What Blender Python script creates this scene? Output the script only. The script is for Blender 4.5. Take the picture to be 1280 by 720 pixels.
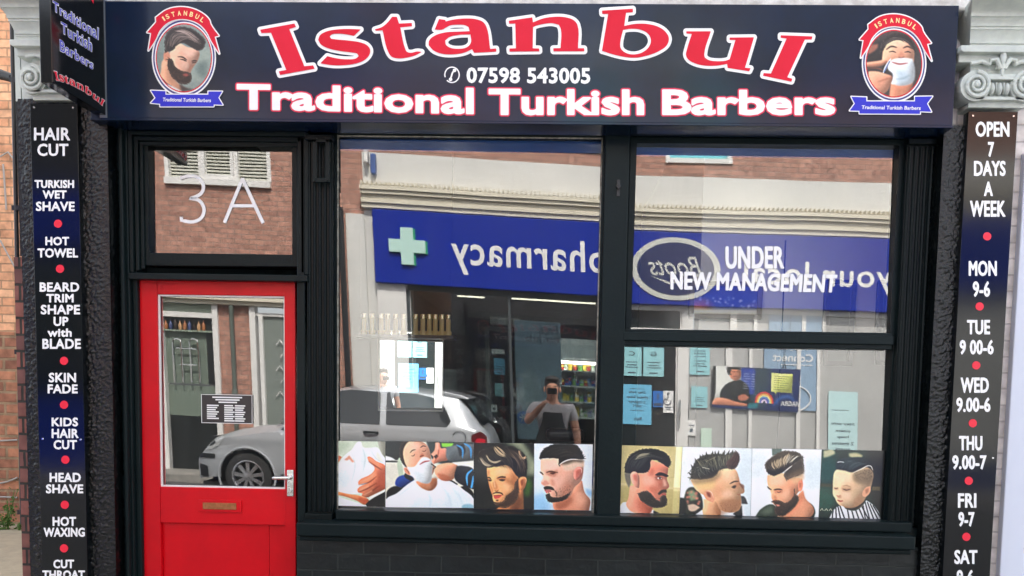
import bpy, math, random
import numpy as np
from mathutils import Vector, Matrix, noise as mnoise

for _o in list(bpy.data.objects): bpy.data.objects.remove(_o)
SC = bpy.context.scene
COL = SC.collection
random.seed(7)
RNG = np.random.default_rng(7)

# ---------------------------------------------------------------- camera
F, CX, CY = 1000.0, 660.0, 557.0              # focal length and principal point in photo pixels
CAM = Vector((0.0, -4.05, 1.52))
_n = Vector((28, -72, 1000)).normalized()     # world +y (into the shop) in camera axes (x right, y down, z ahead)
_d = Vector((-249, 13793, 1000)); _d = (_d - _n * _d.dot(_n)).normalized()
_z = -_d; _x = _n.cross(_z).normalized()
cam_d = bpy.data.cameras.new('camera'); cam = bpy.data.objects.new('camera', cam_d); COL.objects.link(cam)
cam_d.sensor_width = 36.0; cam_d.lens = 36.0 * F / 1280.0
cam_d.shift_x = (640 - CX) / 1280.0; cam_d.shift_y = (CY - 360) / 1280.0
cam_d.clip_start = 0.01; cam_d.clip_end = 400
cam.matrix_world = Matrix(((_x[0], -_x[1], -_x[2], CAM.x), (_n[0], -_n[1], -_n[2], CAM.y), (_z[0], -_z[1], -_z[2], CAM.z), (0, 0, 0, 1)))
SC.camera = cam

def ray(px, py):
    r = Vector((px - CX, py - CY, F))
    return Vector((_x.dot(r), _n.dot(r), _z.dot(r)))
def P(px, py, y):
    """photo pixel -> point of the upright plane at depth y"""
    r = ray(px, py); t = (y - CAM.y) / r.y
    return CAM + r * t
def R(px, py, d):
    """pixel of a reflection -> the real point d metres in front of the shop glass"""
    p = P(px, py, d)
    return Vector((p.x, -d, p.z))
def rect(q, y):
    """four photo corners (tl, tr, br, bl) on plane y -> x0, x1, z0, z1"""
    w = [P(a, b, y) for a, b in q]
    return ((w[0].x + w[3].x) / 2, (w[1].x + w[2].x) / 2, (w[2].z + w[3].z) / 2, (w[0].z + w[1].z) / 2)

# ---------------------------------------------------------------- light
SUN_EL, SUN_ROT = math.radians(52), math.radians(16)      # high, behind the shop: the street opposite is sunlit, the shopfront is in open shade
w = bpy.data.worlds.new('World'); SC.world = w; w.use_nodes = True
nt = w.node_tree
sky = nt.nodes.new('ShaderNodeTexSky'); sky.sky_type = 'NISHITA'; sky.sun_disc = False
sky.sun_elevation = SUN_EL; sky.sun_rotation = SUN_ROT; sky.dust_density = 3.0; sky.air_density = 1.0; sky.ozone_density = 1.0
bg = nt.nodes['Background']; bg.inputs['Strength'].default_value = 0.15
hsv = nt.nodes.new('ShaderNodeHueSaturation'); hsv.inputs['Saturation'].default_value = .32      # thin high cloud takes much of the blue
nt.links.new(sky.outputs[0], hsv.inputs['Color']); nt.links.new(hsv.outputs[0], bg.inputs[0])
sl = bpy.data.lights.new('sun', 'SUN'); sl.energy = 2.6; sl.angle = math.radians(0.6); sl.color = (1.0, 0.95, 0.87)
so = bpy.data.objects.new('sun', sl); COL.objects.link(so)
_sd = Vector((math.sin(SUN_ROT) * math.cos(SUN_EL), math.cos(SUN_ROT) * math.cos(SUN_EL), math.sin(SUN_EL)))
so.rotation_euler = _sd.to_track_quat('Z', 'Y').to_euler(); so.location = (0, 6, 12)
SC.view_settings.view_transform = 'Standard'; SC.view_settings.look = 'None'
SC.view_settings.exposure = 2.4; SC.view_settings.gamma = 1.0; SC.view_settings.use_curve_mapping = False
SC.cycles.transparent_max_bounces = 16; SC.cycles.glossy_bounces = 5; SC.cycles.max_bounces = 10
SC.cycles.caustics_reflective = False; SC.cycles.caustics_refractive = False

# ---------------------------------------------------------------- helpers: materials
def lin(c):
    return tuple(((v / 255.0) / 12.92 if v / 255.0 <= .04045 else ((v / 255.0 + .055) / 1.055) ** 2.4) for v in c)
def mat(name, c, rough=.5, metal=0., bump=None, var=None, coat=0., spec=.5, emit=None, chips=None):
    """c linear rgb; bump=(scale, strength, distance); var=(scale, other colour, sharpness) blotches; emit strength"""
    m = bpy.data.materials.new(name); m.use_nodes = True
    n = m.node_tree.nodes; l = m.node_tree.links; b = n['Principled BSDF']
    b.inputs['Base Color'].default_value = (*c, 1); b.inputs['Roughness'].default_value = rough
    b.inputs['Metallic'].default_value = metal; b.inputs['Coat Weight'].default_value = coat
    b.inputs['Coat Roughness'].default_value = .08; b.inputs['Specular IOR Level'].default_value = spec
    tc = n.new('ShaderNodeTexCoord')
    if bump:
        t = n.new('ShaderNodeTexNoise'); t.inputs['Scale'].default_value = bump[0]; t.inputs['Detail'].default_value = 5
        l.new(tc.outputs['Object'], t.inputs['Vector'])
        bp = n.new('ShaderNodeBump'); bp.inputs['Strength'].default_value = bump[1]; bp.inputs['Distance'].default_value = bump[2]
        l.new(t.outputs['Fac'], bp.inputs['Height']); l.new(bp.outputs[0], b.inputs['Normal'])
    if var:
        t = n.new('ShaderNodeTexNoise'); t.inputs['Scale'].default_value = var[0]; t.inputs['Detail'].default_value = 6; t.inputs['Roughness'].default_value = .65
        l.new(tc.outputs['Object'], t.inputs['Vector'])
        r = n.new('ShaderNodeMapRange'); r.inputs[1].default_value = .5 - var[2]; r.inputs[2].default_value = .5 + var[2]
        l.new(t.outputs['Fac'], r.inputs[0])
        mx = n.new('ShaderNodeMix'); mx.data_type = 'RGBA'; mx.inputs[6].default_value = (*c, 1); mx.inputs[7].default_value = (*var[1], 1)
        l.new(r.outputs[0], mx.inputs[0]); l.new(mx.outputs[2], b.inputs['Base Color'])
    if chips:                                   # worn spots: (scale, threshold, colour underneath)
        t = n.new('ShaderNodeTexNoise'); t.inputs['Scale'].default_value = chips[0]; t.inputs['Detail'].default_value = 8; t.inputs['Roughness'].default_value = .7
        l.new(tc.outputs['Object'], t.inputs['Vector'])
        r = n.new('ShaderNodeMapRange'); r.inputs[1].default_value = chips[1]; r.inputs[2].default_value = chips[1] + .02; l.new(t.outputs['Fac'], r.inputs[0])
        mx = n.new('ShaderNodeMix'); mx.data_type = 'RGBA'; mx.inputs[7].default_value = (*chips[2], 1); l.new(r.outputs[0], mx.inputs[0])
        src = b.inputs['Base Color'].links
        if src: l.new(src[0].from_socket, mx.inputs[6])
        else: mx.inputs[6].default_value = (*c, 1)
        l.new(mx.outputs[2], b.inputs['Base Color'])
    if emit:
        b.inputs['Emission Color'].default_value = (*c, 1); b.inputs['Emission Strength'].default_value = emit
    return m
def brick_mat(name, c1, c2, mortar, bw=.225, bh=.075, mw=.008, rough=.85, bumpd=.006, plane='xz', dirt=None):
    m = bpy.data.materials.new(name); m.use_nodes = True
    n = m.node_tree.nodes; l = m.node_tree.links; b = n['Principled BSDF']; b.inputs['Roughness'].default_value = rough
    tc = n.new('ShaderNodeTexCoord'); sp = n.new('ShaderNodeSeparateXYZ'); cb = n.new('ShaderNodeCombineXYZ')
    l.new(tc.outputs['Object'], sp.inputs[0])
    if plane == 'xz': l.new(sp.outputs[0], cb.inputs[0])
    else: l.new(sp.outputs[1], cb.inputs[0])
    l.new(sp.outputs[2], cb.inputs[1])
    # slight waviness of the courses
    wv = n.new('ShaderNodeTexNoise'); wv.inputs['Scale'].default_value = 5; l.new(tc.outputs['Object'], wv.inputs['Vector'])
    ms = n.new('ShaderNodeVectorMath'); ms.operation = 'SCALE'; ms.inputs['Scale'].default_value = .012; l.new(wv.outputs['Color'], ms.inputs[0])
    ad = n.new('ShaderNodeVectorMath'); ad.operation = 'ADD'; l.new(cb.outputs[0], ad.inputs[0]); l.new(ms.outputs[0], ad.inputs[1])
    t = n.new('ShaderNodeTexBrick'); l.new(ad.outputs[0], t.inputs['Vector'])
    t.inputs['Color1'].default_value = (*c1, 1); t.inputs['Color2'].default_value = (*c2, 1); t.inputs['Mortar'].default_value = (*mortar, 1)
    t.inputs['Scale'].default_value = 1; t.inputs['Mortar Size'].default_value = mw; t.inputs['Mortar Smooth'].default_value = .3
    t.inputs['Brick Width'].default_value = bw; t.inputs['Row Height'].default_value = bh; t.inputs['Bias'].default_value = 0
    ns = n.new('ShaderNodeTexNoise'); ns.inputs['Scale'].default_value = 14; ns.inputs['Detail'].default_value = 8; l.new(tc.outputs['Object'], ns.inputs['Vector'])
    mx = n.new('ShaderNodeMix'); mx.data_type = 'RGBA'; mx.blend_type = 'MULTIPLY'; mx.inputs[0].default_value = .75
    rp = n.new('ShaderNodeMapRange'); rp.inputs[1].default_value = .25; rp.inputs[2].default_value = .75; rp.inputs[3].default_value = .45; rp.inputs[4].default_value = 1.35
    l.new(ns.outputs['Fac'], rp.inputs[0]); l.new(t.outputs['Color'], mx.inputs[6]); l.new(rp.outputs[0], mx.inputs[7])
    l.new(mx.outputs[2], b.inputs['Base Color'])
    bp = n.new('ShaderNodeBump'); bp.inputs['Distance'].default_value = bumpd; bp.inputs['Strength'].default_value = .9
    inv = n.new('ShaderNodeMath'); inv.operation = 'MULTIPLY_ADD'; inv.inputs[1].default_value = -1.0
    l.new(t.outputs['Fac'], inv.inputs[0]); sc2 = n.new('ShaderNodeMath'); sc2.operation = 'MULTIPLY'; sc2.inputs[1].default_value = .5
    l.new(ns.outputs['Fac'], sc2.inputs[0]); l.new(sc2.outputs[0], inv.inputs[2]); l.new(inv.outputs[0], bp.inputs['Height']); l.new(bp.outputs[0], b.inputs['Normal'])
    return m
def glass_mat(name, refl=.3, tint=(1, 1, 1), rough=0., dust=0.):
    m = bpy.data.materials.new(name); m.use_nodes = True
    n = m.node_tree.nodes; l = m.node_tree.links; n.remove(n['Principled BSDF'])
    a = n.new('ShaderNodeBsdfTransparent'); a.inputs[0].default_value = (*tint, 1)
    g = n.new('ShaderNodeBsdfGlossy'); g.inputs['Roughness'].default_value = rough; g.inputs[0].default_value = (1, 1, 1, 1)
    fr = n.new('ShaderNodeLayerWeight'); fr.inputs[0].default_value = .25
    r = n.new('ShaderNodeMapRange'); r.inputs[3].default_value = refl; r.inputs[4].default_value = min(1, refl + .5); l.new(fr.outputs['Fresnel'], r.inputs[0])
    mx = n.new('ShaderNodeMixShader'); l.new(r.outputs[0], mx.inputs[0]); l.new(a.outputs[0], mx.inputs[1]); l.new(g.outputs[0], mx.inputs[2])
    if dust:                                    # a film of street dust and old wiping marks
        tc = n.new('ShaderNodeTexCoord'); mp = n.new('ShaderNodeMapping'); mp.inputs['Scale'].default_value = (5, 5, .9); mp.inputs['Rotation'].default_value = (0, .12, 0); l.new(tc.outputs['Object'], mp.inputs[0])
        t = n.new('ShaderNodeTexNoise'); t.inputs['Scale'].default_value = 1.6; t.inputs['Detail'].default_value = 7; t.inputs['Roughness'].default_value = .7; l.new(mp.outputs[0], t.inputs['Vector'])
        r2 = n.new('ShaderNodeMapRange'); r2.inputs[1].default_value = .35; r2.inputs[2].default_value = .75; r2.inputs[3].default_value = dust * .3; r2.inputs[4].default_value = dust * 1.9; l.new(t.outputs['Fac'], r2.inputs[0])
        df = n.new('ShaderNodeBsdfDiffuse'); df.inputs[0].default_value = (.8, .8, .78, 1); m2 = n.new('ShaderNodeMixShader')
        l.new(r2.outputs[0], m2.inputs[0]); l.new(mx.outputs[0], m2.inputs[1]); l.new(df.outputs[0], m2.inputs[2]); mx = m2
    l.new(mx.outputs[0], n['Material Output'].inputs[0])
    return m
def print_mat(name, rough=.35, k=.82, coat=.3):
    """a printed sheet: the ink is a colour attribute of the sheet's own mesh"""
    m = mat(name, (1, 1, 1), rough, coat=coat); n = m.node_tree.nodes; l = m.node_tree.links
    a = n.new('ShaderNodeVertexColor'); a.layer_name = 'ink'
    mx = n.new('ShaderNodeMix'); mx.data_type = 'RGBA'; mx.blend_type = 'MULTIPLY'; mx.inputs[0].default_value = 1; mx.inputs[7].default_value = (k, k, k, 1)
    l.new(a.outputs[0], mx.inputs[6]); l.new(mx.outputs[2], n['Principled BSDF'].inputs['Base Color'])
    return m

# ---------------------------------------------------------------- helpers: meshes
class MB:
    def __init__(s): s.v = []; s.f = []; s.m = []
    def face(s, pts, mi=0):
        k = len(s.v); s.v += [tuple(p) for p in pts]; s.f.append(tuple(range(k, k + len(pts)))); s.m.append(mi)
    def raw(s, v, f, mi=0):
        k = len(s.v); s.v += [tuple(p) for p in v]
        for q in f: s.f.append(tuple(i + k for i in q)); s.m.append(mi)
    def box(s, x0, x1, y0, y1, z0, z1, mi=0):
        v = [(x, y, z) for x in (x0, x1) for y in (y0, y1) for z in (z0, z1)]
        s.raw(v, [(0, 1, 3, 2), (4, 6, 7, 5), (0, 4, 5, 1), (2, 3, 7, 6), (0, 2, 6, 4), (1, 5, 7, 3)], mi)
    def obox(s, c, ax, ay, az, hx, hy, hz, mi=0):
        c = Vector(c); v = [c + ax * (hx * i) + ay * (hy * j) + az * (hz * k) for i in (-1, 1) for j in (-1, 1) for k in (-1, 1)]
        s.raw(v, [(0, 1, 3, 2), (4, 6, 7, 5), (0, 4, 5, 1), (2, 3, 7, 6), (0, 2, 6, 4), (1, 5, 7, 3)], mi)
    def prism(s, front, back, mi=0):
        """front, back: matching closed loops of 3-D points"""
        n = len(front); k = len(s.v); s.v += [tuple(p) for p in front] + [tuple(p) for p in back]
        s.f.append(tuple(range(k, k + n))); s.f.append(tuple(range(k + 2 * n - 1, k + n - 1, -1))); s.m += [mi, mi]
        for i in range(n):
            j = (i + 1) % n; s.f.append((k + i, k + n + i, k + n + j, k + j)); s.m.append(mi)
    def tube(s, pts, r, n=10, mi=0, caps=True):
        pts = [Vector(p) for p in pts]; rs = r if isinstance(r, (list, tuple)) else [r] * len(pts)
        k = len(s.v); up = Vector((.13, .27, .95))
        for i, p in enumerate(pts):
            t = (pts[min(i + 1, len(pts) - 1)] - pts[max(i - 1, 0)]).normalized()
            a = t.cross(up); a = a.normalized() if a.length > 1e-5 else Vector((1, 0, 0)); b = t.cross(a)
            for j in range(n):
                g = 2 * math.pi * j / n; s.v.append(tuple(p + a * (rs[i] * math.cos(g)) + b * (rs[i] * math.sin(g))))
        for i in range(len(pts) - 1):
            for j in range(n):
                q = (j + 1) % n; s.f.append((k + i * n + j, k + i * n + q, k + (i + 1) * n + q, k + (i + 1) * n + j)); s.m.append(mi)
        if caps:
            s.f.append(tuple(range(k + n - 1, k - 1, -1))); e = k + (len(pts) - 1) * n; s.f.append(tuple(range(e, e + n))); s.m += [mi, mi]
    def lathe(s, prof, c, axis='z', n=24, mi=0, loop=False):
        """prof: (radius, height) list; closed with caps when radius 0"""
        c = Vector(c); k = len(s.v)
        for r, h in prof:
            for j in range(n):
                a = 2 * math.pi * j / n; u, v2 = r * math.cos(a), r * math.sin(a)
                s.v.append(tuple(c + (Vector((u, v2, h)) if axis == 'z' else Vector((u, h, v2)) if axis == 'y' else Vector((h, u, v2)))))
        N = len(prof)
        for i in range(N if loop else N - 1):
            i2 = (i + 1) % N
            for j in range(n):
                q = (j + 1) % n; s.f.append((k + i * n + j, k + i * n + q, k + i2 * n + q, k + i2 * n + j)); s.m.append(mi)
        if loop: return
        s.f.append(tuple(range(k + n - 1, k - 1, -1))); e = k + (len(prof) - 1) * n; s.f.append(tuple(range(e, e + n))); s.m += [mi, mi]
    def ell(s, c, rx, ry, rz, nu=16, nv=10, mi=0, M=None):
        c = Vector(c); k = len(s.v)
        for i in range(nv + 1):
            th = math.pi * i / nv
            for j in range(nu):
                a = 2 * math.pi * j / nu; p = Vector((rx * math.sin(th) * math.cos(a), ry * math.sin(th) * math.sin(a), rz * math.cos(th)))
                if M: p = M @ p
                s.v.append(tuple(c + p))
        for i in range(nv):
            for j in range(nu):
                q = (j + 1) % nu; s.f.append((k + i * nu + j, k + (i + 1) * nu + j, k + (i + 1) * nu + q, k + i * nu + q)); s.m.append(mi)
    def build(s, name, mats, parent=None, smooth=False, bevel=0., own=False, normals=True):
        me = bpy.data.meshes.new(name); v = np.array(s.v, dtype=float).reshape(-1, 3)
        o = bpy.data.objects.new(name, me); COL.objects.link(o)
        if own and len(v):
            c = (v.min(0) + v.max(0)) / 2; v = v - c; o.location = c
        me.from_pydata(v.tolist(), [], s.f)
        for m in (mats if isinstance(mats, (list, tuple)) else [mats]): me.materials.append(m)
        if len(me.materials) > 1: me.polygons.foreach_set('material_index', s.m)
        if normals:
            import bmesh
            b = bmesh.new(); b.from_mesh(me); bmesh.ops.remove_doubles(b, verts=b.verts, dist=1e-6); bmesh.ops.recalc_face_normals(b, faces=b.faces); b.to_mesh(me); b.free()
        if smooth:
            me.polygons.foreach_set('use_smooth', [True] * len(me.polygons))
            if smooth != 'all':
                try: me.set_sharp_from_angle(angle=math.radians(38))
                except Exception: pass
        if bevel:
            md = o.modifiers.new('edge', 'BEVEL'); md.width = bevel; md.segments = 2; md.limit_method = 'ANGLE'; md.angle_limit = math.radians(40)
        if parent: put(o, parent)
        me.update(); return o
def put(o, parent):
    o.parent = parent
    o.matrix_parent_inverse = Matrix.Translation(Vector(parent.get('_at', (0, 0, 0)))).inverted() if parent.type == 'EMPTY' else (Matrix.Translation(parent.location).inverted() if parent.parent is None else Matrix())
def thing(name, label, cat, loc=(0, 0, 0), group=None):
    o = bpy.data.objects.new(name, None); COL.objects.link(o); o.location = loc; o['_at'] = list(loc); o.empty_display_size = .1
    return tag(o, label, cat, group)
def tag(o, label, cat, group=None, kind=None):
    o['label'] = label; o['category'] = cat
    if group: o['group'] = group
    if kind: o['kind'] = kind
    return o
def structure(o): o['kind'] = 'structure'; return o
def copy_tree(o, parent=None):
    c = o.copy(); COL.objects.link(c)
    if parent: c.parent = parent; c.matrix_parent_inverse = o.matrix_parent_inverse
    for ch in list(o.children): copy_tree(ch, c)
    return c

# ---------------------------------------------------------------- helpers: outlines and lettering
def smooth_poly(pts, n=5, corner=48, closed=True):
    """points -> dense outline; bends sharper than `corner` degrees stay corners"""
    p = [np.array(q, float) for q in pts]; N = len(p); out = []
    def tang(i):
        if not closed and (i == 0 or i == N - 1): return None
        a = p[i] - p[(i - 1) % N]; b = p[(i + 1) % N] - p[i]; la, lb = np.linalg.norm(a), np.linalg.norm(b)
        if la < 1e-9 or lb < 1e-9: return None
        c = max(-1, min(1, a.dot(b) / la / lb))
        if math.degrees(math.acos(c)) > corner: return None
        t = a / la + b / lb; return t / np.linalg.norm(t)
    T = [tang(i) for i in range(N)]
    for i in range(N if closed else N - 1):
        j = (i + 1) % N; d = p[j] - p[i]; L = np.linalg.norm(d)
        if T[i] is None and T[j] is None: out.append(p[i]); continue
        t0 = (T[i] if T[i] is not None else d / max(L, 1e-9)) * L; t1 = (T[j] if T[j] is not None else d / max(L, 1e-9)) * L
        for k in range(n):
            u = k / n; out.append((2*u**3 - 3*u**2 + 1) * p[i] + (u**3 - 2*u**2 + u) * t0 + (-2*u**3 + 3*u**2) * p[j] + (u**3 - u**2) * t1)
    if not closed: out.append(p[-1])
    return np.array(out)
def loops_segments(loops):
    a = np.concatenate([np.asarray(l, float) for l in loops]); b = np.concatenate([np.roll(np.asarray(l, float), -1, 0) for l in loops])
    return a, b
def inside(a, b, X, Y):
    ins = np.zeros(X.shape, bool)
    for (x0, y0), (x1, y1) in zip(a, b):
        if y0 == y1: continue
        c = ((y0 > Y) != (y1 > Y)) & (X < (x1 - x0) * (Y - y0) / (y1 - y0) + x0); ins ^= c
    return ins
def sdf_grid(a, b, grow, res):
    lo = np.minimum(a.min(0), b.min(0)) - grow - 2 / res; hi = np.maximum(a.max(0), b.max(0)) + grow + 2 / res
    nx = int((hi[0] - lo[0]) * res) + 2; ny = int((hi[1] - lo[1]) * res) + 2
    xs = lo[0] + np.arange(nx) / res; ys = lo[1] + np.arange(ny) / res
    X, Y = np.meshgrid(xs, ys); D = np.full(X.shape, 1e9)
    pad = grow + 3 / res
    for (x0, y0), (x1, y1) in zip(a, b):
        i0 = max(0, int((min(x0, x1) - pad - lo[0]) * res)); i1 = min(nx, int((max(x0, x1) + pad - lo[0]) * res) + 2)
        j0 = max(0, int((min(y0, y1) - pad - lo[1]) * res)); j1 = min(ny, int((max(y0, y1) + pad - lo[1]) * res) + 2)
        if i1 <= i0 or j1 <= j0: continue
        xx = X[j0:j1, i0:i1]; yy = Y[j0:j1, i0:i1]; dx, dy = x1 - x0, y1 - y0; L = dx * dx + dy * dy
        t = np.clip(((xx - x0) * dx + (yy - y0) * dy) / (L if L > 0 else 1), 0, 1)
        d = np.hypot(xx - x0 - t * dx, yy - y0 - t * dy); D[j0:j1, i0:i1] = np.minimum(D[j0:j1, i0:i1], d)
    D = np.where(inside(a, b, X, Y), -D, D)
    return xs, ys, np.clip(D, -9, 9)
def iso_fill(xs, ys, D, level, merge=True):
    """flat mesh of the region D < level: contour cells along the rim, merged runs inside"""
    V = D - level; ny, nx = V.shape; verts = []; faces = []; idx = {}
    def vert(key, p):
        if key not in idx: idx[key] = len(verts); verts.append(p)
        return idx[key]
    ins = V < 0
    full = ins[:-1, :-1] & ins[1:, :-1] & ins[:-1, 1:] & ins[1:, 1:]
    some = (ins[:-1, :-1] | ins[1:, :-1] | ins[:-1, 1:] | ins[1:, 1:]) & ~full
    for j in range(ny - 1):
        row = full[j]; i = 0
        idxs = [q for i_ in np.flatnonzero(row) for q in (i_, i_ + 1)] if not merge else np.flatnonzero(np.diff(np.concatenate(([0], row.astype(np.int8), [0]))))
        for s0, e0 in zip(idxs[::2], idxs[1::2]):
            faces.append((vert(('c', s0, j), (xs[s0], ys[j])), vert(('c', e0, j), (xs[e0], ys[j])), vert(('c', e0, j + 1), (xs[e0], ys[j + 1])), vert(('c', s0, j + 1), (xs[s0], ys[j + 1]))))
    for j, i in zip(*np.nonzero(some)):
        cs = [(i, j), (i + 1, j), (i + 1, j + 1), (i, j + 1)]; poly = []
        for k in range(4):
            (i0, j0), (i1, j1) = cs[k], cs[(k + 1) % 4]; v0, v1 = V[j0, i0], V[j1, i1]
            if v0 < 0: poly.append(vert(('c', i0, j0), (xs[i0], ys[j0])))
            if (v0 < 0) != (v1 < 0):
                t = v0 / (v0 - v1); a2, b2 = min((i0, j0), (i1, j1)), max((i0, j0), (i1, j1))
                poly.append(vert(('e', a2, b2), (xs[i0] + t * (xs[i1] - xs[i0]), ys[j0] + t * (ys[j1] - ys[j0]))))
        if len(poly) >= 3: faces.append(tuple(poly))
    return verts, faces
_TXT = {}
def text2d(s, offset=0., shear=0., spacing=1., res=3):
    """string -> flat mesh (verts n x 2, faces) of the built-in font, ink box moved to 0..w, 0..h (y up)"""
    key = (s, offset, shear, spacing, res)
    if key in _TXT: return _TXT[key]
    cu = bpy.data.curves.new('lettering_source', 'FONT'); cu.body = s; cu.offset = offset; cu.shear = shear; cu.space_character = spacing
    cu.resolution_u = res; cu.fill_mode = 'FRONT'; cu.align_x = 'CENTER'; cu.space_line = .92
    o = bpy.data.objects.new('lettering_source', cu); COL.objects.link(o)
    dg = bpy.context.evaluated_depsgraph_get(); me = bpy.data.meshes.new_from_object(o.evaluated_get(dg))
    v = np.empty(len(me.vertices) * 3); me.vertices.foreach_get('co', v); v = v.reshape(-1, 3)[:, :2]
    f = [tuple(p.vertices) for p in me.polygons]
    bpy.data.objects.remove(o); bpy.data.curves.remove(cu); bpy.data.meshes.remove(me)
    v = v - v.min(0); _TXT[key] = (v, f); return v, f
def px_text(mb, s, q, y, mi=0, offset=.012, shear=0., **k):
    """lettering whose ink fills the photo quad q=(x0,y0,x1,y1) or 4 corners, on the upright plane y"""
    v, f = text2d(s, offset, shear, **k); W, H = v.max(0)
    if len(q) == 4 and not isinstance(q[0], (tuple, list)):
        a, b, c, d = q; q = ((a, b), (c, b), (c, d), (a, d))
    tl, tr, br, bl = [np.array(t, float) for t in q]
    pts = []
    for x, h in v:
        u, t = x / W, 1 - h / H; p = (tl * (1 - u) + tr * u) * (1 - t) + (bl * (1 - u) + br * u) * t; pts.append(P(p[0], p[1], y))
    mb.raw(pts, f, mi)
def flat_text(mb, s, o, ux, uz, w=None, h=None, mi=0, offset=.012, shear=0., **k):
    """lettering from corner o along ux (reading direction) and uz (up); width w and/or height h in metres"""
    v, f = text2d(s, offset, shear, **k); W, H = v.max(0)
    sx = (w / W) if w else h / H; sz = (h / H) if h else sx
    o = Vector(o); ux = Vector(ux); uz = Vector(uz)
    mb.raw([o + ux * (x * sx) + uz * (z * sz) for x, z in v], f, mi)
def text_loops(s, **k):
    v, f = text2d(s, **k); cnt = {}
    for q in f:
        for i in range(len(q)):
            a, b = q[i], q[(i + 1) % len(q)]; ka, kb = tuple(np.round(v[a], 5)), tuple(np.round(v[b], 5)); e = (min(ka, kb), max(ka, kb)); cnt[e] = cnt.get(e, 0) + 1
    seg = [e for e, c in cnt.items() if c == 1]
    return np.array([e[0] for e in seg]), np.array([e[1] for e in seg])
# outlines in photo pixels, grown by a margin and laid on an upright plane
def px_region(mb, loops, level, y, mi, res=3., segs=None):
    """outlines in photo pixels, grown by level px, laid on the upright plane y"""
    a, b_ = segs if segs else loops_segments(loops); xs, ys, D = sdf_grid(a, b_, max(level, 0) + 1, res); v, f = iso_fill(xs, ys, D, level)
    mb.raw([P(q[0], q[1], y) for q in v], f, mi)
def text_segs(s, q, **k):
    a, b_ = text_loops(s, **k); lo = np.minimum(a.min(0), b_.min(0)); hi = np.maximum(a.max(0), b_.max(0)); tl, tr, br, bl = [np.array(t, float) for t in q]
    def mp(p):
        u = ((p[:, 0] - lo[0]) / (hi[0] - lo[0]))[:, None]; t = (1 - (p[:, 1] - lo[1]) / (hi[1] - lo[1]))[:, None]; return (tl * (1 - u) + tr * u) * (1 - t) + (bl * (1 - u) + br * u) * t
    return mp(a), mp(b_)
def bold_text(mb, s, q, y, grow, mi=0, res=4.5, **k):
    px_region(mb, None, grow, y, mi, res, text_segs(s, q, **k))
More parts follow.
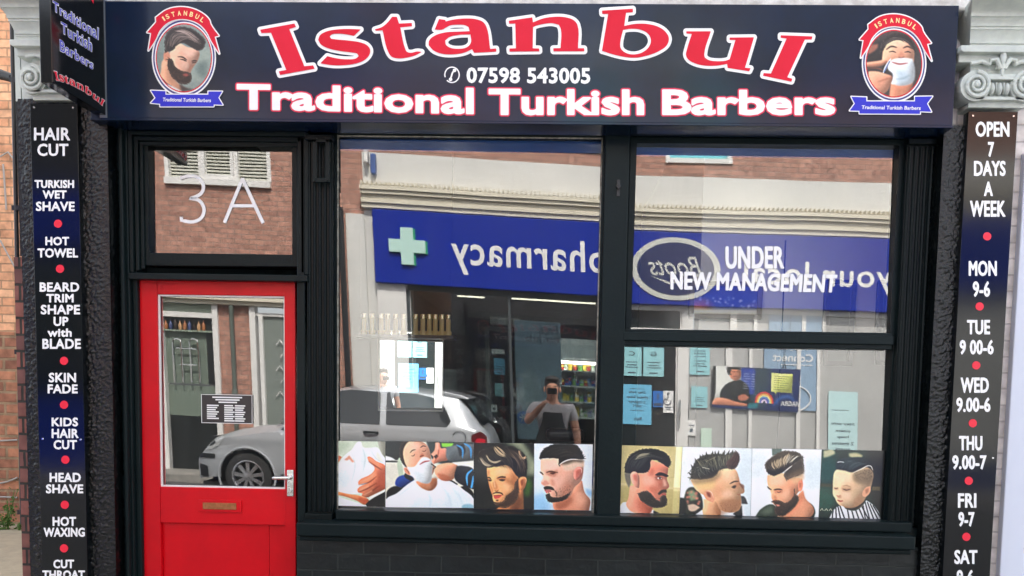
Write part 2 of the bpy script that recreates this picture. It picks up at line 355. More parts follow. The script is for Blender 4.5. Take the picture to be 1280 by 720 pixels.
# ---------------------------------------------------------------- printed pictures: a small painter that fills a colour attribute
class Canvas:
    """paints with soft shapes in its own units; the result is ink on a printed sheet"""
    def __init__(s, x0, y0, x1, y1, rows, base):
        s.x0, s.y0, s.x1, s.y1 = x0, y0, x1, y1; s.k = rows / (y1 - y0); s.h = rows; s.w = max(4, int(round((x1 - x0) * s.k)))
        s.a = np.ones((s.h, s.w, 3)) * np.array(base, float); s.clip = None
        s.X, s.Y = np.meshgrid(np.arange(s.w) + .5, np.arange(s.h) + .5)
    def uv(s, pts): return (np.array(pts, float) - [s.x0, s.y0]) * s.k
    def mask(s, pts, blur=0, smooth=True, corner=75):
        p = s.uv(pts)
        if smooth: p = smooth_poly(p, 4, corner)
        a, b = p, np.roll(p, -1, 0); m = np.zeros((s.h, s.w))
        for dx in (-.33, 0, .33):
            for dy in (-.33, 0, .33): m += inside(a, b, s.X + dx, s.Y + dy)
        return s.soft(m / 9, blur)
    def soft(s, m, blur):
        r = blur * s.k
        if r < .4: return m
        n = int(r * 2.5) + 1; g = np.exp(-.5 * (np.arange(-n, n + 1) / r) ** 2); g /= g.sum()
        q = np.pad(m, ((n, n), (n, n)), mode='edge')
        q = np.apply_along_axis(lambda v: np.convolve(v, g, 'valid'), 0, q); return np.apply_along_axis(lambda v: np.convolve(v, g, 'valid'), 1, q)
    def put(s, m, col, al=1.):
        m = m * al if s.clip is None else m * al * s.clip
        s.a = s.a * (1 - m[..., None]) + np.array(col, float) * m[..., None]
    def p(s, col, pts, blur=0, al=1., smooth=True):
        m = s.mask(pts, blur, smooth); s.put(m, col, al); ar = m.mean()
        if .02 < ar < .5 and blur <= 6 and al > .85: s.form(m, .34 * math.sqrt(ar * s.h * s.w) / s.k)
        if .012 < ar < .3 and al > .85 and .3 * col[0] + .59 * col[1] + .11 * col[2] < 74 and 2 <= blur <= 8 and col[0] >= col[2] - 3 and col[0] >= col[1] - 1: s.fringe(pts, col)
        return s
    def fringe(s, pts, col):
        """stray hairs that break a hair or beard outline"""
        q = smooth_poly(pts, 6, 75); c = np.array(pts, float).mean(0); L = 9 / s.k; N = len(q)
        for _ in range(120):
            i = RNG.integers(N); a, b = q[i], q[(i + 3) % N]; t = (b - a) / (np.linalg.norm(b - a) + 1e-9) * RNG.choice([-1, 1]); o = (a - c) / (np.linalg.norm(a - c) + 1e-9)
            e = RNG.uniform(.05, .32); g = L * RNG.uniform(.4, 1); s.s(np.array(col, float) + RNG.uniform(0, 46), 2.2 / s.k * .8, [a - t * g * .5 - o * g * .3, a, a + t * g * .5 + o * g * e], 0, RNG.uniform(.25, .65))
    def form(s, m, r, k=.36):
        """the roundness a photographed shape has in its own picture"""
        q = s.soft(m, r * .55); gy, gx = np.gradient(q); n = np.hypot(gx, gy).max() + 1e-6; t = (gx * .75 + gy * .55) / n
        q2 = s.soft(m, r * .2); gy2, gx2 = np.gradient(q2); n2 = np.hypot(gx2, gy2).max() + 1e-6; t = t + .45 * (gx2 * .75 + gy2 * .5) / n2
        if s.clip is not None: m = m * s.clip
        s.a = np.clip(s.a * (1 + k * np.clip(t, -.85, .5) * m)[..., None], 0, 255)
    def line_mask(s, pts, w, taper=False):
        p = smooth_poly(s.uv(pts), 5, 80, closed=False); d = np.full((s.h, s.w), 1e9); n = len(p) - 1; w = w * s.k
        lo = np.floor(p.min(0) - w - 2).astype(int); hi = np.ceil(p.max(0) + w + 2).astype(int)
        i0, i1 = max(0, lo[0]), min(s.w, hi[0]); j0, j1 = max(0, lo[1]), min(s.h, hi[1])
        m = np.zeros((s.h, s.w))
        if i1 <= i0 or j1 <= j0: return m
        X, Y = s.X[j0:j1, i0:i1], s.Y[j0:j1, i0:i1]; mm = np.zeros(X.shape)
        for i in range(n):
            (xa, ya), (xb, yb) = p[i], p[i + 1]; dx, dy = xb - xa, yb - ya; L = dx * dx + dy * dy + 1e-9
            t = np.clip(((X - xa) * dx + (Y - ya) * dy) / L, 0, 1); dd = np.hypot(X - xa - t * dx, Y - ya - t * dy)
            ww = w * (math.sin(math.pi * (i + .5) / n) ** .5 if taper else 1); mm = np.maximum(mm, np.clip(ww / 2 + .5 - dd, 0, 1) * min(1, max(ww, .25)))
        m[j0:j1, i0:i1] = mm; return m
    def s(s, col, w, pts, blur=0, al=1., taper=True): s.put(s.soft(s.line_mask(pts, w, taper), blur), col, al); return s
    def hair(s, c1, c2, n, w, ga, gb, al=.7, jit=6):
        ga, gb = np.array(ga, float), np.array(gb, float); c1, c2 = np.array(c1, float), np.array(c2, float)
        c2 = c2 + 22
        for _ in range(int(n * 1.7)):
            t = RNG.random(); g = ga * (1 - t) + gb * t + RNG.normal(0, jit, ga.shape); s.s(c1 + (c2 - c1) * RNG.random(), w * (.6 + .8 * RNG.random()), g, 0, al)
        return s
    def dots(s, col, pts, n, r, al=.6):
        m = s.mask(pts); ys, xs = np.nonzero(m > .5)
        for _ in range(n):
            k = RNG.integers(len(xs)); s.put(np.exp(-((s.X - xs[k]) ** 2 + (s.Y - ys[k]) ** 2) / (2 * (r * s.k) ** 2)), col, al * RNG.random())
        return s
    def grain(s, amt=3):
        g = RNG.normal(0, amt, (s.h, s.w)); b = s.soft(RNG.normal(0, 1, (s.h, s.w)), 5 / s.k); b /= b.std()
        s.a = s.a + s.soft(g, 1.0 / s.k)[..., None] * 2 + b[..., None] * 1.8; f = np.stack([s.soft(s.a[..., q], 2.2 / s.k) for q in range(3)], -1); s.a = np.clip(128 + (s.a + .6 * (s.a - f) - 128) * 1.14 + 2, 0, 255); return s

def printed_sheet(name, cv, corner, mats, parent=None, thick=.004, keep=None, rim=None):
    """canvas -> a thin sheet: gridded front carrying the ink, real edges and back; corner(u, v) gives points (u right, v down in 0..1), normal = towards -y unless rim given"""
    h, w = cv.h, cv.w; U, V = np.meshgrid(np.linspace(0, 1, w), np.linspace(0, 1, h))
    pts = [corner(u, v) for u, v in zip(U.ravel(), V.ravel())]; n = len(pts)
    out = rim or Vector((0, 1, 0))
    idx = np.arange(n).reshape(h, w); f = []
    kp = np.ones((h - 1, w - 1), bool) if keep is None else keep(U[:-1, :-1] + .5 / (w - 1), V[:-1, :-1] + .5 / (h - 1))
    for j in range(h - 1):
        for i in range(w - 1):
            if kp[j, i]: f.append((idx[j, i], idx[j + 1, i], idx[j + 1, i + 1], idx[j, i + 1]))
    mi = [0] * len(f)
    if keep is None:
        ring = [int(q) for q in list(idx[0]) + list(idx[1:, -1]) + list(idx[-1, ::-1][1:]) + list(idx[::-1, 0][1:-1])]
        b = len(pts); pts += [Vector(pts[q]) + out * thick for q in ring]; m = len(ring)
        for i in range(m): j = (i + 1) % m; f.append((ring[i], b + i, b + j, ring[j])); mi.append(1)
        f.append(tuple(range(b, b + m))); mi.append(1)
    me = bpy.data.meshes.new(name); me.from_pydata([tuple(p) for p in pts], [], f)
    for q in mats: me.materials.append(q)
    me.polygons.foreach_set('material_index', mi)
    at = me.color_attributes.new('ink', 'FLOAT_COLOR', 'POINT')
    c = np.ones((len(pts), 4)); s = np.clip(cv.a.reshape(-1, 3) / 255, 0, 1); c[:n, :3] = np.where(s <= .04045, s / 12.92, ((s + .055) / 1.055) ** 2.4); c[n:, :3] = .7
    at.data.foreach_set('color', c.ravel())
    o = bpy.data.objects.new(name, me); COL.objects.link(o)
    if parent: put(o, parent)
    return o

# the pictures, in the units they were drawn in
def art_wrapped():
    c = Canvas(25, 42, 480, 632, 150, (212, 222, 200))
    c.p((170, 190, 160), [(60, 60), (180, 60), (110, 130), (40, 150)], 12, .5).p((150, 150, 135), [(410, 42), (480, 42), (480, 190), (450, 160)], 4)
    c.p((250, 252, 250), [(25, 330), (60, 260), (110, 180), (180, 120), (235, 48), (262, 50), (280, 95), (340, 102), (410, 98), (450, 160), (480, 200), (480, 300), (380, 420), (260, 510), (150, 520), (25, 500)], 3)
    c.p((205, 222, 230), [(40, 340), (120, 270), (170, 330), (150, 470), (50, 480)], 25, .5).p((214, 226, 228), [(250, 130), (330, 130), (330, 240), (270, 330)], 18, .55).p((225, 225, 205), [(400, 120), (450, 190), (470, 240), (400, 200)], 10, .7)
    for q in ([(265, 80), (300, 190), (280, 330)], [(180, 150), (210, 260), (180, 420)], [(350, 120), (400, 200), (470, 240)]): c.s((190, 205, 205), 9, q, 4, .6)
    c.p((222, 150, 118), [(112, 214), (158, 172), (205, 232), (186, 236), (160, 208), (140, 220)], 5, .9)
    c.p((214, 120, 80), [(25, 176), (70, 178), (92, 190), (62, 238), (25, 282)], 3).s((120, 50, 30), 6, [(25, 240), (60, 205)], 3, .7)
    sk = (214, 128, 92)
    c.p(sk, [(318, 186), (338, 180), (400, 222), (480, 262), (480, 470), (420, 505), (330, 548), (292, 548), (268, 532), (280, 515), (236, 500), (234, 474), (330, 418), (300, 420), (240, 438), (242, 404), (355, 335), (385, 284), (330, 222)], 2)
    c.p((170, 76, 52), [(400, 300), (480, 270), (480, 450), (400, 490), (380, 430), (410, 370)], 16, .75)
    for q in ([(245, 440), (330, 415), (400, 360)], [(240, 505), (320, 470), (400, 420)], [(280, 540), (350, 500), (430, 440)], [(330, 225), (400, 270), (450, 300)]): c.s((110, 44, 30), 10, q, 4, .8)
    for q in ([(258, 412), (340, 372), (390, 320)], [(255, 485), (330, 446)], [(290, 532), (360, 490)], [(335, 195), (420, 245)]): c.s((244, 172, 135), 12, q, 5, .8)
    c.p((236, 244, 238), [(25, 500), (60, 540), (230, 600), (330, 632), (25, 632)], 5).p((222, 138, 92), [(62, 502), (150, 522), (240, 532), (320, 558), (340, 580), (310, 616), (230, 582), (140, 550), (60, 532)], 3)
    c.p((190, 80, 50), [(250, 545), (330, 570), (305, 612), (240, 580)], 8, .7).p((240, 238, 215), [(335, 545), (480, 470), (480, 500), (350, 570)], 3)
    c.p((14, 18, 20), [(305, 612), (345, 572), (480, 492), (480, 632), (320, 632)], 2)
    return c.grain()
def art_shave():
    c = Canvas(12, 50, 850, 680, 150, (226, 222, 204))
    c.p((30, 42, 44), [(12, 50), (180, 50), (160, 210), (80, 230), (12, 190)], 6).p((240, 242, 235), [(12, 190), (70, 205), (110, 230), (12, 232)], 4).p((35, 45, 45), [(12, 234), (150, 240), (150, 252), (12, 250)], 3)
    c.p((190, 202, 176), [(135, 215), (160, 200), (190, 390), (140, 390)], 4).p((55, 66, 66), [(400, 50), (850, 50), (850, 225), (480, 240)], 8).p((140, 212, 70), [(545, 62), (660, 62), (640, 96), (550, 98)], 5)
    c.p((20, 60, 130), [(105, 440), (140, 385), (270, 385), (290, 440), (180, 490), (110, 470)], 4).p((14, 16, 18), [(200, 350), (280, 400), (260, 430), (190, 380)], 4).p((12, 14, 16), [(20, 600), (30, 520), (110, 475), (165, 490), (200, 470), (120, 560), (40, 600)], 4)
    c.p((12, 14, 16), [(620, 410), (700, 450), (690, 462), (600, 420)], 3).p((12, 14, 16), [(725, 478), (770, 468), (850, 540), (850, 610)], 4)
    c.p((228, 238, 240), [(14, 680), (16, 605), (120, 545), (250, 440), (310, 415), (380, 470), (480, 450), (520, 400), (620, 420), (740, 495), (850, 590), (850, 680)], 4)
    for q in ([(60, 620), (200, 520), (300, 450)], [(520, 450), (610, 560), (640, 670)], [(420, 540), (440, 600), (430, 680)], [(660, 500), (720, 580), (750, 660)]): c.s((196, 212, 216), 18, q, 9, .6)
    c.p((205, 138, 100), [(300, 430), (440, 400), (500, 400), (500, 460), (450, 515), (380, 505), (310, 450)], 4).p((140, 80, 52), [(440, 420), (500, 380), (495, 470), (450, 500)], 9, .6)
    sk = (236, 172, 140)
    c.p((36, 26, 24), [(150, 190), (160, 90), (195, 52), (300, 52), (230, 120), (220, 300), (180, 260)], 4)
    c.p(sk, [(180, 150), (200, 90), (240, 50), (350, 50), (410, 90), (440, 170), (450, 240), (480, 290), (440, 380), (300, 390), (250, 330), (215, 290), (190, 230)], 3)
    c.p((226, 150, 118), [(188, 305), (225, 295), (250, 330), (245, 370), (215, 360), (195, 335)], 3).s((120, 60, 40), 6, [(205, 315), (228, 335), (235, 358)], 2, .8)
    c.p((250, 205, 180), [(250, 60), (340, 60), (330, 120), (250, 130)], 16, .7)
    c.s((70, 40, 34), 9, [(245, 160), (270, 135), (298, 128)], 2).s((70, 40, 34), 9, [(345, 108), (370, 92), (398, 98)], 2).s((110, 60, 48), 7, [(258, 188), (280, 186), (292, 170)], 2).s((110, 60, 48), 7, [(360, 140), (385, 142), (400, 128)], 2)
    c.p((190, 110, 84), [(335, 190), (360, 160), (382, 178), (360, 200)], 5, .8).s((90, 40, 30), 7, [(338, 200), (355, 188), (378, 184)], 2)
    c.p((240, 244, 242), [(215, 295), (290, 290), (330, 240), (370, 200), (440, 220), (460, 260), (455, 330), (435, 440), (370, 446), (290, 400), (250, 350)], 5)
    c.p((212, 222, 224), [(260, 320), (330, 330), (400, 420), (330, 430)], 14, .6).s((190, 90, 84), 13, [(338, 270), (380, 242), (435, 232)], 3).s((130, 50, 50), 5, [(342, 264), (385, 246), (430, 236)], 2)
    c.p((224, 146, 120), [(445, 170), (478, 130), (486, 60), (525, 60), (540, 110), (585, 110), (625, 160), (610, 220), (540, 236), (470, 262), (450, 230), (470, 200)], 3)
    c.p((70, 60, 58), [(470, 190), (500, 168), (515, 190), (490, 215)], 3).s((150, 70, 55), 9, [(520, 110), (510, 180), (480, 240)], 4, .8).s((246, 190, 168), 12, [(505, 65), (512, 120)], 4, .8)
    c.p((92, 100, 102), [(590, 100), (680, 80), (760, 62), (850, 70), (850, 215), (640, 235), (600, 220)], 6).p((36, 44, 52), [(690, 75), (760, 65), (770, 150), (720, 190)], 6)
    for q in ([(690, 80), (740, 110), (745, 200)], [(760, 64), (815, 100), (825, 200)]): c.s((70, 150, 205), 20, q, 3, .9)
    c.p((226, 158, 124), [(490, 290), (540, 262), (640, 250), (700, 262), (680, 360), (650, 410), (560, 420), (500, 380), (478, 330)], 3).p((176, 96, 66), [(500, 350), (600, 370), (640, 400), (550, 416)], 8, .7)
    c.p((240, 236, 220), [(640, 245), (850, 230), (850, 300), (720, 275), (690, 270)], 4).p((22, 28, 40), [(690, 280), (740, 276), (850, 310), (850, 500), (760, 470), (670, 400)], 4)
    for q in ([(840, 310), (790, 360), (790, 460)], [(850, 380), (830, 480)]): c.s((80, 160, 215), 20, q, 3)
    c.s((40, 40, 44), 10, [(448, 262), (490, 290), (470, 310)], 2).p((130, 180, 196), [(740, 660), (790, 640), (845, 655), (845, 680), (740, 680)], 6, .8)
    return c.grain()
def art_wavy():
    c = Canvas(18, 30, 625, 690, 150, (16, 22, 21))
    c.p((165, 172, 140), [(330, 30), (520, 30), (625, 120), (625, 350), (540, 360), (545, 200), (470, 90)], 26, .9).p((10, 14, 12), [(540, 30), (625, 30), (625, 200)], 30, .9).p((64, 110, 30), [(540, 370), (600, 400), (580, 560), (520, 560)], 22, .9)
    c.p((196, 128, 82), [(455, 500), (515, 470), (520, 690), (240, 690), (300, 650), (400, 620)], 5).p((90, 50, 30), [(400, 600), (470, 530), (500, 620), (470, 690), (380, 690)], 16, .75)
    c.p((240, 168, 112), [(150, 275), (250, 258), (370, 252), (420, 310), (450, 350), (470, 380), (465, 480), (455, 560), (420, 610), (370, 645), (300, 655), (245, 640), (212, 600), (205, 550), (190, 510), (172, 450), (163, 400), (153, 350)], 3)
    c.p((252, 206, 160), [(230, 280), (360, 275), (400, 330), (330, 350), (240, 350)], 18, .6).p((252, 200, 150), [(290, 430), (380, 420), (380, 500), (320, 520)], 18, .6)
    c.p((190, 110, 66), [(155, 300), (175, 300), (180, 420), (220, 520), (205, 560), (170, 440)], 9, .7).p((180, 104, 60), [(400, 330), (440, 360), (450, 470), (410, 450)], 14, .6)
    c.p((226, 144, 92), [(472, 385), (515, 358), (548, 375), (545, 430), (520, 485), (492, 502), (470, 480)], 3).p((130, 60, 34), [(490, 400), (520, 385), (520, 430), (500, 460)], 6, .8).s((250, 180, 130), 6, [(520, 366), (543, 385), (538, 430)], 2)
    c.p((58, 38, 26), [(440, 420), (468, 395), (468, 540), (425, 620), (335, 672), (245, 650), (225, 622), (262, 628), (330, 604), (350, 560), (400, 520), (432, 480)], 8, .92).p((70, 44, 30), [(330, 560), (420, 520), (460, 480), (450, 560), (380, 620)], 16, .6)
    c.dots((30, 20, 14), [(340, 560), (460, 440), (460, 560), (340, 650), (250, 640)], 220, 2.4, .4)
    c.s((60, 32, 22), 14, [(206, 538), (242, 524), (300, 532), (312, 548)], 3).p((214, 84, 74), [(214, 552), (250, 545), (308, 546), (272, 578), (228, 584)], 3).s((110, 30, 28), 5, [(212, 553), (250, 556), (306, 548)], 1.5).p((70, 42, 28), [(240, 596), (268, 594), (262, 608), (244, 608)], 4, .9)
    c.p((200, 122, 76), [(212, 420), (232, 400), (262, 490), (240, 510), (222, 495)], 8, .7).s((120, 56, 32), 8, [(228, 505), (250, 510), (270, 496)], 3).s((255, 214, 170), 9, [(222, 410), (232, 470)], 4, .7)
    c.p((40, 24, 18), [(245, 384), (290, 360), (340, 364), (338, 376), (290, 376)], 3).s((40, 24, 18), 13, [(155, 378), (172, 376), (190, 388)], 3).p((50, 28, 20), [(268, 396), (300, 388), (338, 394), (320, 408), (284, 406)], 3).p((50, 28, 20), [(158, 392), (200, 396), (196, 408), (166, 408)], 4)
    c.p((24, 21, 17), [(60, 200), (70, 130), (130, 92), (200, 72), (270, 44), (340, 68), (400, 62), (470, 98), (532, 150), (552, 220), (546, 360), (490, 358), (450, 350), (432, 330), (395, 270), (340, 246), (250, 256), (150, 274), (100, 240)], 4)
    c.hair((10, 9, 8), (70, 62, 50), 90, 4, [(80, 180), (110, 230), (160, 262), (230, 245)], [(260, 60), (330, 120), (400, 200), (430, 300)], .6, 9)
    c.hair((130, 120, 100), (190, 172, 140), 12, 6, [(75, 190), (120, 250), (180, 270)], [(90, 170), (140, 235), (210, 255)], .45, 5).hair((130, 120, 100), (200, 180, 140), 10, 6, [(140, 150), (180, 205), (230, 218), (292, 205)], [(150, 160), (180, 210), (230, 225), (290, 205)], .6, 4)
    c.hair((150, 130, 100), (205, 180, 140), 12, 6, [(208, 80), (250, 140), (330, 172)], [(250, 60), (300, 100), (340, 150)], .6, 5).hair((170, 140, 105), (225, 190, 150), 12, 7, [(480, 110), (500, 190), (545, 160)], [(470, 120), (490, 170), (530, 190)], .6, 6)
    c.hair((60, 48, 38), (120, 100, 80), 34, 4, [(300, 70), (360, 130), (440, 220), (470, 320)], [(440, 100), (500, 160), (540, 240), (530, 330)], .5, 10)
    c.p((150, 84, 48), [(330, 380), (410, 400), (420, 440), (350, 430)], 12, .4).p((120, 64, 36), [(250, 372), (345, 374), (345, 392), (255, 398)], 8, .55)
    return c.grain()
def art_fade():
    c = Canvas(25, 35, 610, 695, 150, (226, 236, 242))
    c.p((150, 200, 232), [(25, 560), (150, 520), (210, 640), (200, 695), (25, 695)], 34, .9).p((140, 190, 225), [(540, 480), (610, 500), (610, 560), (560, 540)], 14, .9)
    sk = (232, 172, 146)
    c.p((222, 150, 118), [(210, 610), (350, 560), (420, 400), (510, 400), (540, 520), (595, 590), (585, 695), (240, 695)], 3).p((176, 104, 74), [(230, 640), (330, 590), (430, 500), (440, 560), (360, 650), (300, 690), (240, 690)], 20, .7).p((240, 180, 150), [(430, 520), (520, 520), (560, 620), (460, 660)], 24, .7)
    c.p(sk, [(92, 190), (270, 175), (420, 190), (520, 210), (520, 300), (500, 400), (430, 470), (390, 560), (330, 585), (240, 610), (180, 600), (160, 560), (150, 520), (125, 480), (130, 460), (95, 430), (118, 370), (100, 340), (92, 300)], 3)
    c.p((244, 202, 184), [(120, 210), (260, 200), (280, 290), (200, 310), (120, 300)], 18, .7).p((240, 190, 168), [(200, 360), (300, 350), (330, 450), (240, 470)], 26, .7).p((205, 128, 100), [(330, 420), (420, 430), (380, 560), (300, 560)], 26, .6)
    c.p((226, 196, 170), [(300, 250), (400, 190), (520, 190), (530, 260), (480, 270), (420, 290), (330, 300)], 10, .9)
    c.p((150, 84, 60), [(240, 612), (330, 590), (390, 550), (420, 600), (330, 680), (260, 670)], 14, .55)
    c.p((22, 22, 20), [(86, 188), (88, 150), (130, 90), (210, 45), (320, 38), (430, 45), (490, 100), (525, 180), (470, 186), (400, 186), (320, 210), (275, 245), (270, 180), (180, 178)], 3)
    c.p((70, 62, 50), [(275, 245), (330, 205), (410, 184), (500, 190), (525, 190), (520, 210), (430, 214), (350, 240)], 10, .8).hair((12, 12, 11), (58, 52, 44), 60, 3, [(100, 170), (200, 80), (320, 60)], [(270, 175), (380, 150), (500, 160)], .5, 8)
    c.s((244, 226, 206), 9, [(272, 250), (320, 215), (390, 190), (480, 190)], 1.5)
    c.p((222, 136, 118), [(432, 290), (465, 262), (505, 275), (512, 320), (490, 370), (450, 400), (425, 370)], 3).p((180, 90, 72), [(450, 300), (485, 290), (480, 340), (450, 370)], 7, .7).s((248, 190, 172), 6, [(452, 275), (500, 285), (500, 330)], 2)
    c.s((38, 24, 20), 13, [(85, 318), (100, 328), (118, 345)], 2.5).s((38, 24, 20), 13, [(150, 322), (190, 312), (262, 322)], 2.5).p((40, 24, 20), [(180, 328), (215, 318), (245, 326), (215, 342)], 3).p((180, 112, 92), [(160, 335), (250, 335), (240, 360), (180, 356)], 8, .6)
    c.p((200, 124, 108), [(100, 430), (140, 400), (185, 430), (160, 455), (120, 452)], 7, .6).s((252, 214, 200), 9, [(125, 370), (112, 415)], 4, .8)
    c.p((150, 84, 64), [(140, 300), (265, 298), (262, 336), (190, 348), (140, 345)], 9, .45).p((184, 108, 84), [(190, 380), (225, 400), (235, 450), (200, 455)], 12, .5)
    c.p((26, 20, 18), [(122, 470), (150, 458), (215, 470), (235, 500), (180, 494), (130, 492)], 3).p((200, 112, 108), [(132, 498), (190, 496), (205, 510), (150, 530)], 3).s((110, 50, 46), 4, [(134, 502), (200, 506)], 1)
    c.p((34, 26, 22), [(158, 545), (180, 535), (190, 560), (250, 575), (330, 555), (390, 520), (350, 580), (250, 612), (190, 612), (160, 585)], 5).dots((60, 40, 32), [(250, 500), (400, 450), (400, 520), (330, 580), (240, 570)], 160, 3, .22).s((50, 36, 30), 10, [(235, 500), (255, 530), (255, 560)], 4, .8)
    return c.grain()
def art_quiff():
    c = Canvas(10, 35, 640, 695, 150, (206, 190, 132))
    c.p((226, 212, 158), [(570, 35), (640, 35), (640, 695), (570, 695)], 4).p((220, 205, 150), [(10, 400), (640, 440), (640, 460), (10, 425)], 4, .8).p((182, 166, 105), [(10, 430), (640, 465), (640, 695), (10, 695)], 14, .7)
    c.s((190, 175, 120), 5, [(572, 35), (568, 340), (500, 345)], 2)
    c.p((238, 236, 230), [(40, 640), (75, 590), (180, 620), (330, 660), (380, 660), (400, 695), (30, 695)], 4).p((20, 24, 30), [(10, 660), (50, 690), (10, 695)], 4).p((20, 24, 30), [(380, 665), (440, 690), (380, 695)], 4)
    c.p((232, 150, 122), [(135, 430), (120, 560), (100, 610), (180, 690), (340, 695), (370, 640), (330, 560), (230, 430)], 4).p((190, 96, 70), [(230, 540), (330, 610), (350, 690), (260, 690), (220, 600)], 20, .7)
    c.p((226, 140, 112), [(320, 170), (380, 190), (450, 205), (500, 225), (505, 300), (500, 360), (525, 430), (510, 452), (490, 465), (500, 500), (490, 620), (350, 620), (240, 520), (200, 400), (220, 300)], 3)
    c.p((244, 190, 164), [(250, 330), (330, 320), (390, 390), (370, 420), (270, 410)], 20, .7).p((246, 196, 172), [(455, 350), (485, 370), (505, 425), (470, 430)], 10, .7).p((186, 96, 72), [(420, 380), (455, 380), (450, 440), (425, 440)], 9, .55).p((196, 104, 78), [(330, 430), (430, 440), (420, 500), (330, 480)], 16, .6)
    c.p((150, 72, 52), [(240, 560), (330, 620), (372, 632), (350, 690), (300, 650)], 12, .6).p((176, 88, 66), [(325, 240), (365, 260), (360, 330), (310, 320)], 12, .45)
    c.p((14, 15, 15), [(75, 300), (80, 220), (120, 140), (190, 90), (290, 66), (400, 75), (480, 110), (520, 160), (522, 210), (500, 235), (450, 205), (380, 172), (325, 170), (325, 240), (300, 285), (230, 300), (140, 310)], 3)
    c.hair((8, 8, 8), (60, 62, 56), 70, 4, [(90, 280), (110, 180), (200, 110), (300, 90)], [(200, 290), (260, 230), (330, 150), (480, 170)], .55, 7).hair((120, 118, 100), (160, 150, 120), 12, 5, [(190, 130), (260, 110), (330, 105)], [(170, 180), (220, 150), (300, 125)], .5, 6)
    c.p((116, 110, 96), [(75, 305), (135, 308), (140, 400), (125, 450), (90, 380)], 5).p((236, 160, 136), [(138, 310), (170, 288), (210, 310), (228, 400), (225, 450), (190, 440), (150, 390)], 3).p((190, 96, 78), [(160, 320), (195, 325), (205, 390), (175, 370)], 7, .6)
    c.p((40, 32, 28), [(225, 500), (290, 480), (330, 490), (400, 560), (450, 580), (455, 530), (490, 520), (506, 560), (500, 610), (450, 632), (370, 632), (300, 600), (240, 550)], 5).dots((70, 56, 46), [(235, 490), (330, 490), (420, 590), (320, 600)], 120, 3, .5)
    c.p((26, 20, 18), [(415, 500), (450, 466), (500, 458), (506, 490), (470, 488), (430, 512)], 4).s((170, 80, 76), 9, [(440, 508), (480, 505), (500, 506)], 2)
    c.p((30, 20, 18), [(378, 318), (420, 292), (470, 300), (515, 322), (508, 334), (450, 326), (400, 328)], 3).p((150, 84, 64), [(378, 330), (460, 326), (455, 368), (390, 372)], 8, .7).p((225, 214, 204), [(400, 346), (440, 342), (446, 354), (412, 358)], 2, .8).p((34, 24, 20), [(420, 340), (438, 340), (438, 358), (422, 358)], 2, .9).s((60, 34, 28), 5, [(378, 340), (420, 335), (450, 345)], 2)
    c.s((170, 80, 60), 6, [(455, 452), (480, 448), (500, 455)], 3, .8)
    return c.grain()
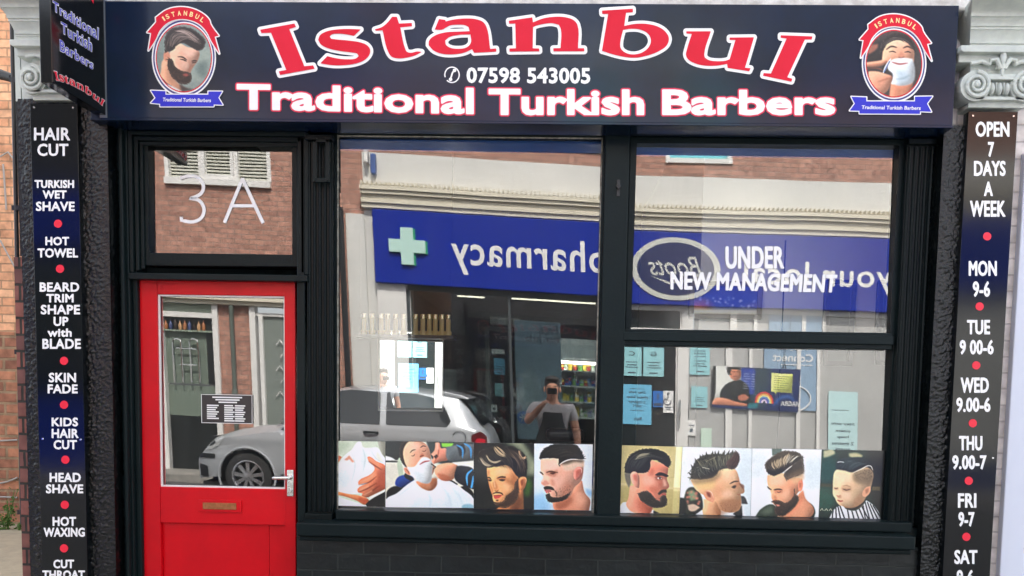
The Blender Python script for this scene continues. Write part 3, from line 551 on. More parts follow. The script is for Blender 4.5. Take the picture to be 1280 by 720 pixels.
def art_spiky():
    c = Canvas(20, 45, 675, 690, 150, (238, 242, 238))
    c.p((214, 226, 230), [(420, 60), (675, 60), (675, 690), (600, 690)], 50, .8)
    c.p((44, 48, 40), [(60, 520), (90, 440), (150, 430), (220, 520), (240, 690), (30, 690)], 5).p((214, 186, 160), [(95, 600), (150, 590), (210, 620), (150, 660), (110, 650)], 5).p((150, 176, 130), [(90, 470), (140, 460), (190, 540), (120, 560)], 8, .8).dots((220, 130, 110), [(90, 460), (200, 470), (210, 600), (90, 600)], 22, 9, .8).p((24, 28, 26), [(20, 530), (60, 540), (80, 690), (20, 690)], 5)
    c.p((230, 172, 128), [(235, 540), (360, 540), (400, 640), (400, 690), (200, 690), (240, 620)], 4).p((30, 34, 36), [(540, 640), (590, 590), (600, 690), (500, 690)], 4)
    c.p((240, 240, 236), [(170, 690), (230, 640), (240, 690)], 3).p((240, 240, 236), [(470, 655), (540, 690), (460, 690)], 3)
    c.p((234, 180, 136), [(330, 250), (470, 240), (515, 245), (555, 320), (565, 370), (612, 450), (600, 475), (575, 480), (585, 520), (585, 570), (560, 640), (400, 640), (350, 560), (170, 460), (110, 360)], 3)
    c.p((246, 210, 170), [(400, 270), (500, 260), (540, 340), (440, 380)], 20, .6).p((222, 150, 110), [(330, 400), (420, 420), (400, 520), (340, 500)], 24, .6).p((236, 198, 132), [(150, 380), (340, 350), (330, 430), (230, 450), (180, 440)], 16, .8)
    c.p((202, 150, 108), [(380, 540), (585, 545), (560, 645), (400, 642)], 14, .6).dots((90, 60, 40), [(390, 580), (580, 575), (540, 640), (400, 630)], 150, 2.6, .3)
    c.p((150, 100, 70), [(385, 560), (470, 530), (560, 540), (588, 560), (575, 610), (540, 640), (420, 645), (380, 610)], 16, .55).p((246, 206, 178), [(400, 470), (480, 450), (510, 500), (420, 520)], 18, .6).p((190, 120, 84), [(545, 330), (570, 370), (545, 440), (525, 400)], 9, .5)
    c.p((170, 108, 72), [(360, 540), (400, 640), (470, 650), (400, 690), (340, 660)], 14, .6)
    c.p((52, 50, 42), [(105, 350), (120, 250), (160, 170), (240, 120), (340, 110), (440, 110), (520, 85), (550, 120), (545, 190), (510, 240), (440, 240), (380, 255), (330, 320), (220, 350)], 5)
    c.p((96, 80, 56), [(105, 345), (330, 300), (390, 250), (380, 330), (200, 390), (130, 390)], 18, .6)
    c.hair((16, 18, 16), (96, 96, 78), 80, 5, [(180, 330), (140, 270), (90, 290)], [(420, 240), (400, 160), (430, 80)], .7, 12).hair((40, 40, 32), (140, 136, 100), 46, 4, [(200, 250), (170, 200), (140, 180)], [(500, 230), (490, 150), (480, 80)], .6, 10)
    for x, y, dx, dy in ((120, 300, -40, -14), (112, 330, -34, 10), (135, 250, -30, -40), (165, 190, -26, -40), (200, 160, -14, -44), (250, 130, -6, -44), (300, 116, 6, -40), (350, 112, 14, -42), (400, 112, 18, -44), (440, 104, 24, -40), (480, 96, 14, -34), (230, 150, -20, -40), (330, 116, -4, -40)):
        c.p((44, 44, 36), [(x - 16, y + 16), (x + dx, y + dy), (x + 18, y + 10)], 1.5, .95, False); c.s((110, 108, 80), 4, [(x, y + 20), (x + dx * .5, y + dy * .5), (x + dx * .95, y + dy * .95)], 0, .8)
    c.p((52, 24, 18), [(440, 200), (490, 130), (520, 80), (550, 120), (540, 190), (505, 240), (470, 240)], 4).hair((30, 12, 10), (90, 50, 36), 20, 4, [(460, 210), (500, 150), (520, 90)], [(510, 235), (535, 180), (548, 120)], .6, 4)
    c.s((190, 186, 160), 5, [(215, 238), (280, 252)], 2).s((170, 160, 130), 4, [(250, 180), (330, 140)], 2, .7)
    c.p((230, 160, 124), [(238, 490), (262, 450), (310, 470), (340, 540), (325, 570), (285, 555), (255, 530)], 3).p((120, 54, 40), [(260, 470), (295, 480), (305, 525), (275, 510)], 6, .85).s((250, 206, 176), 6, [(255, 460), (300, 466), (332, 530)], 2)
    c.s((46, 28, 20), 12, [(475, 388), (515, 366), (556, 362)], 3).p((60, 36, 28), [(488, 420), (520, 400), (536, 405), (520, 430)], 4).s((150, 86, 64), 6, [(540, 480), (560, 490), (580, 478)], 3).p((60, 60, 62), [(580, 500), (610, 505), (645, 575), (590, 575)], 4).p((110, 66, 46), [(560, 380), (605, 400), (605, 440), (580, 415)], 5, .8)
    return c.grain()
def art_combover():
    c = Canvas(10, 35, 700, 690, 150, (240, 244, 243))
    c.p((214, 226, 228), [(530, 130), (700, 140), (700, 400), (560, 420)], 30, .8).p((222, 230, 230), [(10, 80), (160, 90), (150, 300), (10, 320)], 30, .7).p((92, 108, 100), [(205, 35), (305, 35), (300, 70), (230, 100), (210, 100)], 4)
    c.p((50, 62, 50), [(60, 690), (110, 620), (230, 570), (280, 620), (300, 690)], 4).p((96, 110, 90), [(120, 640), (220, 590), (240, 640), (150, 690)], 14, .7).p((40, 50, 42), [(600, 550), (640, 580), (665, 640), (655, 690), (600, 690)], 4)
    c.p((234, 160, 122), [(440, 520), (530, 430), (560, 510), (640, 590), (650, 640), (610, 690), (280, 690), (330, 640)], 4).p((186, 100, 68), [(440, 560), (520, 420), (540, 500), (480, 580), (360, 680), (320, 670)], 18, .7)
    c.p((238, 164, 124), [(170, 290), (240, 285), (340, 270), (400, 300), (520, 320), (520, 400), (470, 470), (440, 560), (330, 600), (240, 570), (225, 540), (235, 530), (215, 510), (212, 470), (180, 400), (168, 340)], 3)
    c.p((252, 210, 176), [(190, 300), (330, 290), (350, 380), (200, 390)], 20, .7).p((250, 200, 164), [(300, 430), (420, 420), (400, 510), (320, 530)], 26, .6).p((224, 178, 132), [(380, 300), (520, 240), (530, 330), (430, 370)], 12, .8)
    c.p((64, 54, 42), [(340, 270), (420, 180), (510, 110), (524, 200), (520, 260), (430, 300), (360, 330)], 8).p((120, 96, 68), [(350, 310), (430, 260), (520, 220), (520, 270), (430, 310), (365, 340)], 16, .7)
    c.p((60, 50, 38), [(150, 215), (150, 180), (220, 110), (300, 65), (390, 58), (470, 75), (515, 120), (430, 180), (330, 250), (290, 272), (230, 292), (180, 270)], 4)
    c.hair((20, 17, 13), (70, 58, 44), 60, 4, [(160, 200), (200, 240), (260, 280)], [(420, 70), (460, 110), (400, 190)], .6, 8).hair((170, 146, 112), (206, 186, 152), 30, 5, [(190, 170), (200, 210), (230, 235)], [(400, 70), (370, 120), (350, 190)], .65, 6).hair((150, 140, 120), (210, 200, 180), 16, 4, [(380, 90), (360, 130), (350, 180)], [(500, 100), (450, 120), (400, 170)], .6, 6)
    c.p((20, 18, 15), [(165, 235), (230, 250), (330, 225), (340, 245), (290, 272), (230, 292), (180, 272)], 7, .8).s((250, 224, 194), 9, [(330, 264), (370, 230), (412, 196)], 1.5)
    c.p((232, 146, 112), [(478, 380), (490, 340), (520, 335), (528, 390), (510, 440), (485, 440)], 3).p((180, 96, 66), [(490, 360), (515, 360), (508, 410), (492, 410)], 6, .6)
    c.p((50, 34, 26), [(445, 430), (452, 470), (485, 500), (475, 560), (420, 620), (340, 680), (280, 670), (255, 630), (262, 580), (225, 545), (265, 532), (320, 545), (350, 560), (400, 540), (440, 490)], 6).dots((84, 58, 42), [(270, 560), (400, 560), (460, 500), (400, 620), (290, 660)], 170, 2.5, .35)
    c.p((226, 140, 118), [(262, 572), (290, 574), (310, 582), (280, 590)], 4).s((36, 22, 16), 13, [(240, 432), (280, 426), (318, 430)], 3).s((36, 22, 16), 12, [(172, 402), (190, 420), (214, 432)], 3).s((50, 30, 22), 7, [(268, 450), (290, 456), (312, 446)], 2)
    c.p((160, 88, 62), [(236, 422), (330, 420), (326, 462), (246, 466)], 9, .5).p((170, 96, 66), [(236, 480), (262, 490), (280, 540), (240, 530)], 8, .5).p((190, 110, 78), [(400, 400), (445, 420), (450, 490), (410, 500)], 14, .5)
    c.s((40, 24, 18), 12, [(240, 432), (280, 425), (318, 430)], 2)
    c.s((196, 112, 80), 8, [(228, 470), (225, 530), (260, 534)], 5, .7).s((255, 220, 190), 8, [(222, 460), (220, 505)], 4, .7)
    return c.grain()
def art_boy():
    c = Canvas(45, 40, 645, 690, 150, (18, 44, 40))
    c.p((20, 80, 74), [(45, 110), (180, 90), (200, 250), (160, 360), (45, 360)], 24, .8).p((10, 92, 74), [(45, 400), (160, 400), (200, 520), (120, 620), (45, 600)], 24, .7).p((206, 200, 160), [(62, 52), (160, 45), (175, 80), (110, 110), (65, 120)], 8, .9).p((206, 196, 150), [(300, 72), (380, 66), (440, 90), (420, 112), (310, 104)], 8, .9).p((12, 16, 18), [(470, 40), (645, 40), (645, 690), (560, 560)], 26, .95)
    c.p((70, 66, 44), [(45, 362), (180, 362), (180, 395), (45, 395)], 5, .8).p((90, 80, 50), [(530, 378), (605, 378), (605, 415), (530, 415)], 4, .9)
    c.p((226, 188, 148), [(165, 310), (175, 250), (200, 225), (330, 235), (480, 200), (535, 250), (530, 340), (515, 400), (480, 470), (440, 540), (360, 580), (260, 580), (210, 540), (190, 500), (170, 470), (165, 400)], 3)
    c.p((244, 220, 182), [(180, 260), (320, 250), (340, 340), (200, 350)], 22, .8).p((238, 200, 164), [(220, 430), (340, 430), (360, 520), (250, 520)], 26, .7).p((186, 134, 98), [(380, 480), (470, 440), (430, 550), (350, 580)], 18, .6)
    c.p((150, 100, 72), [(260, 572), (360, 575), (440, 535), (470, 500), (440, 570), (360, 605), (280, 595)], 9, .6)
    c.p((26, 42, 48), [(190, 225), (185, 170), (230, 125), (330, 110), (430, 110), (490, 150), (520, 185), (440, 205), (340, 250), (270, 235)], 5).hair((14, 22, 26), (70, 84, 84), 40, 4, [(200, 220), (230, 160), (320, 130)], [(340, 240), (420, 180), (500, 170)], .5, 7)
    c.s((230, 236, 230), 7, [(195, 160), (225, 154), (262, 158)], 1.5).p((120, 104, 80), [(350, 260), (440, 215), (530, 195), (540, 260), (520, 340), (450, 360), (360, 330)], 14, .75).dots((60, 50, 40), [(360, 260), (530, 200), (530, 300), (400, 320)], 150, 3, .3)
    c.s((242, 222, 190), 8, [(335, 262), (420, 220), (508, 186), (535, 230)], 1.5)
    c.p((222, 164, 128), [(440, 460), (470, 390), (515, 375), (518, 420), (490, 465), (460, 478)], 3).p((170, 104, 76), [(470, 410), (500, 395), (495, 435), (475, 450)], 6, .7)
    c.s((40, 26, 22), 10, [(262, 410), (290, 419), (328, 410)], 2).s((60, 40, 32), 7, [(180, 402), (195, 408), (212, 402)], 2).s((150, 104, 76), 8, [(250, 384), (290, 378), (335, 388)], 4, .7).s((190, 120, 92), 9, [(200, 470), (220, 480), (245, 466)], 4, .8).s((176, 76, 66), 13, [(212, 516), (238, 525), (264, 521)], 3).s((250, 214, 176), 9, [(208, 420), (210, 455)], 4, .8)
    c.p((150, 100, 74), [(246, 396), (338, 394), (330, 424), (256, 426)], 8, .5).p((150, 100, 74), [(172, 396), (218, 396), (216, 420), (178, 420)], 7, .5).p((244, 212, 182), [(250, 440), (330, 440), (320, 490), (256, 490)], 14, .6).p((180, 124, 92), [(216, 478), (250, 476), (244, 496), (216, 496)], 6, .6)
    c.p((222, 226, 230), [(145, 690), (200, 590), (260, 570), (300, 600), (380, 610), (450, 560), (480, 510), (530, 540), (600, 620), (615, 690)], 3)
    c.clip = c.mask([(145, 690), (200, 590), (260, 570), (300, 600), (380, 610), (450, 560), (480, 510), (530, 540), (600, 620), (615, 690)])
    for k in range(9): c.s((24, 28, 40), 13, [(180 + 22 * k - 4 * k, 560), (170 + 40 * k, 700)] if k < 4 else [(300 + 34 * (k - 4), 560), (330 + 46 * (k - 4), 700)], 1, 1, False)
    for k in range(6): c.s((24, 28, 40), 12, [(440 + 26 * k, 500 + 14 * k), (480 + 40 * k, 700)], 1, 1, False)
    c.clip = None; c.s((30, 32, 38), 14, [(290, 590), (360, 596), (430, 556), (472, 512)], 2)
    for k in range(3): c.s((226, 220, 190), 5, [(60 + 40 * k, 618), (75 + 40 * k, 600), (85 + 40 * k, 618)], 1.5, .8)
    return c.grain()
def art_bearded_oval():
    c = Canvas(130, 140, 490, 615, 130, (132, 146, 140))
    c.p((160, 172, 160), [(380, 330), (490, 300), (490, 520), (360, 540)], 24, .9).p((90, 110, 108), [(400, 420), (470, 400), (460, 520), (400, 500)], 16, .7).p((200, 140, 130), [(130, 140), (490, 140), (490, 200), (410, 160), (220, 160), (130, 260)], 10, .5)
    c.p((214, 160, 130), [(175, 390), (220, 380), (260, 540), (330, 600), (200, 615), (150, 540), (160, 470)], 4).p((34, 32, 34), [(150, 500), (180, 540), (250, 600), (160, 615), (130, 560)], 4).p((220, 210, 206), [(200, 560), (260, 590), (300, 615), (210, 615)], 4).p((60, 52, 52), [(280, 560), (330, 590), (380, 600), (300, 615)], 6)
    c.p((224, 172, 146), [(275, 275), (330, 300), (410, 330), (405, 390), (375, 440), (355, 480), (350, 540), (300, 555), (230, 470), (210, 370), (230, 320)], 3).p((242, 204, 182), [(310, 310), (390, 330), (370, 370), (310, 360)], 12, .7).p((240, 198, 176), [(290, 400), (350, 410), (330, 460), (290, 440)], 12, .6)
    c.p((212, 150, 122), [(178, 350), (192, 320), (212, 340), (218, 390), (195, 405), (178, 385)], 3)
    c.p((42, 30, 26), [(212, 380), (235, 400), (250, 440), (290, 470), (330, 480), (355, 500), (350, 545), (310, 558), (265, 540), (225, 490), (208, 430)], 5).p((150, 80, 72), [(298, 492), (330, 488), (346, 500), (318, 510)], 4).dots((80, 56, 46), [(220, 420), (300, 480), (340, 540), (260, 520)], 70, 4, .4)
    c.p((44, 36, 34), [(190, 330), (188, 250), (210, 190), (280, 162), (350, 170), (410, 210), (448, 260), (440, 300), (415, 325), (360, 300), (300, 270), (265, 285), (235, 320), (210, 330)], 4)
    c.hair((24, 20, 20), (120, 104, 96), 60, 5, [(200, 300), (220, 220), (290, 180)], [(270, 275), (340, 230), (435, 290)], .6, 7).hair((130, 112, 104), (176, 156, 146), 12, 5, [(240, 190), (300, 200), (370, 260)], [(290, 175), (360, 200), (430, 265)], .5, 5)
    c.s((40, 28, 26), 9, [(272, 370), (300, 372), (330, 392)], 2).s((40, 28, 26), 8, [(362, 400), (380, 398), (398, 400)], 2).s((50, 34, 30), 8, [(285, 386), (310, 392), (328, 402)], 2).s((60, 40, 34), 6, [(368, 412), (390, 410)], 2).s((170, 110, 90), 7, [(345, 400), (352, 450), (330, 470)], 4, .8)
    return c.grain()
def art_foam_oval():
    c = Canvas(165, 125, 540, 605, 130, (66, 62, 60))
    c.p((120, 70, 66), [(165, 125), (540, 125), (540, 200), (460, 150), (280, 150), (165, 260)], 14, .7).p((40, 36, 36), [(170, 280), (290, 180), (270, 350), (180, 360)], 12).p((190, 120, 96), [(165, 235), (245, 220), (240, 250), (180, 300)], 6, .8)
    c.p((204, 136, 106), [(330, 500), (480, 500), (470, 605), (320, 605)], 5).p((230, 170, 138), [(280, 260), (300, 210), (350, 190), (430, 195), (480, 240), (490, 320), (480, 360), (330, 370), (270, 350)], 3).p((250, 206, 176), [(330, 200), (430, 205), (440, 240), (330, 245)], 12, .7)
    c.p((40, 32, 30), [(255, 290), (280, 200), (340, 155), (420, 150), (480, 200), (495, 270), (470, 240), (420, 195), (350, 190), (300, 215), (280, 260)], 5).hair((30, 26, 24), (96, 84, 78), 26, 5, [(270, 260), (320, 180), (380, 165)], [(300, 200), (400, 180), (480, 230)], .5, 5)
    c.s((54, 38, 34), 10, [(300, 262), (335, 240), (372, 248)], 3).s((54, 38, 34), 10, [(415, 252), (445, 240), (478, 258)], 3).s((64, 44, 40), 8, [(318, 280), (345, 276), (366, 284)], 2).s((64, 44, 40), 8, [(425, 282), (450, 278), (468, 286)], 2).p((210, 140, 112), [(380, 310), (400, 270), (425, 310), (405, 325)], 6, .8).s((120, 60, 48), 7, [(380, 318), (402, 324), (424, 316)], 3)
    c.p((232, 240, 242), [(330, 345), (400, 325), (480, 330), (495, 420), (480, 500), (400, 525), (330, 510), (345, 440), (310, 400)], 5).p((176, 196, 206), [(350, 400), (440, 430), (470, 490), (380, 510)], 16, .7).s((180, 110, 104), 13, [(338, 354), (390, 368), (446, 360)], 3).s((120, 150, 160), 9, [(350, 480), (420, 470), (470, 440)], 6, .6)
    c.p((216, 152, 122), [(165, 355), (240, 345), (300, 340), (310, 360), (250, 385), (165, 390)], 4).p((224, 160, 130), [(180, 420), (230, 420), (300, 440), (340, 460), (330, 510), (300, 570), (240, 590), (180, 530)], 4).s((150, 84, 66), 9, [(170, 400), (250, 400), (280, 420)], 4, .8).s((160, 96, 74), 8, [(240, 500), (290, 480), (335, 470)], 5, .7)
    c.s((236, 238, 240), 16, [(330, 330), (300, 385), (280, 430)], 1).s((80, 110, 160), 7, [(322, 350), (285, 424)], 1)
    return c.grain()
def art_framed():
    c = Canvas(0, 0, 78, 40, 60, (38, 72, 160))
    c.p((150, 120, 130), [(0, 20), (14, 16), (26, 26), (40, 30), (78, 22), (78, 30), (0, 30)], 3, .8).p((176, 96, 60), [(0, 22), (20, 26), (22, 40), (0, 40)], 4).p((220, 214, 196), [(0, 32), (78, 32), (78, 40), (0, 40)], 2).dots((220, 220, 236), [(2, 16), (76, 16), (76, 30), (2, 30)], 40, 1.2, .8).p((28, 50, 130), [(0, 0), (78, 0), (78, 12), (0, 10)], 4, .8)
    return c.grain()
def art_advert():
    c = Canvas(75, 235, 872, 645, 110, (24, 44, 96))
    c.p((226, 228, 222), [(75, 235), (330, 235), (330, 480), (90, 600), (75, 600)], 6).p((12, 14, 16), [(75, 235), (100, 235), (95, 560), (75, 600)], 3)
    c.p((40, 66, 76), [(460, 235), (590, 235), (590, 400), (560, 640), (380, 640), (440, 420)], 24, .9).p((30, 70, 170), [(330, 245), (460, 245), (460, 500), (370, 480)], 8, .8)
    c.p((18, 24, 28), [(150, 540), (180, 430), (250, 380), (320, 360), (400, 420), (420, 520), (460, 600), (300, 600), (200, 580)], 4).p((206, 138, 110), [(75, 600), (110, 550), (180, 545), (300, 575), (400, 590), (400, 615), (75, 615)], 4).p((190, 120, 96), [(310, 520), (370, 500), (420, 530), (380, 560), (320, 555)], 5)
    c.p((196, 130, 104), [(212, 250), (320, 240), (330, 330), (290, 370), (240, 350)], 3).p((34, 28, 26), [(208, 240), (325, 236), (320, 262), (240, 262), (235, 310), (215, 300)], 3).s((70, 44, 38), 6, [(245, 288), (275, 284)], 2).s((70, 44, 38), 6, [(290, 284), (318, 284)], 2).s((120, 60, 52), 7, [(260, 330), (300, 326)], 3)
    for k in range(7): c.s((200, 210, 226), 5, [(360, 300 + 24 * k), (400 + 10 * (k % 3), 300 + 24 * k)], 1, .7, False)
    for k in range(7): c.s((200, 210, 226), 5, [(430, 300 + 24 * k), (458, 300 + 24 * k)], 1, .7, False)
    for r, col in ((84, (200, 60, 60)), (70, (232, 160, 80)), (57, (236, 214, 150)), (45, (110, 150, 190)), (33, (90, 90, 170)), (20, (214, 190, 214))):
        c.s(col, 15, [(555 + r * math.cos(t) * .95, 570 - r * 1.15 * math.sin(t)) for t in np.linspace(0, math.pi, 9)], 1, 1, False)
    c.p((214, 222, 130), [(610, 280), (802, 284), (804, 466), (665, 462), (660, 485), (640, 460), (614, 458)], 2, 1, False)
    for k in range(7): c.s((110, 116, 70), 7, [(640, 310 + 21 * k), (770 - 18 * (k % 3), 312 + 21 * k)], 1.5, .8, False)
    c.s((70, 130, 200), 26, [(640, 600), (700, 520), (780, 500), (850, 560)], 10, .7).p((20, 130, 140), [(410, 580), (500, 580), (500, 630), (410, 630)], 5, .8)
    return c.grain()
# ---------------------------------------------------------------- materials
M = {}
M['frame'] = mat('black_green_gloss_paint', (.0055, .0105, .0115), .34, bump=(55, .25, .004), var=(7, (.007, .0135, .0145), .2), spec=.13, chips=(17, .735, (.20, .19, .16)))
M['flute'] = mat('black_gloss_paint', (.004, .0075, .008), .32, bump=(40, .3, .004), spec=.15, chips=(13, .75, (.14, .14, .12)))
M['render'] = mat('black_painted_textured_render', (.0022, .0036, .004), .15, bump=(240, .5, .003), spec=.42)
M['stall'] = brick_mat('black_painted_brick', (.003, .006, .0065), (.006, .010, .0105), (.024, .030, .028), .26, .085, .004, .36, .012); M['stall'].node_tree.nodes['Principled BSDF'].inputs['Specular IOR Level'].default_value = .4
M['edge_brick'] = brick_mat('dark_red_brick', lin((150, 92, 80)), lin((104, 70, 66)), lin((52, 48, 44)), .12, .083, .007)
M['white_brick'] = brick_mat('white_painted_brick', (.72, .66, .62), (.66, .6, .57), (.5, .45, .43), .225, .078, .005, .6, .006)
M['stone'] = mat('pale_painted_stone', (.62, .66, .60), .65, bump=(40, .35, .006), var=(9, (.46, .5, .47), .18))
M['red_door'] = mat('red_gloss_door_paint', (.66, .003, .010), .3, bump=(60, .15, .003), var=(4, (.50, .003, .009), .25), spec=.25, chips=(13, .72, (.16, .03, .02)))
M['glass'] = glass_mat('window_glass', .15, (.94, .97, .96), 0., .013)
M['chrome'] = mat('worn_chrome', (.75, .75, .72), .18, 1., bump=(80, .2, .002))
M['brass'] = mat('tarnished_brass', (.42, .16, .07), .45, .7, bump=(90, .4, .002), var=(60, (.3, .13, .05), .1))
M['black'] = mat('black_plastic', (.012, .012, .013), .35)
M['white_vinyl'] = mat('white_vinyl', (.86, .86, .86), .45)
M['red_vinyl'] = mat('red_vinyl', lin((208, 6, 38)), .4, var=(3, lin((222, 26, 58)), .25), spec=.25)
M['blue_vinyl'] = mat('blue_vinyl', lin((6, 26, 190)), .35)
M['yellow_vinyl'] = mat('pale_yellow_vinyl', lin((250, 228, 160)), .4)
M['pink_vinyl'] = mat('pink_vinyl', lin((222, 24, 72)), .4)
M['navy_vinyl'] = mat('navy_vinyl', lin((44, 44, 120)), .35)
M['fascia'] = mat('black_gloss_sign_panel', (.004, .010, .020), .2, bump=(1.8, .25, .02), var=(1.4, (.005, .017, .055), .2), coat=.12, spec=.25, chips=(26, .745, (.10, .11, .13)))  # blue blotches in the base colour stand in for reflected sky
M['panel'] = mat('black_gloss_acrylic', (.0035, .005, .0065), .12, bump=(3, .06, .01), spec=.3, coat=.25)
M['dot'] = mat('red_dot_vinyl', lin((232, 30, 58)), .4)
M['paper'] = mat('white_paper', (.8, .8, .78), .7)

# ---------------------------------------------------------------- the barber shop
YF, YC, YS, YFA = -.05, -.15, -.185, -.22
TW_L, TW_R, PT_R, TW_D = .0083, .0034, .0142, .006     # how each old pane is sprung: twist and pitch in radians per metre
shop = thing('barber_shop', 'black painted barber shop front with a red door, big windows and fluted pilasters', 'shop', (0, 0, 0))
def bq(mb, q, yf, yb, mi=0):
    x0, x1, z0, z1 = rect(q, yf); mb.box(x0, x1, yf, yb, z0, z1, mi); return x0, x1, z0, z1

# wall body above and beside, so that light behaves as in front of a real house
XL = P(27, 300, YC).x; XR = P(1207, 400, YC).x; ZSILL = P(760, 655, -.2).z; ZTOP = P(660, 152, YFA).z
b = MB(); b.box(XL, 2.95, .02, .3, 3.42, 7.2); b.box(XL, XL + .25, .02, .3, 0, 3.42); b.build('upper_wall', M['white_brick'], shop)

# stall riser and sill
x0p = P(371, 690, -.12).x
b = MB(); b.box(x0p, XR - .02, -.12, .1, .0, P(760, 676, -.12).z); b.build('stall_riser', M['stall'], shop)
zt = P(757, 662, -.2).z; zb = P(757, 679, -.2).z
b = MB(); b.box(P(370, 655, -.2).x, P(1145, 680, -.2).x, -.2, .08, zb, zt); b.box(P(371, 660, -.2).x, P(1143, 684, -.2).x, -.175, .07, zb - .028, zb - .002)
ws = b.build('window_sill', M['frame'], shop, bevel=.008)
b = MB(); b.box(P(420, 650, -.1).x, P(1140, 660, -.1).x, -.11, .06, zt + .002, P(757, 645, -.11).z); b.build('sill_board', M['frame'], shop, bevel=.006)

# textured render columns: real relief
def render_column(xa, xb, ya, yb, z0, z1, name='render_column'):
    mb = MB(); st = .0052
    def relief(nx, nz, fn, nrm):
        v = []; f = []
        for j in range(nz + 1):
            for i in range(nx + 1):
                p = Vector(fn(i / nx, j / nz)); q = Vector((p.x * 1.0, p.y * 1.0, p.z * .8))
                h = abs(mnoise.noise(q * 75)) * .012 + abs(mnoise.noise(q * 150)) * .006 + mnoise.noise(q * 9) * .003
                e = min(1, 6 * min(i / nx, 1 - i / nx) + .25); v.append(p + Vector(nrm) * (h * e))
        for j in range(nz):
            for i in range(nx):
                a = j * (nx + 1) + i; f.append((a, a + 1, a + nx + 2, a + nx + 1))
        mb.raw(v, f)
    nz = int((z1 - z0) / st)
    relief(max(3, int((xb - xa) / st)), nz, lambda u, t: (xa + (xb - xa) * u, ya, z0 + (z1 - z0) * t), (0, -1, 0))
    d = max(3, int((yb - ya) / st / 1.6))
    relief(d, nz // 2, lambda u, t: (xa, yb + (ya - yb) * u, z0 + (z1 - z0) * t), (-1, 0, 0))
    relief(d, nz // 2, lambda u, t: (xb, ya + (yb - ya) * u, z0 + (z1 - z0) * t), (1, 0, 0))
    mb.box(xa + .012, xb - .012, ya + .014, yb, z0, z1 - .01)
    return mb.build(name, M['render'], shop, smooth='all')
zcl = P(60, 124, YC).z
cl_r = P(139, 400, YC).x
render_column(XL, cl_r, YC, .05, -.02, zcl)
render_column(P(1166, 420, YC).x, XR + .02, YC, .05, -.02, P(1190, 157, YC).z)
b = MB(); b.box(XL - .075, XL - .004, -.10, .3, -.02, 2.12); b.build('brick_edge', M['edge_brick'], shop)
b = MB(); b.box(XL - .03, XL - .004, -.12, .3, zcl, 3.4); b.build('plaster_edge', M['stone'], shop)
b = MB(); b.box(XL - .03, XL - .004, -.12, .3, 2.122, zcl - .002); b.build('rendered_edge', M['render'], shop)
b = MB(); b.box(P(1192, 120, -.1).x, 3.05, -.095, .3, -.02, 3.4); b.build('white_brick_pier', M['white_brick'], shop)
zl_ = P(660, 4, YFA).z + .006; b = MB(); b.box(P(120, 3, -.26).x, 3.2, -.205, .3, zl_ - .02, zl_ + .16); b.build('ledge', mat('chalky_white_paint', (.72, .7, .66), .8, bump=(18, .6, .02), var=(14, (.5, .48, .44), .12)), shop, bevel=.012)

# head of the timber frame, with its run of mouldings
xa, xb = cl_r, P(1168, 160, YF).x
zh = P(600, 167, YF).z
b = MB(); b.box(xa, xb, YF, .07, zh, ZTOP + .03)
for k, (dz, dy) in enumerate(((.012, -.03), (.042, -.055), (.075, -.085))): b.box(xa + .002, xb - .002, YF + dy, YF - .001, zh + dz, zh + dz + .016)
b.build('lintel', M['frame'], shop, bevel=.004)
# fluted pilasters
def fluted(q, n, name='fluted_pilaster'):
    x0, x1, z0, z1 = rect(q, -.09); mb = MB(); w = (x1 - x0) / n
    mb.box(x0, x1, -.062, .06, z0, z1)
    for k in range(n):
        cx = x0 + w * (k + .5); r = w * .36; pr = [(cx - r + r * 2 * t / 6, -.062 - r * math.sin(math.pi * t / 6) * 1.15) for t in range(7)]
        f = [(x, y, z0 + .05) for x, y in pr] ; g = [(x, y, z1 - .03) for x, y in pr]; mb.prism(f, g)
    mb.box(x0 - .004, x1 + .004, -.1, .06, z0, z0 + .045); mb.box(x0 - .004, x1 + .004, -.09, .06, z1 - .025, z1)
    return mb.build(name, M['flute'], shop, bevel=.003)
fluted(((386, 168), (418, 168), (411, 654), (378, 652)), 5)
fluted(((1139, 172), (1176, 174), (1143, 672), (1111, 670)), 5)
# little bolted strap on the first pilaster
x0, x1, z0, z1 = rect(((391, 172), (412, 172), (412, 228), (391, 228)), -.11)
b = MB(); b.box(x0, x1, -.112, -.1, z0 + .19, z0 + .205); b.box(x0, x0 + .02, -.112, -.1, z0, z1); b.box(x1 - .02, x1, -.112, -.1, z0, z1); b.box(x0, x1, -.113, -.1, z0, z0 + .02)
for sx in (x0 + .012, x1 - .012): b.lathe([(.006, -.118), (.006, -.11)], (sx, 0, z0 + .01), 'y', 8)
b.build('metal_strap', M['frame'], shop, bevel=.002)

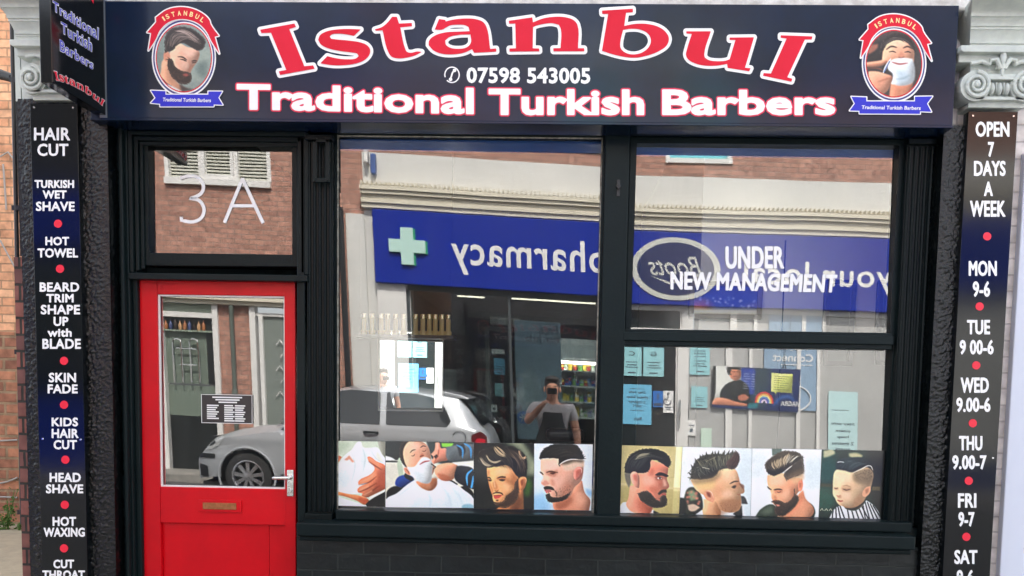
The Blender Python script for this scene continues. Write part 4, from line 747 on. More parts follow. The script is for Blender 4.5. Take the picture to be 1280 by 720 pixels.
def frame_ring(mb, q, yf, yb, wd, mi=0):
    """four mitre-free bars round opening q (photo corners of the opening)"""
    x0, x1, z0, z1 = rect(q, yf); l, r, t, u = wd
    mb.box(x0 - l, x0, yf, yb, z0 - u, z1 + t, mi); mb.box(x1, x1 + r, yf, yb, z0 - u, z1 + t, mi); mb.box(x0, x1, yf, yb, z1, z1 + t, mi); mb.box(x0, x1, yf, yb, z0 - u, z0, mi)
    return x0, x1, z0, z1
def pane_mesh(x0, x1, z0, z1, y, twist, pitch, seed, name, parent, wav=.00006):
    """old window glass: one sheet, very slightly twisted and wavy"""
    nx, nz = 60, 60; v = []; f = []; cx, cz = (x0 + x1) / 2, (z0 + z1) / 2
    for j in range(nz + 1):
        for i in range(nx + 1):
            x = x0 + (x1 - x0) * i / nx; z = z0 + (z1 - z0) * j / nz
            w_ = wav * (mnoise.noise(Vector((x * 2.2 + seed, z * 2.6, seed))) + .25 * mnoise.noise(Vector((x * 7 + seed, z * 8, seed * 2))))
            v.append((x, y + twist * (x - cx) * (z - cz) + pitch * (z - cz) + w_, z))
    for j in range(nz):
        for i in range(nx):
            a = j * (nx + 1) + i; f.append((a, a + 1, a + nx + 2, a + nx + 1))
    mb = MB(); mb.raw(v, f); return mb.build(name, M['glass'], parent, smooth='all', normals=False)

# left picture window
QL = ((424, 168), (757, 171), (739, 644), (417, 636))
b = MB(); lx0, lx1, lz0, lz1 = frame_ring(b, QL, -.03, .05, (.02, .02, .03, .03))
wl = b.build('picture_window', M['frame'], shop, bevel=.004)
pane_mesh(lx0 - .003, lx1 + .003, lz0 - .003, lz1 + .003, 0, TW_L, 0, 1.3, 'pane', wl)
b = MB()
for (u0, u1, h0, h1) in ((lx0, lx0 + .006, lz0, lz1), (lx1 - .006, lx1, lz0, lz1), (lx0 + .006, lx1 - .006, lz1 - .006, lz1)): b.box(u0, u1, -.016, -.008, h0, h1)
b.build('putty_line', mat('old_putty', (.42, .40, .34), .8, bump=(60, .6, .004), var=(30, (.2, .19, .16), .1)), wl)
# mullion with a lock
x0, x1, z0, z1 = rect(((760, 172), (793, 174), (770, 655), (742, 652)), -.06)
b = MB(); b.box(x0, x1, -.06, .06, z0, zh - .002); mu = b.build('mullion', M['frame'], shop, bevel=.006)
c = P(773, 235, -.065)
b = MB(); b.box(c.x - .008, c.x + .008, -.066, -.058, c.z - .04, c.z + .04); b.lathe([(.011, -.08), (.013, -.066)], (c.x, 0, c.z + .005), 'y', 14); b.box(c.x - .003, c.x + .003, -.088, -.078, c.z - .014, c.z + .022)
b.build('window_lock', M['black'], mu, bevel=.002)
# right sash window: two panes and the bar between
QA = ((795, 179), (1126, 181), (1113, 416), (789, 411)); QB = ((781, 433), (1116, 436), (1105, 652), (771, 644))
b = MB(); ax0, ax1, az0, az1 = frame_ring(b, QA, -.03, .05, (.03, .03, .03, .02))
bx0, bx1, bz0, bz1 = rect(QB, -.03)
b.box(bx0 - .03, bx0, -.03, .05, bz0 - .03, az0 - .021); b.box(bx1, bx1 + .03, -.03, .05, bz0 - .03, az0 - .021); b.box(bx0, bx1, -.03, .05, bz0 - .03, bz0)
wr = b.build('sash_window', M['frame'], shop, bevel=.004)
b = MB(); b.box(bx0 - .004, ax1 + .004, -.045, .049, bz1, az0 - .002); b.box(bx0 - .003, ax1 + .003, -.062, -.044, bz1 + .022, az0 - .018); b.build('transom_bar', M['frame'], wr, bevel=.004)
pane_mesh(ax0 - .003, ax1 + .003, az0 - .003, az1 + .003, 0, TW_R, PT_R, 5.1, 'pane', wr, .00009)
pane_mesh(bx0 - .003, bx1 + .003, bz0 - .003, bz1 + .003, 0, TW_R, PT_R, 5.1, 'pane', wr, .00006)
b = MB(); bold_text(b, 'UNDER', ((907.8, 308.8), (979.2, 309), (979.2, 335), (907.8, 335)), -.0095, 1.0, spacing=1.04); bold_text(b, 'NEW MANAGEMENT', ((839, 340), (1046, 344), (1044, 365), (839, 361)), -.0095, .95, spacing=1.04)
b.build('lettering', M['white_vinyl'], wr, normals=False)
# side frame between the sash window and the textured column
x0, x1, z0, z1 = rect(((1128, 172), (1140, 172), (1112, 668), (1106, 668)), -.055)
b = MB(); b.box(x0 + .016, x1 + .004, -.055, .06, z0, zh - .002); b.box(P(1176, 170, -.04).x, P(1182, 170, -.04).x + .02, -.1, .06, z0, zh - .002); b.build('window_jamb', M['frame'], shop, bevel=.004)

# doorway: outer mouldings, fanlight, door
QF = ((183, 177), (364, 176), (366, 317), (187, 317))
b = MB(); fx0, fx1, fz0, fz1 = frame_ring(b, QF, -.035, .05, (.05, .03, .05, .06))
fan = b.build('fanlight', M['frame'], shop, bevel=.004)
b = MB(); x0, x1, z0, z1 = rect(((160, 165), (385, 165), (386, 342), (163, 342)), -.07)
for k, (o_, y_) in enumerate(((0, -.075), (.022, -.06), (.042, -.047))):
    b.box(x0 + o_, x0 + o_ + .018, y_, -.034, z0 + o_ * .5, z1 - o_); b.box(x1 - o_ - .018, x1 - o_, y_, -.034, z0 + o_ * .5, z1 - o_); b.box(x0 + o_ + .018, x1 - o_ - .018, y_, -.034, z1 - o_ - .018, z1 - o_)
b.box(x0, x1, -.09, -.034, z0 - .035, z0 - .004); b.build('moulding', M['frame'], fan, bevel=.003)
pane_mesh(fx0 - .003, fx1 + .003, fz0 - .003, fz1 + .003, 0, TW_D, 0, 9.2, 'pane', fan, .00010)
b = MB()
# thin house number: drawn as round strokes
def stroke_px(mb, pts, w, y, mi=0, closed=False, n=4):
    p = smooth_poly(pts, n, 60, closed)
    if closed: p = np.vstack([p, p[:1]])
    L = []; Rr = []
    for i in range(len(p)):
        t = p[min(i + 1, len(p) - 1)] - p[max(i - 1, 0)]; t = t / (np.linalg.norm(t) + 1e-9); nrm = np.array([-t[1], t[0]]) * w / 2
        L.append(p[i] + nrm); Rr.append(p[i] - nrm)
    v = [P(q[0], q[1], y) for q in L] + [P(q[0], q[1], y) for q in Rr]; n_ = len(p)
    mb.raw(v, [(i, i + 1, n_ + i + 1, n_ + i) for i in range(n_ - 1)], mi)
z3 = lambda l: [(140 + x / 3.6, 150 + y / 3.6) for x, y in l]
stroke_px(b, z3([(306, 262), (345, 252), (385, 258), (410, 290), (405, 325), (375, 346), (350, 352), (392, 362), (414, 400), (402, 440), (365, 458), (312, 452), (312, 436)]), 4.2, -.004)
stroke_px(b, z3([(506, 462), (588, 262)]), 4.2, -.004); stroke_px(b, z3([(586, 262), (680, 464)]), 4.2, -.0046); stroke_px(b, z3([(540, 386), (644, 386)]), 4.0, -.0052)
b.build('house_number', M['white_vinyl'], fan, normals=False)
# frame members round the door
x0, x1, z0, z1 = rect(((140, 160), (160, 160), (176, 720), (150, 720)), -.06)
b = MB(); b.box(cl_r - .01, P(162, 250, -.06).x, -.075, .06, -.02, zh - .002); b.box(P(162, 250, -.06).x, P(174, 500, -.05).x, -.05, .06, -.02, zh - .003)
b.box(P(150, 300, -.1).x, P(155, 300, -.1).x, -.105, -.075, 0, zh - .004); b.build('door_jamb', M['frame'], shop, bevel=.006)
b = MB(); b.box(P(372, 500, -.05).x, P(382, 450, -.05).x, -.06, .06, -.02, zh - .003); b.build('door_jamb', M['frame'], shop, bevel=.006)
for (px_, py_) in ((157, 290), (155, 311)):
    pass
q = ((174, 350), (372, 350), (367, 730), (177, 730)); dx0, dx1, _, dz1 = rect(q, -.025)
gx0, gx1, gz0, gz1 = rect(((196, 367), (357, 371), (355, 612), (200, 608)), -.025)
pz1 = P(270, 655, -.025).z; px0, px1 = P(195, 690, -.025).x, P(353, 690, -.025).x
b = MB(); y0, y1 = -.025, .03
b.box(dx0, gx0, y0, y1, .02, dz1); b.box(gx1, dx1, y0, y1, .02, dz1); b.box(gx0, gx1, y0, y1, gz1, dz1); b.box(gx0, gx1, y0, y1, pz1, gz0); b.box(gx0, gx1, y0, y1, .02, .26)
for u0_, u1_, y_ in ((0, .86, -.004), (.86, 1, -.0042)): b.box(gx0 + (gx1 - gx0) * u0_ + .0004, gx0 + (gx1 - gx0) * u1_ - .0004, y_, .02, .261, pz1 - .001)
door = b.build('door', M['red_door'], shop, bevel=.004)
pane_mesh(gx0 - .003, gx1 + .003, gz0 - .003, gz1 + .003, .002, TW_D, 0, 3.3, 'pane', door, .00005)
b = MB()
for (u0, u1, h0, h1) in ((gx0, gx0 + .008, gz0, gz1), (gx1 - .008, gx1, gz0, gz1), (gx0 + .008, gx1 - .008, gz0, gz0 + .008), (gx0 + .008, gx1 - .008, gz1 - .008, gz1)): b.box(u0, u1, -.014, -.004, h0, h1)
b.build('glazing_bead', M['paper'], door)
# handle
c0 = P(363, 602, -.03)
b = MB(); b.box(c0.x - .017, c0.x + .017, -.034, -.0255, c0.z - .075, c0.z + .06); b.lathe([(.012, -.052), (.012, -.034)], (c0.x, 0, c0.z + .022), 'y', 16)
b.lathe([(.011, -.042), (.011, -.034)], (c0.x, 0, c0.z - .045), 'y', 12)
b.tube([(c0.x, -.06, c0.z + .022), (c0.x - .04, -.066, c0.z + .022), (c0.x - .082, -.062, c0.z + .02)], [.01, .009, .0075], 10); b.tube([(c0.x, -.05, c0.z + .022), (c0.x, -.064, c0.z + .022)], .01, 10)
b.build('handle', M['chrome'], door, smooth=True, bevel=.002)
lpx0, lpx1, lpz0, lpz1 = rect(((248, 624), (302, 626), (302, 641), (248, 639)), -.03)
b = MB(); b.box(lpx0, lpx1, -.034, -.0255, lpz0, lpz1); b.box(lpx0 + .025, lpx1 - .025, -.038, -.034, lpz0 + .014, lpz1 - .014, 1); b.build('letter_plate', [M['red_door'], M['brass']], door, bevel=.002)
b = MB(); b.box(dx0 - .02, dx1 + .02, -.14, .2, -.02, .018); b.build('door_step', mat('worn_step_stone', (.2, .19, .17), .9, bump=(30, .5, .01)), shop, bevel=.006)

# ionic capitals and the entablature blocks above them
def spiral(cx, cz, r0, turns, hand, y, n=44):
    return [(cx + hand * r0 * (1 - .8 * t / n) * math.cos(math.pi / 2 + 2 * math.pi * turns * t / n), y - .012 * t / n, cz + r0 * (1 - .8 * t / n) * math.sin(math.pi / 2 + 2 * math.pi * turns * t / n)) for t in range(n + 1)]
def capital(cx, z0, y):
    """cx centre, z0 underside of the volutes, y face"""
    mb = MB(); W = .112
    mb.box(cx - .19, cx + .19, y + .03, y + .34, z0 + .2, z0 + .235)                              # abacus
    pr = [(-.2, .262), (-.2, .24), (-.185, .232), (.185, .232), (.2, .24), (.2, .262)]
    mb.prism([(cx + u, y - .005, z0 + h) for u, h in pr], [(cx + u, y + .34, z0 + h) for u, h in pr])
    mb.box(cx - .128, cx + .128, y + .045, y + .33, z0 + .004, z0 + .2)
    mb.box(cx - .115, cx + .115, y + .012, y + .05, z0 + .118, z0 + .142)
    for k in range(5):                                                                            # egg and dart
        ex = cx + (k - 2) * .034; mb.ell((ex, y + .035, z0 + .082), .013, .024, .03, 10, 8)
        if k < 4: mb.prism([(ex + .013, y + .02, z0 + .11), (ex + .021, y + .02, z0 + .11), (ex + .017, y + .016, z0 + .055)], [(ex + .013, y + .05, z0 + .11), (ex + .021, y + .05, z0 + .11), (ex + .017, y + .05, z0 + .055)])
    mb.box(cx - .11, cx + .11, y + .02, y + .05, z0 + .03, z0 + .045)
    o = mb.build('capital', M['stone'], shop, smooth=True, bevel=.004)
    for h in (-1, 1):
        vb = MB(); vc = (cx + h * W, z0 + .092)
        vb.lathe([(.068, y + .02), (.07, y + .05), (.062, y + .18), (.07, y + .3)], (vc[0], 0, vc[1]), 'y', 28)
        sp_ = spiral(vc[0], vc[1], .06, 2.1, h, y + .014); vb.tube(sp_, [.0105 * (1 - .45 * i / len(sp_)) for i in range(len(sp_))], 8)
        vb.ell((vc[0], y + .004, vc[1]), .014, .013, .014, 12, 8); vb.build('volute', M['stone'], o, smooth=True)
    fb = MB(); fz = z0 + .165                                                                    # fleur ornament
    fb.ell((cx, y + .012, fz + .052), .014, .014, .04, 10, 8); fb.box(cx - .022, cx + .022, y + .008, y + .03, fz + .004, fz + .014)
    for h in (-1, 1): fb.tube([(cx + h * .008, y + .012, fz), (cx + h * .03, y + .008, fz + .04), (cx + h * .056, y + .008, fz + .036), (cx + h * .058, y + .012, fz + .016)], [.009, .011, .009, .005], 8)
    fb.tube([(cx, y + .014, fz - .03), (cx, y + .012, fz + .02)], [.006, .012], 8)
    for h in (-1, 1): fb.tube([(cx + h * .05, y + .02, z0 + .185), (cx + h * .09, y + .02, z0 + .2), (cx + h * .14, y + .02, z0 + .19)], .009, 8)
    fb.build('fleur_ornament', M['stone'], o, smooth=True)
    return o
def entablature(xa, xb, zs, y, mir=False):
    pr = [(0, zs[0])]
    for (za, zb_), (d0, d1) in zip(zip(zs[:-1], zs[1:]), ((.0, .004), (.014, .034), (.044, .064), (.068, .13))):
        h = zb_ - za; pr.append((d0, za + .0005))
        for k in range(7): t = k / 6; pr.append((d0 + (d1 - d0) * (1 - math.cos(t * math.pi / 2)), za + h * (.06 + .74 * t)))
        pr += [(d1 + .004, za + h * .82), (d1 + .004, zb_)]
    mb = MB(); ends = []
    for s_, x in ((-1, xa), (1, xb)): ends.append([(x + s_ * d * .5, y - d, z) for d, z in pr] + [(x, .1, pr[-1][1]), (x, .1, pr[0][1])])
    mb.prism(ends[0], ends[1]); return mb.build('entablature', M['stone'], shop, smooth=True)
ccx = P(1253, 117, -.24).x; cz0 = P(1242, 138, YS).z
capital(ccx, cz0 + .005, -.24)
ya = -.16
zs = [P(1240, v, ya).z for v in (81, 56, 38, 16)]
zs = [cz0 + .27] + [z for z in (P(1240, 56, ya).z, P(1240, 38, ya).z, P(1240, 15, ya).z)] ; zs = [zs[0], zs[1], zs[2], zs[2] + .5 * (zs[3] - zs[2]), zs[3]]
entablature(P(1212, 60, ya).x, 3.1, zs, ya)
cxl = P(37, 106, -.24).x + .112; czl = P(66, 127, YS).z
capital(cxl, czl, -.24)
z4 = [czl + .27, P(40, 44, ya).z, P(40, 28, ya).z, P(40, 15, ya).z, P(40, 3, ya).z]
entablature(P(22, 40, ya).x, P(120, 40, ya).x, z4, ya)
b = MB(); b.box(P(26, 60, -.14).x, P(118, 60, -.14).x, -.14, .1, zcl + .001, czl + .24); b.build('pilaster_neck', M['stone'], shop)
# ---------------------------------------------------------------- signs
def dot_px(mb, c, r, y, mi=0, n=20): mb.face([P(c[0] + r * math.cos(2 * math.pi * k / n), c[1] + r * math.sin(2 * math.pi * k / n), y) for k in range(n)], mi)

fx0_ = P(112, 75, YFA).x; fx1_ = P(1195, 80, YFA).x; fz0_ = ZTOP; fz1_ = P(660, 4, YFA).z
fas = thing('fascia_sign', 'wide glossy black fascia board with curved red shop name above the windows', 'shop sign', ((fx0_ + fx1_) / 2, YFA, fz0_))
xj = P(650, 75, YFA).x
b = MB(); b.box(fx0_, xj - .0012, YFA, -.06, fz0_, fz1_); b.box(xj + .0012, fx1_, YFA, -.061, fz0_, fz1_); b.box(xj - .006, xj + .006, YFA - .0012, YFA + .01, fz0_ + .001, fz1_ - .001)
b.box(fx0_ - .002, fx1_ + .002, YFA - .003, -.06, fz0_ - .012, fz0_ - .0005); b.build('board', M['fascia'], fas, bevel=.002)
# big letters of the name, drawn as outlines in photo pixels
def zz(o, s, l): return [(o[0] + x / s, o[1] + y / s) for x, y in l]
S7 = 1280 / 180
L = []
L.append([zz((310, 0), S7, [(110, 265), (412, 210), (425, 238), (365, 258), (500, 590), (578, 582), (590, 610), (285, 665), (275, 635), (342, 622), (205, 290), (120, 293)])])
L.append([zz((310, 0), S7, [(1000, 262), (940, 318), (880, 305), (800, 298), (745, 305), (725, 324), (738, 345), (800, 353), (900, 362), (1000, 378), (1060, 405), (1085, 445), (1075, 490), (1030, 535), (950, 565), (850, 578), (750, 578), (645, 562), (705, 500), (780, 518), (880, 528), (960, 520), (985, 498), (970, 476), (920, 465), (820, 452), (720, 430), (650, 395), (625, 355), (640, 315), (700, 280), (800, 262), (900, 258)])])
L.append([zz((460, 0), S7, [(215, 150), (255, 150), (275, 210), (388, 205), (390, 232), (285, 242), (330, 435), (345, 460), (380, 470), (440, 458), (475, 462), (420, 490), (350, 510), (270, 518), (215, 505), (185, 470), (130, 268), (70, 272), (62, 262), (130, 238), (180, 195)])])
L.append([zz((460, 0), S7, [(632, 170), (685, 178), (690, 192), (760, 175), (870, 165), (960, 172), (1020, 195), (1050, 235), (1085, 436), (1138, 432), (1140, 458), (945, 468), (925, 435), (860, 465), (760, 482), (650, 475), (580, 445), (540, 400), (545, 360), (590, 320), (680, 290), (800, 282), (905, 278), (895, 240), (860, 222), (800, 218), (730, 225), (690, 245), (660, 262), (595, 262)]), zz((460, 0), S7, [(912, 305), (915, 380), (880, 420), (800, 435), (730, 425), (692, 398), (685, 360), (720, 330), (800, 310)])])
L.append([zz((620, 0), S7, [(115, 185), (322, 155), (328, 200), (420, 165), (520, 150), (620, 155), (690, 180), (722, 220), (728, 430), (782, 430), (784, 455), (512, 455), (510, 430), (575, 428), (578, 260), (560, 220), (500, 205), (420, 212), (360, 226), (328, 240), (325, 430), (382, 432), (384, 455), (122, 458), (120, 432), (178, 430), (172, 208), (118, 210)])])
L.append([zz((740, 0), S7, [(90, 95), (362, 78), (362, 108), (302, 112), (285, 232), (370, 215), (470, 212), (580, 235), (650, 280), (682, 340), (665, 400), (600, 450), (500, 490), (380, 512), (240, 495), (90, 452), (145, 122), (92, 122)]), zz((740, 0), S7, [(275, 265), (340, 255), (430, 262), (500, 300), (525, 360), (505, 420), (440, 470), (360, 485), (290, 465), (255, 430), (250, 380)])])
L.append([zz((845, 20), S7, [(92, 137), (308, 137), (250, 340), (255, 370), (290, 392), (350, 402), (440, 398), (478, 385), (530, 212), (478, 212), (478, 192), (692, 190), (612, 460), (662, 465), (650, 490), (460, 460), (455, 425), (360, 440), (260, 440), (170, 420), (110, 385), (90, 345), (98, 300), (142, 158), (95, 155)])])
L.append([zz((845, 20), S7, [(932, 172), (1212, 182), (1205, 208), (1145, 208), (988, 545), (1032, 558), (1025, 582), (775, 530), (780, 508), (845, 512), (985, 200), (932, 192)])])
NAME_LOOPS = [[smooth_poly(l, 5, 46) for l in g] for g in L]
b = MB()
for k, g in enumerate(NAME_LOOPS):
    px_region(b, g, 3.9, YFA - .0022 - .00008 * k, 0); px_region(b, g, 0.15, YFA - .0042, 1)
b.build('shop_name', [M['white_vinyl'], M['red_vinyl']], fas, normals=False)
b = MB()
for k, (s, q) in enumerate((('Traditional', ((297, 106), (591, 111), (591, 142), (297, 136))), ('Turkish', ((612, 112), (804, 113), (804, 143), (612, 143))), ('Barbers', ((829, 113), (1043, 114), (1043, 143), (829, 143))))):
    sg = text_segs(s, q, offset=.01)
    px_region(b, None, 3.0, YFA - .002, 1, 3.4, sg); px_region(b, None, 1.35, YFA - .0034, 0, 3.4, sg)
b.build('tagline', [M['white_vinyl'], M['pink_vinyl']], fas, normals=False)
b = MB(); bold_text(b, '07598 543005', ((584, 85), (737, 85.5), (737, 104), (584, 103)), YFA - .002, .85, spacing=1.05)
a = [(565 + 9 * math.cos(t), 93.5 + 9.6 * math.sin(t)) for t in np.linspace(.9 * math.pi, 2.75 * math.pi, 26)]; stroke_px(b, a, 1.5, YFA - .002)
stroke_px(b, [(568.6, 87.2), (565.6, 91), (564.2, 95.5), (562.6, 99.6)], 2.0, YFA - .0026); dot_px(b, (568.2, 88), 2.2, YFA - .003); dot_px(b, (563.2, 99.2), 2.2, YFA - .0032)
b.build('phone_number', M['white_vinyl'], fas, normals=False)

M['picture'] = print_mat('printed_emblem', .35, .85)
def medallion(o, off, cen, rx, ry, rib, art):
    s = 669 / 130; T = lambda l: zz(o, s, [(x + off[0], y + off[1]) for x, y in l]); mb = MB()
    red = T([(128, 112), (200, 62), (285, 45), (370, 58), (440, 95), (472, 130), (480, 156), (532, 230), (506, 236), (536, 345), (484, 262), (455, 205), (400, 150), (300, 122), (210, 142), (150, 200), (128, 250), (80, 325), (98, 212), (72, 208), (130, 142)])
    red = smooth_poly(red, 4, 40); c = (o[0] + cen[0] / s, o[1] + cen[1] / s); y = YFA - .0018
    el = lambda k, yy, mi: mb.face([P(c[0] + rx * k * math.cos(t), c[1] + ry * (k + (k - 1) * .0) * math.sin(t), yy) for t in np.linspace(0, 2 * math.pi, 64, endpoint=False)], mi)
    px_region(mb, [red], 1.5, y - .0032, 0, 4); px_region(mb, [red], 0, y - .0042, 1, 4)
    el(1.0, y, 0); el(.955, y - .0007, 3); el(.91, y - .0014, 0); el(.875, y - .0021, 1)
    blue = zz(o, s, rib); px_region(mb, [np.array(blue)], 1.2, y - .0040, 0, 4); px_region(mb, [np.array(blue)], -.1, y - .0050, 2, 4)
    ac = (298 + off[0], 300 + off[1])
    for k, ch in enumerate('ISTANBUL'):
        t = math.radians(-42 + 84 * (k + .5) / 8 + (3 if k == 0 else 0)); r0, r1 = 200, 232; hw = 11 if ch != 'I' else 5; ux, uy = math.cos(t), math.sin(t)
        pt = lambda r, h: (ac[0] + r * uy + h * ux, ac[1] - r * ux + h * uy); q = zz(o, s, [pt(r1, -hw), pt(r1, hw), pt(r0, hw), pt(r0, -hw)]); px_text(mb, ch, q, y - .0052, 4, offset=.03)
    bx = [p[0] for p in rib]; by = [p[1] for p in rib]; q = zz(o, s, [(min(bx) + 78, 628 + off[1] * .4), (max(bx) - 76, 634 + off[1] * .4), (max(bx) - 76, 658 + off[1] * .4), (min(bx) + 78, 652 + off[1] * .4)])
    px_text(mb, 'Traditional Turkish Barbers', q, y - .006, 0, offset=.02, shear=.12)
    m = mb.build('emblem', [M['white_vinyl'], M['red_vinyl'], M['blue_vinyl'], M['navy_vinyl'], M['yellow_vinyl']], fas, normals=False)
    k = .845
    printed_sheet('portrait', art, lambda u, v: P(c[0] + rx * k * (2 * u - 1), c[1] + ry * k * (2 * v - 1), y - .0028), [M['picture']], m, keep=lambda u, v: (2 * u - 1) ** 2 + (2 * v - 1) ** 2 < 1)
    return m
RIB1 = [(95, 582), (190, 586), (190, 608), (465, 608), (465, 588), (555, 588), (530, 628), (558, 675), (500, 672), (500, 685), (155, 685), (155, 668), (95, 662), (125, 630)]
RIB2 = [(72, 570), (170, 574), (170, 600), (482, 600), (482, 570), (595, 568), (560, 615), (588, 668), (515, 665), (515, 681), (125, 679), (125, 662), (62, 660), (95, 615)]
e1 = medallion((170, 0), (0, 0), (308, 372), 40.2, 49.5, RIB1, art_bearded_oval()); e1['label'] = 'oval emblem with a bearded man in profile'
e2 = medallion((1050, 10), (54, -5), (348, 358), 40.5, 48.5, RIB2, art_foam_oval()); e2['label'] = 'oval emblem with a man being shaved'

# projecting sign on the left
XB = P(133, 143, YFA).x; yb0 = YFA - .004; yn = -.63
pr_x = XB + .0
zb_near = P(65, 105, yn).z; zb_ = (P(133, 143, YFA).z + zb_near) / 2
bl = thing('projecting_sign', 'narrow black sign box sticking out above the left pillar with blue and red lettering', 'shop sign', (XB, -.42, zb_))
b = MB(); b.box(XB - .052, XB, yn, yb0, zb_, 3.62); b.build('sign_box', M['panel'], bl, bevel=.003)
b = MB(); b.box(XB - .03, XB + .004, yb0 + .0005, yb0 + .02, zb_ - .01, 3.6); b.build('bracket', mat('grey_aluminium', (.25, .27, .3), .4, .7), bl)
def PX(px, py, x):
    r = ray(px, py); t = (x - CAM.x) / r.x; return CAM + r * t
def px_text_x(mb, s, q, x, mi, **k):
    v, f = text2d(s, **k); W, H = v.max(0); tl, tr, br, bl_ = [np.array(t, float) for t in q]; pts = []
    for a, h in v:
        u, t = a / W, 1 - h / H; p = (tl * (1 - u) + tr * u) * (1 - t) + (bl_ * (1 - u) + br * u) * t; pts.append(PX(p[0], p[1], x))
    mb.raw(pts, f, mi)
b = MB(); z6 = lambda l: zz((40, 0), 4.5, l)
for s, q in (('Traditional', [(118, 3), (374, 160), (372, 225), (122, 58)]), ('Turkish', [(165, 122), (338, 225), (335, 292), (168, 182)]), ('Barbers', [(158, 222), (345, 345), (342, 392), (160, 285)])):
    g = lambda d: z6([(q[0][0] - d, q[0][1] - d), (q[1][0] + d, q[1][1] - d), (q[2][0] + d, q[2][1] + d), (q[3][0] - d, q[3][1] + d)])
    px_text_x(b, s, g(3), XB + .0015, 0, offset=.05, spacing=1.1); px_text_x(b, s, g(0), XB + .003, 1, offset=.0, spacing=1.1)
allp = np.concatenate([l for g in NAME_LOOPS for l in g]); lo, hi = allp.min(0), allp.max(0); tq = [np.array(t) for t in z6([(122, 380), (411, 545), (407, 600), (126, 452)])]
for k, g in enumerate(NAME_LOOPS):
    for lev, mi, dx in ((4.6, 0, .0015 + .0001 * k), (1.2, 2, .0032)):
        a_, b_ = loops_segments(g); xs, ys, D = sdf_grid(a_, b_, 6, 1.2); v, f = iso_fill(xs, ys, D, lev); pts = []
        for p in v:
            u, t = (p[0] - lo[0]) / (hi[0] - lo[0]), (p[1] - lo[1]) / (hi[1] - lo[1]); q = (tq[0] * (1 - u) + tq[1] * u) * (1 - t) + (tq[3] * (1 - u) + tq[2] * u) * t; pts.append(PX(q[0], q[1], XB + dx))
        b.raw(pts, f, mi)
b.raw([PX(*p, XB + .002) for p in z6([(318, -30), (350, -30), (346, 22)])], [(0, 1, 2)], 2)
b.build('lettering', [M['white_vinyl'], mat('bright_blue_vinyl', lin((24, 40, 190)), .4), M['red_vinyl']], bl, normals=False)

# tall boards on the pillars
def pillar_board(q, z0, lines, dots, name, label, bold):
    x0, x1, _, z1 = rect(q, YS); t = thing(name, label, 'sign board', ((x0 + x1) / 2, YS, z0), 'tall black boards on the pillars')
    mb = MB(); mb.box(x0, x1, YS, YC + .012, z0, z1); mb.build('board', M['panel'], t, bevel=.0015)
    mb = MB()
    for s, (a, b_, c, d) in lines: g = bold * .8; bold_text(mb, s, ((a + g, b_ + g), (c - g, b_ + g), (c - g, d - g), (a + g, d - g)), YS - .0015, bold, spacing=1.05)
    for c in dots: dot_px(mb, c, 5.2, YS - .0015, 1)
    mb.build('lettering', [M['white_vinyl'], M['dot']], t, normals=False)
    for cx in (x0 + .02, x1 - .02):
        for cz in (z1 - .02, z0 + (z1 - z0) * .36): mb = MB(); mb.lathe([(.004, YS - .003), (.0055, YS - .0005)], (cx, 0, cz), 'y', 10); mb.build('screw', M['chrome'], t)
    return t
LEFT = [('HAIR', (42.5, 159.6, 87.5, 175.4)), ('CUT', (46.7, 179.6, 85.4, 195)), ('TURKISH', (43.3, 225, 92.5, 235)), ('WET', (53.3, 238, 83.3, 248.3)), ('SHAVE', (45, 252, 93.3, 263.8)), ('HOT', (56.7, 296, 86.3, 306.7)), ('TOWEL', (47, 310.4, 97.5, 322)), ('BEARD', (49.6, 353, 99, 364.6)), ('TRIM', (58, 367.5, 92, 378)), ('SHAPE', (51, 381, 100, 393)), ('UP', (67, 396, 85.4, 407.5)), ('with', (59.6, 410.5, 89.6, 421)), ('BLADE', (53, 423.5, 101, 436)), ('SKIN', (61, 466, 95, 478)), ('FADE', (59.6, 480.5, 97, 491.7)), ('KIDS', (64.6, 522, 97.5, 533)), ('HAIR', (64.6, 536, 98, 547.5)), ('CUT', (67, 550, 96, 561.7)), ('HEAD', (62, 591, 101, 602.5)), ('SHAVE', (57.5, 605.4, 104, 616.7)), ('HOT', (65.8, 646, 95, 657.5)), ('WAXING', (54.6, 659.6, 106, 671)), ('CUT', (66.7, 699.6, 92.5, 710.4)), ('THROAT', (53, 713, 106, 724))]
LDOT = [(72.5, 279.6), (75, 336), (80, 451), (80, 506), (81.7, 574.6), (81, 631), (80, 685.4)]
RIGHT = [('OPEN', (1219.6, 152, 1261.7, 171)), ('7', (1235, 177.5, 1242.5, 196)), ('DAYS', (1217.5, 201, 1257, 220)), ('A', (1230, 227, 1241, 245)), ('WEEK', (1212.5, 251, 1256.7, 271)), ('MON', (1211, 326, 1246, 345)), ('9-6', (1216, 351.7, 1237.5, 371)), ('TUE', (1208.8, 400, 1237.5, 418)), ('9 00-6', (1199.6, 425, 1242, 443)), ('WED', (1200.8, 472, 1236, 491)), ('9.00-6', (1195.4, 497, 1238, 515)), ('THU', (1198.8, 545, 1228, 563)), ('9.00-7', (1190.4, 569, 1233, 586.7)), ('FRI', (1197.5, 616.7, 1220.4, 634.6)), ('9-7', (1198, 640, 1218, 658)), ('SAT', (1193, 687.5, 1221.7, 705)), ('9-6', (1196, 712.5, 1217, 730))]
RDOT = [(1234, 295.4), (1224.6, 383), (1220.4, 456.7), (1216, 529), (1211, 601), (1208, 671)]
pillar_board(((37, 129), (96, 129), (110, 720), (53, 720)), .32, LEFT, LDOT, 'services_board', 'tall black board listing hair cuts, shaves and waxing on the left pillar', .55)
